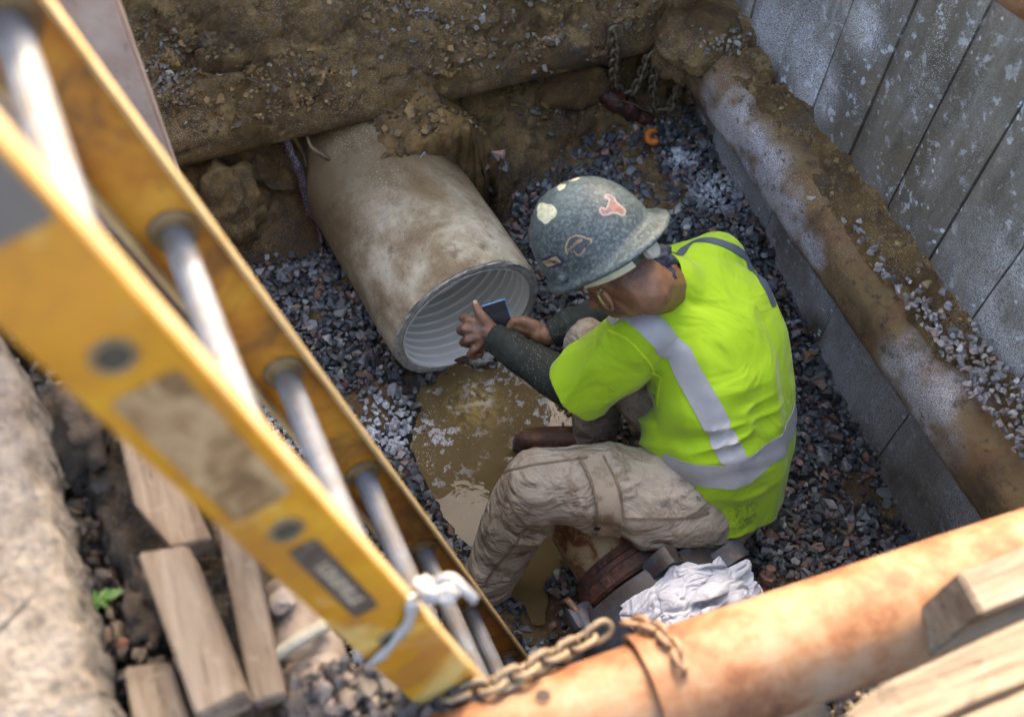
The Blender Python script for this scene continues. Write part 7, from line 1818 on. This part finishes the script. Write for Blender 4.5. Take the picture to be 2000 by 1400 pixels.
# ---- head frame
HU = cam2w(-.61, .73, .27); HF0 = cam2w(-.50, -.38, -.85); HF = nrm(HF0 - HU * (HF0 @ HU)); HL = np.cross(HU, HF)
HC = atz(1196, 524, .93)          # centre of the skull
def hp(f_, u_, l_): return HC + HF * f_ + HU * u_ + HL * l_
# ---- body: one continuous skin
bb = Blob()
hx = np.array([HF, HL, HU])
bb.ell(hp(-.008, .03, 0), (.098, .076, .092), hx, 3)                # cranium
bb.ell(hp(.035, -.045, 0), (.058, .058, .075), hx, 3)               # face
bb.ell(hp(.045, -.085, 0), (.040, .048, .035), hx)                  # jaw and chin
bb.ell(hp(.070, -.100, 0), (.020, .024, .018), hx)
bb.limb([hp(.080, -.012, 0), hp(.103, -.043, 0)], [.008, .013]); bb.ell(hp(.093, -.050, .012), .009); bb.ell(hp(.093, -.050, -.012), .009)   # nose
bb.limb([hp(.086, -.073, .02), hp(.092, -.073, 0), hp(.086, -.073, -.02)], [.006, .0085, .006]); bb.limb([hp(.084, -.083, .016), hp(.090, -.084, 0), hp(.084, -.083, -.016)], [.006, .008, .006])
bb.limb([hp(.078, .008, .045), hp(.090, .010, 0), hp(.078, .008, -.045)], [.012, .011, .012])  # brow
for sg in (1, -1): bb.ell(hp(.066, -.045, sg * .040), (.022, .020, .018), hx)               # cheeks
NB = atz(1300, 562, .75)
bb.limb([hp(-.030, -.03, 0), hp(-.050, -.075, 0), NB], [.062, .062, .070], step=.12)
bb.limb([hp(.01, -.085, 0), NB], [.045, .055], step=.15)
for i in range(5): bb.ell(spine[i][0] - BACKN * .012, (.055, .055, .055))
bb.rings([(c - bn * .01, l, bn, a_ * .80, b_ * .72) for (c, l, bn, a_, b_) in st_], 30)
bb.limb([SH_L, atz(1200, 700, .57), E_L, atz(1040, 705, .447), W_L], [.058, .050, .040, .038, .027])
bb.limb([SH_R - A(0, 0, .03), atz(1300, 560, .56), atz(1200, 600, .49), W_R], [.045, .045, .040, .027])
bb.limb([SH_L, NB, SH_R - LATS * .02 - A(0, 0, .03)], [.056, .062, .036], step=.12)
bb.limb([HIP_L, atz(1200, 960, .39), KN_L, AN_L - shd * .02], [.10, .082, .062, .045]); bb.limb([HIP_R, atz(1200, 705, .42), KN_R, AN_R], [.10, .072, .056, .045]); bb.limb([HIP_L, HIP_R], [.10, .10])
# hands: (u, v, extra depth)
dL = depth(W_L); dR = depth(W_R)
def hL(u, v, d=0.0): return atw(u, v, dL + d)
def hR(u, v, d=0.0): return atw(u, v, dR + d)
# left hand: metacarpals fan from the wrist, fingers curl away round the phone edge
bb.limb([W_L, hL(952, 648, .0)], [.027, .026])
MC = [(915, 624, .004), (909, 643, -.002), (913, 664, .000), (925, 684, .008)]
for (u, v, d), r in zip(MC, (.0150, .0155, .0148, .0135)):
    bb.limb([hL(955, 650, .004), hL(u, v, d)], [.019, r], step=.3)
bb.ell(hL(933, 650, .012), (.032, .036, .018), np.array([CR, CU, CF]))
FG = [[(915, 624, .004), (903, 621, .026), (912, 624, .044), (930, 630, .044)],
      [(909, 643, -.002), (899, 645, .024), (908, 649, .046), (926, 652, .048)],
      [(913, 664, .000), (905, 669, .024), (913, 672, .044), (930, 670, .046)],
      [(925, 684, .008), (918, 693, .024), (926, 697, .038), (940, 690, .042)]]
bb.ell(hL(932, 655, .026), (.028, .038, .022), np.array([CR, CU, CF]))
for ch, r in zip(FG, (.0122, .0126, .0120, .0106)):
    bb.limb([hL(*q) for q in ch], [r * 1.18, r * 1.08, r, r * .86], step=.3)
    bb.ell(hL(*ch[0]), r * 1.25)
bb.limb([hL(958, 640, -.002), hL(944, 621, -.006), hL(934, 608, -.004), hL(929, 594, .002)], [.0200, .0165, .0140, .0122], step=.3)
# right hand: heel and thumb ball in view, fingers behind the phone
bb.limb([W_R, hR(1055, 652, 0)], [.028, .028])
for k_, (u, v, d) in enumerate(((1012, 640, -.004), (1010, 648, .010), (1012, 657, .024), (1018, 664, .036))):
    bb.limb([hR(1058, 650, .008), hR(u, v, d)], [.022, .0155])
bb.limb([hR(1050, 640, -.006), hR(1022, 627, -.012), hR(1003, 628, -.012), hR(994, 640, -.008)], [.020, .0170, .0125, .0105])
for k_, ch in enumerate(([(1012, 640, .0), (990, 642, .012), (975, 648, .026), (968, 655, .036)], [(1010, 648, .012), (988, 656, .020), (972, 662, .030), (965, 668, .038)],
                         [(1012, 657, .026), (992, 668, .032), (978, 674, .038), (970, 678, .042)], [(1018, 664, .038), (1000, 676, .042), (988, 682, .046), (980, 684, .050)])):
    bb.limb([hR(*q) for q in ch], [.0118, .0110, .0102, .009])
body = bb.mesh(.0034, 8, .5)
V = getV(body); Nn = getN(body)
d = .0006 * fbm(V * 60, 3, 81)
hand = near(V, hL(925, 650, .01), .03, .09); d += hand * .0012 * (fbm(V * 95, 3, 82) - .2 * np.abs(fbm(V * 50, 2, 83)))
setV(body, V + Nn * d[:, None]); V = getV(body)
# skin tint map: beard, knuckles, ear
q = np.stack([(V - HC) @ HF, (V - HC) @ HU, (V - HC) @ HL], 1)
beard = sstep(-.045, -.062, q[:, 1]) * sstep(.005, .03, q[:, 0]) * sstep(.12, .10, np.linalg.norm(q, axis=1) - .0)
beard = np.clip(beard + sstep(.035, .05, np.abs(q[:, 2])) * sstep(.0, .02, q[:, 0]) * sstep(-.01, -.03, q[:, 1]) * sstep(.06, .045, q[:, 0]) * .8, 0, 1) * (np.linalg.norm(q, axis=1) < .14)
hair = sstep(-.02, -.035, q[:, 0]) * sstep(-.045, -.02, q[:, 1]) * (np.linalg.norm(q, axis=1) < .13)
t = NT("brown_skin"); n = t.noise(25, 6, .65)
c = t.ramp(n, [(.3, (.135, .060, .030)), (.5, (.200, .098, .050)), (.72, (.26, .140, .078))])
c = t.mix(t.rng(t.noise(70, 5, .7), .58, .68, 0, .45), c, (.08, .035, .022))
at_ = t.sep(t.attr("tone"))
c = t.mix(t.math('MULTIPLY', at_[0], t.rng(t.noise(500, 2, .6), .35, .55)), c, (.018, .014, .012))
c = t.mix(t.math('MULTIPLY', at_[2], t.rng(t.noise(40, 6, .7), .40, .6)), c, (.10, .06, .05))
t.color(c); t.rough(.58); t.set("Subsurface Weight", .06); t.set("Subsurface Radius", (.02, .008, .004)); t.bump(t.noise(320, 4, .7), .2, .0012); M_skin = t.m
fin(body, M_skin)
add_color(body, "tone", np.c_[np.clip(beard + hair * .9, 0, 1), np.zeros(len(V)), hand])
body_o = link("body", body, person)
# ear, eyes, thumb nail
def ear(sg):
    mb = MB(); c_ = hp(-.006, -.030, sg * .074)
    out = nrm(HL * sg); e1 = nrm(HU * .97 - HF * .2); e2 = nrm(np.cross(e1, out)); 
    if e2 @ HF > 0: e2 = -e2     # backwards
    pts = []
    for a in np.linspace(-2.2, 2.4, 22):
        rx, rz = .0175, .029
        pts.append(c_ + e1 * rz * math.cos(a * .9 - .1) * (1.0) + e2 * rx * (math.sin((a + 2.2) / 4.6 * math.pi) * 1.25 - .15) + out * (.008 + .009 * math.sin((a + 2.2) / 4.6 * math.pi)))
    pts = []
    for s_ in np.linspace(0, 1, 24):
        a = math.radians(60 - 300 * s_)        # from front-top over the back down to the lobe
        x = math.cos(a); z = math.sin(a)
        pts.append(c_ - e2 * .0165 * x + e1 * .0285 * z * (1.0 if z > 0 else .95) + out * (.006 + .010 * (1 - x) / 2))
    mb.tube(pts, [.0030] + [.0042] * 17 + [.0055] * 3 + [.0062, .006, .004], 10, up=out)
    bl = Blob(); bl.ell(c_ + out * .004, (.012, .022, .006), np.array([e2, e1, out])); 
    mb.add(bl.V[0], [tuple(int(i) for i in f) for f in bl.F[0]])
    pts2 = [c_ - e2 * .006 + e1 * .018 + out * .009, c_ + e2 * .006 + e1 * .010 + out * .012, c_ + e2 * .007 - e1 * .006 + out * .012, c_ - e2 * .002 - e1 * .016 + out * .009]
    mb.tube(resample(pts2, .003), .0028, 8, up=out)
    m_ = Blob(); V_ = np.array(mb.V); me = bpy.data.meshes.new("tmp"); me.from_pydata(V_.tolist(), [], mb.F); me.update()
    o = bpy.data.objects.new("tmp", me); COL.objects.link(o); r = o.modifiers.new("r", 'REMESH'); r.mode = 'VOXEL'; r.voxel_size = .0016; s2 = o.modifiers.new("s", 'SMOOTH'); s2.iterations = 4
    rr_ = bpy.data.meshes.new_from_object(o.evaluated_get(bpy.context.evaluated_depsgraph_get())); bpy.data.objects.remove(o)
    fin(rr_, M_skin); add_color(rr_, "tone", np.zeros((len(rr_.vertices), 3))); return link("ear", rr_, body_o, loc=(0, 0, 0))
ear(1); ear(-1)
for sg in (1, -1):
    bl = Blob(); bl.ell(hp(.074, -.010, sg * .031), .0105, None, 3); mb = MB(); mb.add(bl.V[0], [tuple(int(i) for i in f) for f in bl.F[0]])
    mb.build("eye", simple("eye_white", (.3, .26, .22), .4) if "eye_white" not in bpy.data.materials else bpy.data.materials["eye_white"], body_o, loc=(0, 0, 0), sharp=None)
mb = MB(); nc = hL(928, 591, -.007); nx_ = nrm(hL(927, 592, 0) - hL(933, 606, 0)); nz_ = nrm(CC - nc); ny_ = np.cross(nz_, nx_)
bl = Blob(); bl.ell(nc, (.0075, .0058, .0022), np.array([nx_, ny_, nz_]), 3); mb.add(bl.V[0], [tuple(int(i) for i in f) for f in bl.F[0]])
mb.build("thumb_nail", simple("nail", (.48, .36, .30), .35), body_o, loc=(0, 0, 0), sharp=None)

# ---- hard hat (worn back to front)
t = NT("scuffed_grey_helmet"); n = t.noise(7, 6, .6); n2 = t.noise(150, 4, .75)
c = t.ramp(n, [(.3, (.015, .022, .023)), (.48, (.038, .053, .054)), (.72, (.105, .135, .13))])
c = t.mix(t.rng(n2, .46, .62, 0, .55), c, (.18, .24, .21)); c = t.mix(t.rng(t.noise(90, 5, .75), .50, .62, 0, .7), c, (.022, .028, .034))
c = t.mix(t.rng(t.noise(9, 6, .7), .56, .64, 0, .6), c, (.030, .034, .040))
c = t.mix(t.rng(t.noise(30, 7, .8, stretch=(1, .25, 1)), .58, .66, 0, .6), c, (.012, .014, .018))
t.color(c); t.rough(t.rng(t.noise(20, 4), .3, .7, .42, .68)); t.bump(n2, .25, .002); M_helm = t.m
HB = hp(-.004, .058, 0)          # centre of the rim plane
def helm_r(az_, el):
    """az 0 = towards the back (brim side), el 0 rim .. 90 crown; returns local (back, left, up)"""
    ca, sa = math.cos(az_), math.sin(az_)
    ce, se = math.cos(el), math.sin(el)
    rb = .146 if ca > 0 else .144; rl_ = .124
    e = .86
    return -rb * ca * (ce ** e), rl_ * sa * (ce ** e), .162 * (se ** .92)
def helmet():
    na_, ne = 96, 26; V = []; Fs = []
    def brim(az_):
        ca = math.cos(az_); b_ = max(0, ca) ** 1.5
        return .014 + .028 * b_
    # outer dome
    rows = []
    for i in range(ne + 1):
        el = math.radians(90 * (1 - i / ne)); row = []
        for k_ in range(na_):
            az_ = 2 * math.pi * k_ / na_; f_, l_, u_ = helm_r(az_, el)
            # low central ridge
            u_ += .004 * math.exp(-(l_ / .018) ** 2) * math.sin(min(el, math.pi / 2)) if i > 0 else .004
            row.append((f_, l_, u_ + .004))
        rows.append(row)
    for s_ in (.25, .55, .8, 1.0):
        row = []
        for k_ in range(na_):
            az_ = 2 * math.pi * k_ / na_; f_, l_, u_ = helm_r(az_, 0); b_ = brim(az_) * s_; n_ = math.hypot(f_, l_)
            bk = max(0, math.cos(az_)) ** 1.5
            row.append((f_ * (1 + b_ / n_), l_ * (1 + b_ / n_), u_ + .004 - s_ * (.012 + .012 * bk) - .003 * (s_ > .9)))
        rows.append(row)
    n_out = len(rows)
    for s_ in (1.0, .5, 0):
        row = []
        for k_ in range(na_):
            az_ = 2 * math.pi * k_ / na_; f_, l_, u_ = helm_r(az_, 0); b_ = brim(az_) * s_ - .003; n_ = math.hypot(f_, l_); bk = max(0, math.cos(az_)) ** 1.5
            row.append((f_ * (1 + b_ / n_), l_ * (1 + b_ / n_), u_ - .002 - s_ * (.012 + .012 * bk) - .003 * (s_ > .9)))
        rows.append(row)
    for i in range(1, ne + 1):
        el = math.radians(90 * i / ne); row = []
        for k_ in range(na_):
            az_ = 2 * math.pi * k_ / na_; f_, l_, u_ = helm_r(az_, el); row.append((f_ * .972, l_ * .972, u_ * .972))
        rows.append(row)
    for row in rows: V += [HB + HF * f_ + HL * l_ + HU * u_ for f_, l_, u_ in row]
    for i in range(len(rows) - 1):
        for k_ in range(na_):
            k2 = (k_ + 1) % na_; Fs.append((i * na_ + k_, i * na_ + k2, (i + 1) * na_ + k2, (i + 1) * na_ + k_))
    mb = MB(); mb.add(V, Fs); return mb
hm = helmet(); me = mesh_from("hard_hat", hm.V, hm.F, M_helm, True)
bm = bmesh.new(); bm.from_mesh(me); bmesh.ops.remove_doubles(bm, verts=bm.verts[:], dist=1e-5); bmesh.ops.recalc_face_normals(bm, faces=bm.faces[:]); bm.to_mesh(me); bm.free()
helm = link("hard_hat", me, person, label="scuffed dark grey hard hat worn backwards with worn stickers")
bH, _ = bvh_of(me)
M_cream_p = simple("cream_paint_patch", (.50, .50, .33), .6, 60, .3, .2, 200, .0006, second=(.10, .10, .08), sec_scale=45, sec=(.60, .66))
M_orange_p = simple("faded_orange_sticker", (.22, .10, .065), .55, 80, .5, .1, 200, .0005, second=(.12, .11, .12), sec_scale=60, sec=(.52, .6))
M_tan_p = simple("worn_tan_sticker", (.30, .22, .12), .6, 80, .3)
M_dk_p = simple("dark_sticker", (.035, .045, .05), .5, 80, .3)
M_navy = simple("navy_sticker", (.02, .024, .05), .5)
def decal(name, b, poly, m, parent, off=.0006, sub=True):
    """flat print: pixel outline cast on the surface, filled"""
    bm = bmesh.new(); vs_ = [bm.verts.new((u, v, 0)) for u, v in poly]; bm.faces.new(vs_)
    bmesh.ops.triangulate(bm, faces=bm.faces[:])
    for _ in range(3): bmesh.ops.subdivide_edges(bm, edges=[e for e in bm.edges if e.calc_length() > 5], cuts=1); bmesh.ops.triangulate(bm, faces=bm.faces[:])
    V = []; ok = True
    for v in bm.verts:
        r = raycast(b, v.co.x, v.co.y)
        if r is None: V.append(None); continue
        V.append(r[0] + r[1] * (off if r[1] @ (CC - r[0]) > 0 else -off))
    bm.verts.index_update()
    Fs = [tuple(v.index for v in f.verts) for f in bm.faces if all(V[v.index] is not None for v in f.verts)]; bm.free()
    V = [v if v is not None else (0, 0, 0) for v in V]
    me = mesh_from(name, V, Fs, m, True); bmx = bmesh.new(); bmx.from_mesh(me); bmesh.ops.delete(bmx, geom=[v for v in bmx.verts if not v.link_faces], context='VERTS'); bmx.to_mesh(me); bmx.free()
    return link(name, me, parent, loc=(0, 0, 0))
def wob(cx, cy, rx, ry, rot, n=26, a=.14, seed=1):
    out = []; rnd = random.Random(seed)
    ph = [rnd.uniform(0, 6.28) for _ in range(4)]
    for i in range(n):
        t_ = 2 * math.pi * i / n; r = 1 + a * math.sin(2 * t_ + ph[0]) + a * .7 * math.sin(3 * t_ + ph[1]) + a * .5 * math.sin(5 * t_ + ph[2])
        x, y = rx * r * math.cos(t_), ry * r * math.sin(t_); c_, s_ = math.cos(rot), math.sin(rot); out.append((cx + x * c_ - y * s_, cy + x * s_ + y * c_))
    return out
decal("paint_patch", bH, wob(1067, 416, 17, 22, .35, seed=3), M_cream_p, helm)
decal("paint_patch", bH, wob(1097, 366, 8, 6, -.4, seed=4), M_cream_p, helm)
decal("paint_patch", bH, wob(1123, 349, 12, 4, -.3, seed=5), M_cream_p, helm)
S = lambda pts: [(1040 + x / 5.832, 340 + y / 5.832) for x, y in pts]
BULL = [(815, 250), (840, 228), (890, 236), (935, 265), (955, 310), (985, 338), (1050, 392), (1068, 430), (1048, 478), (1000, 478), (955, 455), (905, 452), (865, 474), (800, 480), (765, 448), (755, 398), (785, 372), (820, 385), (838, 395), (852, 350), (868, 305), (850, 290), (822, 280)]
decal("sticker", bH, S(BULL), simple("pale_sticker_edge", (.30, .24, .21), .6, 80, .2), helm)
decal("sticker_print", bH, S([(835, 258), (850, 245), (888, 252), (922, 280), (938, 318), (972, 352), (1035, 405), (1046, 432), (1034, 460), (1006, 460), (960, 436), (898, 432), (855, 452), (808, 460), (784, 436), (776, 402), (792, 394), (836, 418), (858, 385), (884, 318), (888, 295), (866, 268)]), M_orange_p, helm, off=.0011)
BUF = [(372, 830), (385, 790), (405, 740), (440, 710), (495, 690), (560, 700), (620, 725), (680, 740), (682, 780), (650, 798), (605, 785), (600, 850), (575, 900), (535, 935), (500, 920), (470, 880), (430, 890), (395, 915), (372, 880)]
o = decal("sticker", bH, S(BUF), M_tan_p, helm)
cxb = sum(p[0] for p in BUF) / len(BUF); cyb = sum(p[1] for p in BUF) / len(BUF)
decal("sticker", bH, S([(cxb + (x - cxb) * .86, cyb + (y - cyb) * .84) for x, y in BUF]), M_dk_p, helm, off=.0011)
decal("sticker_print", bH, S([(400, 855), (520, 745), (560, 735), (575, 760), (500, 800), (430, 870), (405, 875)]), M_tan_p, helm, off=.0016)
decal("sticker", bH, S([(105, 965), (270, 915), (375, 990), (330, 1045), (170, 1075), (120, 1020)]), M_navy, helm, off=.0006)
decal("sticker", bH, S([(112, 995), (270, 932), (332, 1000), (178, 1062)]), M_tan_p, helm, off=.0011)
# numbers printed on the tan sticker
r_ = raycast(bH, 1040 + 222 / 5.832, 340 + 998 / 5.832)
if r_ is not None:
    pn_, nn_ = r_; 
    if nn_ @ (CC - pn_) < 0: nn_ = -nn_
    exv = atw(1040 + 330 / 5.832, 340 + 958 / 5.832, depth(pn_)) - atw(1040 + 112 / 5.832, 340 + 1030 / 5.832, depth(pn_)); exv = nrm(exv - nn_ * (exv @ nn_)); eyv = np.cross(nn_, exv)
    W, me = text_mesh("ZZPMN", .0125, M_dk_p, pn_, exv, eyv, bold=.0002)
    for v in me.vertices:
        q2, n2, _, _ = bH.find_nearest(v.co); n2 = n2 if n2.dot(Vector(CC) - q2) > 0 else -n2; v.co = q2 + n2 * .0018
    me.update(); link("lettering", me, helm, loc=(0, 0, 0))
r_ = raycast(bH, 1040 + 480 / 5.832, 340 + 800 / 5.832)
if r_ is not None:
    pn_, nn_ = r_; nn_ = nn_ if nn_ @ (CC - pn_) > 0 else -nn_
    exv = atw(1137, 465, depth(pn_)) - atw(1110, 487, depth(pn_)); exv = nrm(exv - nn_ * (exv @ nn_)); eyv = np.cross(nn_, exv)
    W, me = text_mesh("BUFFALO", .0085, M_dk_p, pn_, exv, eyv, bold=.0001)
    for v in me.vertices:
        q2, n2, _, _ = bH.find_nearest(v.co); n2 = n2 if n2.dot(Vector(CC) - q2) > 0 else -n2; v.co = q2 + n2 * .0022
    me.update(); link("lettering", me, helm, loc=(0, 0, 0))
# rim bead, side bolt, suspension band, ratchet knob
r_ = raycast(bH, 1100, 541)
if r_ is not None:
    pn_, nn_ = r_; nn_ = nn_ if nn_ @ (CC - pn_) > 0 else -nn_
    mb = MB(); mb.lathe(pn_ - nn_ * .002, nn_, [(0, .014), (.004, .013), (.005, .0095), (.014, .009), (.016, .007)], 20); mb.build("side_bolt", M_helm, helm, loc=(0, 0, 0))
M_band = simple("cream_suspension", (.46, .47, .28), .5, 40, .15)
M_bandd = simple("dark_green_sweatband", (.05, .06, .035), .7, 60, .3)
for nm_, a0_, a1_, m_, dr0 in (("sweatband", -80, 178, M_bandd, 0.0), ("suspension_band", 28, 96, M_band, .0022)):
    mb = MB(); V = []
    for i in range(33):
        a = math.radians(a0_ + (a1_ - a0_) * i / 32); rb, rl_ = .110 + dr0, .092 + dr0
        for (dr, du) in ((0, .006), (.002, .006), (.004, -.018), (.002, -.018)):
            V.append(HB + HF * (-(rb + dr) * math.cos(a)) + HL * ((rl_ + dr) * math.sin(a)) + HU * (du - .022 - .020 * max(0, math.cos(a))))
    mb.add(V, [(i * 4 + k_, i * 4 + (k_ + 1) % 4, (i + 1) * 4 + (k_ + 1) % 4, (i + 1) * 4 + k_) for i in range(32) for k_ in range(4)]); mb.build(nm_, m_, helm, loc=(0, 0, 0), sharp=40)
kc = atz(1272, 480, .80)
kc = HB + HF * (-.135) + HU * (-.045) + HL * .02
mb = MB(); mb.lathe(kc, -HF, [(0, .020), (.014, .021), (.018, .017), (.018, .006)], 24); mb.build("ratchet_knob", simple("grey_knob", (.33, .33, .27), .45), helm, loc=(0, 0, 0))
print("knob px", 1000 + FPX * ((kc - CC) @ CR) / depth(kc), 700 - FPX * ((kc - CC) @ CU) / depth(kc))
# bandana knot and glasses
M_band2 = simple("navy_bandana", (.018, .024, .042), .7, 40, .4, .6, 60, .006)
bc_ = atz(1288, 503, .95)
bn_o = lump("bandana", bc_, (.034, .034, .026), M_band2, person, 91, .28, 2.4, 4)
lump("bandana_tail", bc_ + cam2w(.5, -.8, 0) * .035, (.014, .026, .012), M_band2, bn_o, 92, .3, 2.4, 3, loc=(0, 0, 0))
M_glass = simple("lime_glasses", (.34, .40, .10), .3)
mb = MB(); mb.tube(resample([hp(-.01, -.006, .078), hp(.012, -.011, .078)], .006), .0020, 8, up=HU)
mb.tube(resample([hp(.004, -.012, .0825), hp(.006, -.03, .084), hp(.010, -.046, .079)], .004), .0024, 8, up=HL)
mb.build("safety_glasses", M_glass, person, sharp=None)

# ---- boots
t = NT("muddy_brown_leather"); n = t.noise(20, 7, .7); c = t.ramp(n, [(.35, (.045, .020, .012)), (.5, (.10, .045, .026)), (.65, (.22, .085, .03))]); t.color(c); t.rough(.55); t.bump(t.noise(120, 6, .7), .4, .002); M_boot = t.m
M_sole = simple("dark_rubber_sole", (.028, .018, .016), .6)
def boot(an, toe, lab, upv=(0, 0, 1)):
    f_ = toe - an; f_[2] = 0; f_ = nrm(f_); s_ = np.cross(A(0, 0, 1), f_); bl = Blob(); z0 = an[2]
    g = A(an[0], an[1], 0)
    bl.limb([an + np.asarray(upv) * .08, an + A(0, 0, .01)], [.048, .05]); bl.limb([g + A(0, 0, .055) - f_ * .03, g + A(0, 0, .060) + f_ * .06, g + f_ * .15 + A(0, 0, .045), g + f_ * .20 + A(0, 0, .038)], [.042, .044, .042, .034])
    me = bl.mesh(.005, 6); fin(me, M_boot); o = link("boot", me, person, label=lab)
    mb = MB(); V = []; out = [(-.075, .028), (-.08, 0), (-.075, -.028), (-.02, -.036), (.06, -.038), (.14, -.048), (.20, -.044), (.235, -.022), (.24, 0), (.235, .022), (.20, .044), (.14, .048), (.06, .038), (-.02, .036)]
    for z_ in (.0, .026): V += [g + f_ * x + s_ * y + A(0, 0, z_) for x, y in out]
    n = len(out); mb.add(V, [tuple(range(n))[::-1], tuple(range(n, 2 * n))] + [(i, (i + 1) % n, n + (i + 1) % n, n + i) for i in range(n)]); mb.build("sole", M_sole, o, loc=(0, 0, 0), sharp=40)
boot(AN_R + A(0, 0, .01), atz(1040, 862, .03), "muddy brown right work boot"); boot(AN_L + A(0, 0, .01), atz(870, 1260, .03), None, -shd)

# ---- phone held in both hands
M_phone = simple("phone_black_glass", (.004, .004, .006), .45, 10, .1, .0)
M_pblue = simple("phone_blue_frame", (.10, .25, .42), .35, 10, .05, 0, metallic=.3)
TL = atw(944, 597, dL + .004); TR = atw(986, 584, dL + .006)
px_ = nrm(TR - TL); up_ = cam2w(-.16, .98, .30); up_ = nrm(up_ - px_ * (up_ @ px_)); nz2 = nrm(np.cross(px_, up_))
cphone = TR + px_ * (-.034) - up_ * .071
ph = root("phone", cphone, "black phone with blue edge held up inside the pipe mouth", "phone")
mb = MB(); mb.box(cphone - nz2 * .0012, (.0360, .0730, .0055), np.array([px_, up_, nz2]), bev=.003); mb.build("case", M_pblue, ph, smooth=True, sharp=50)
mb = MB(); mb.box(cphone + nz2 * .0038, (.0330, .0700, .0010), np.array([px_, up_, nz2]), bev=.0006); scr = mb.build("screen", M_phone, ph, smooth=False)
mb = MB(); mb.box(cphone + nz2 * .0050 - up_ * .012, (.0305, .052, .0002), np.array([px_, up_, nz2])); mb.build("display", simple("dim_display", (.012, .011, .016), .4), scr, smooth=False, loc=(0, 0, 0))
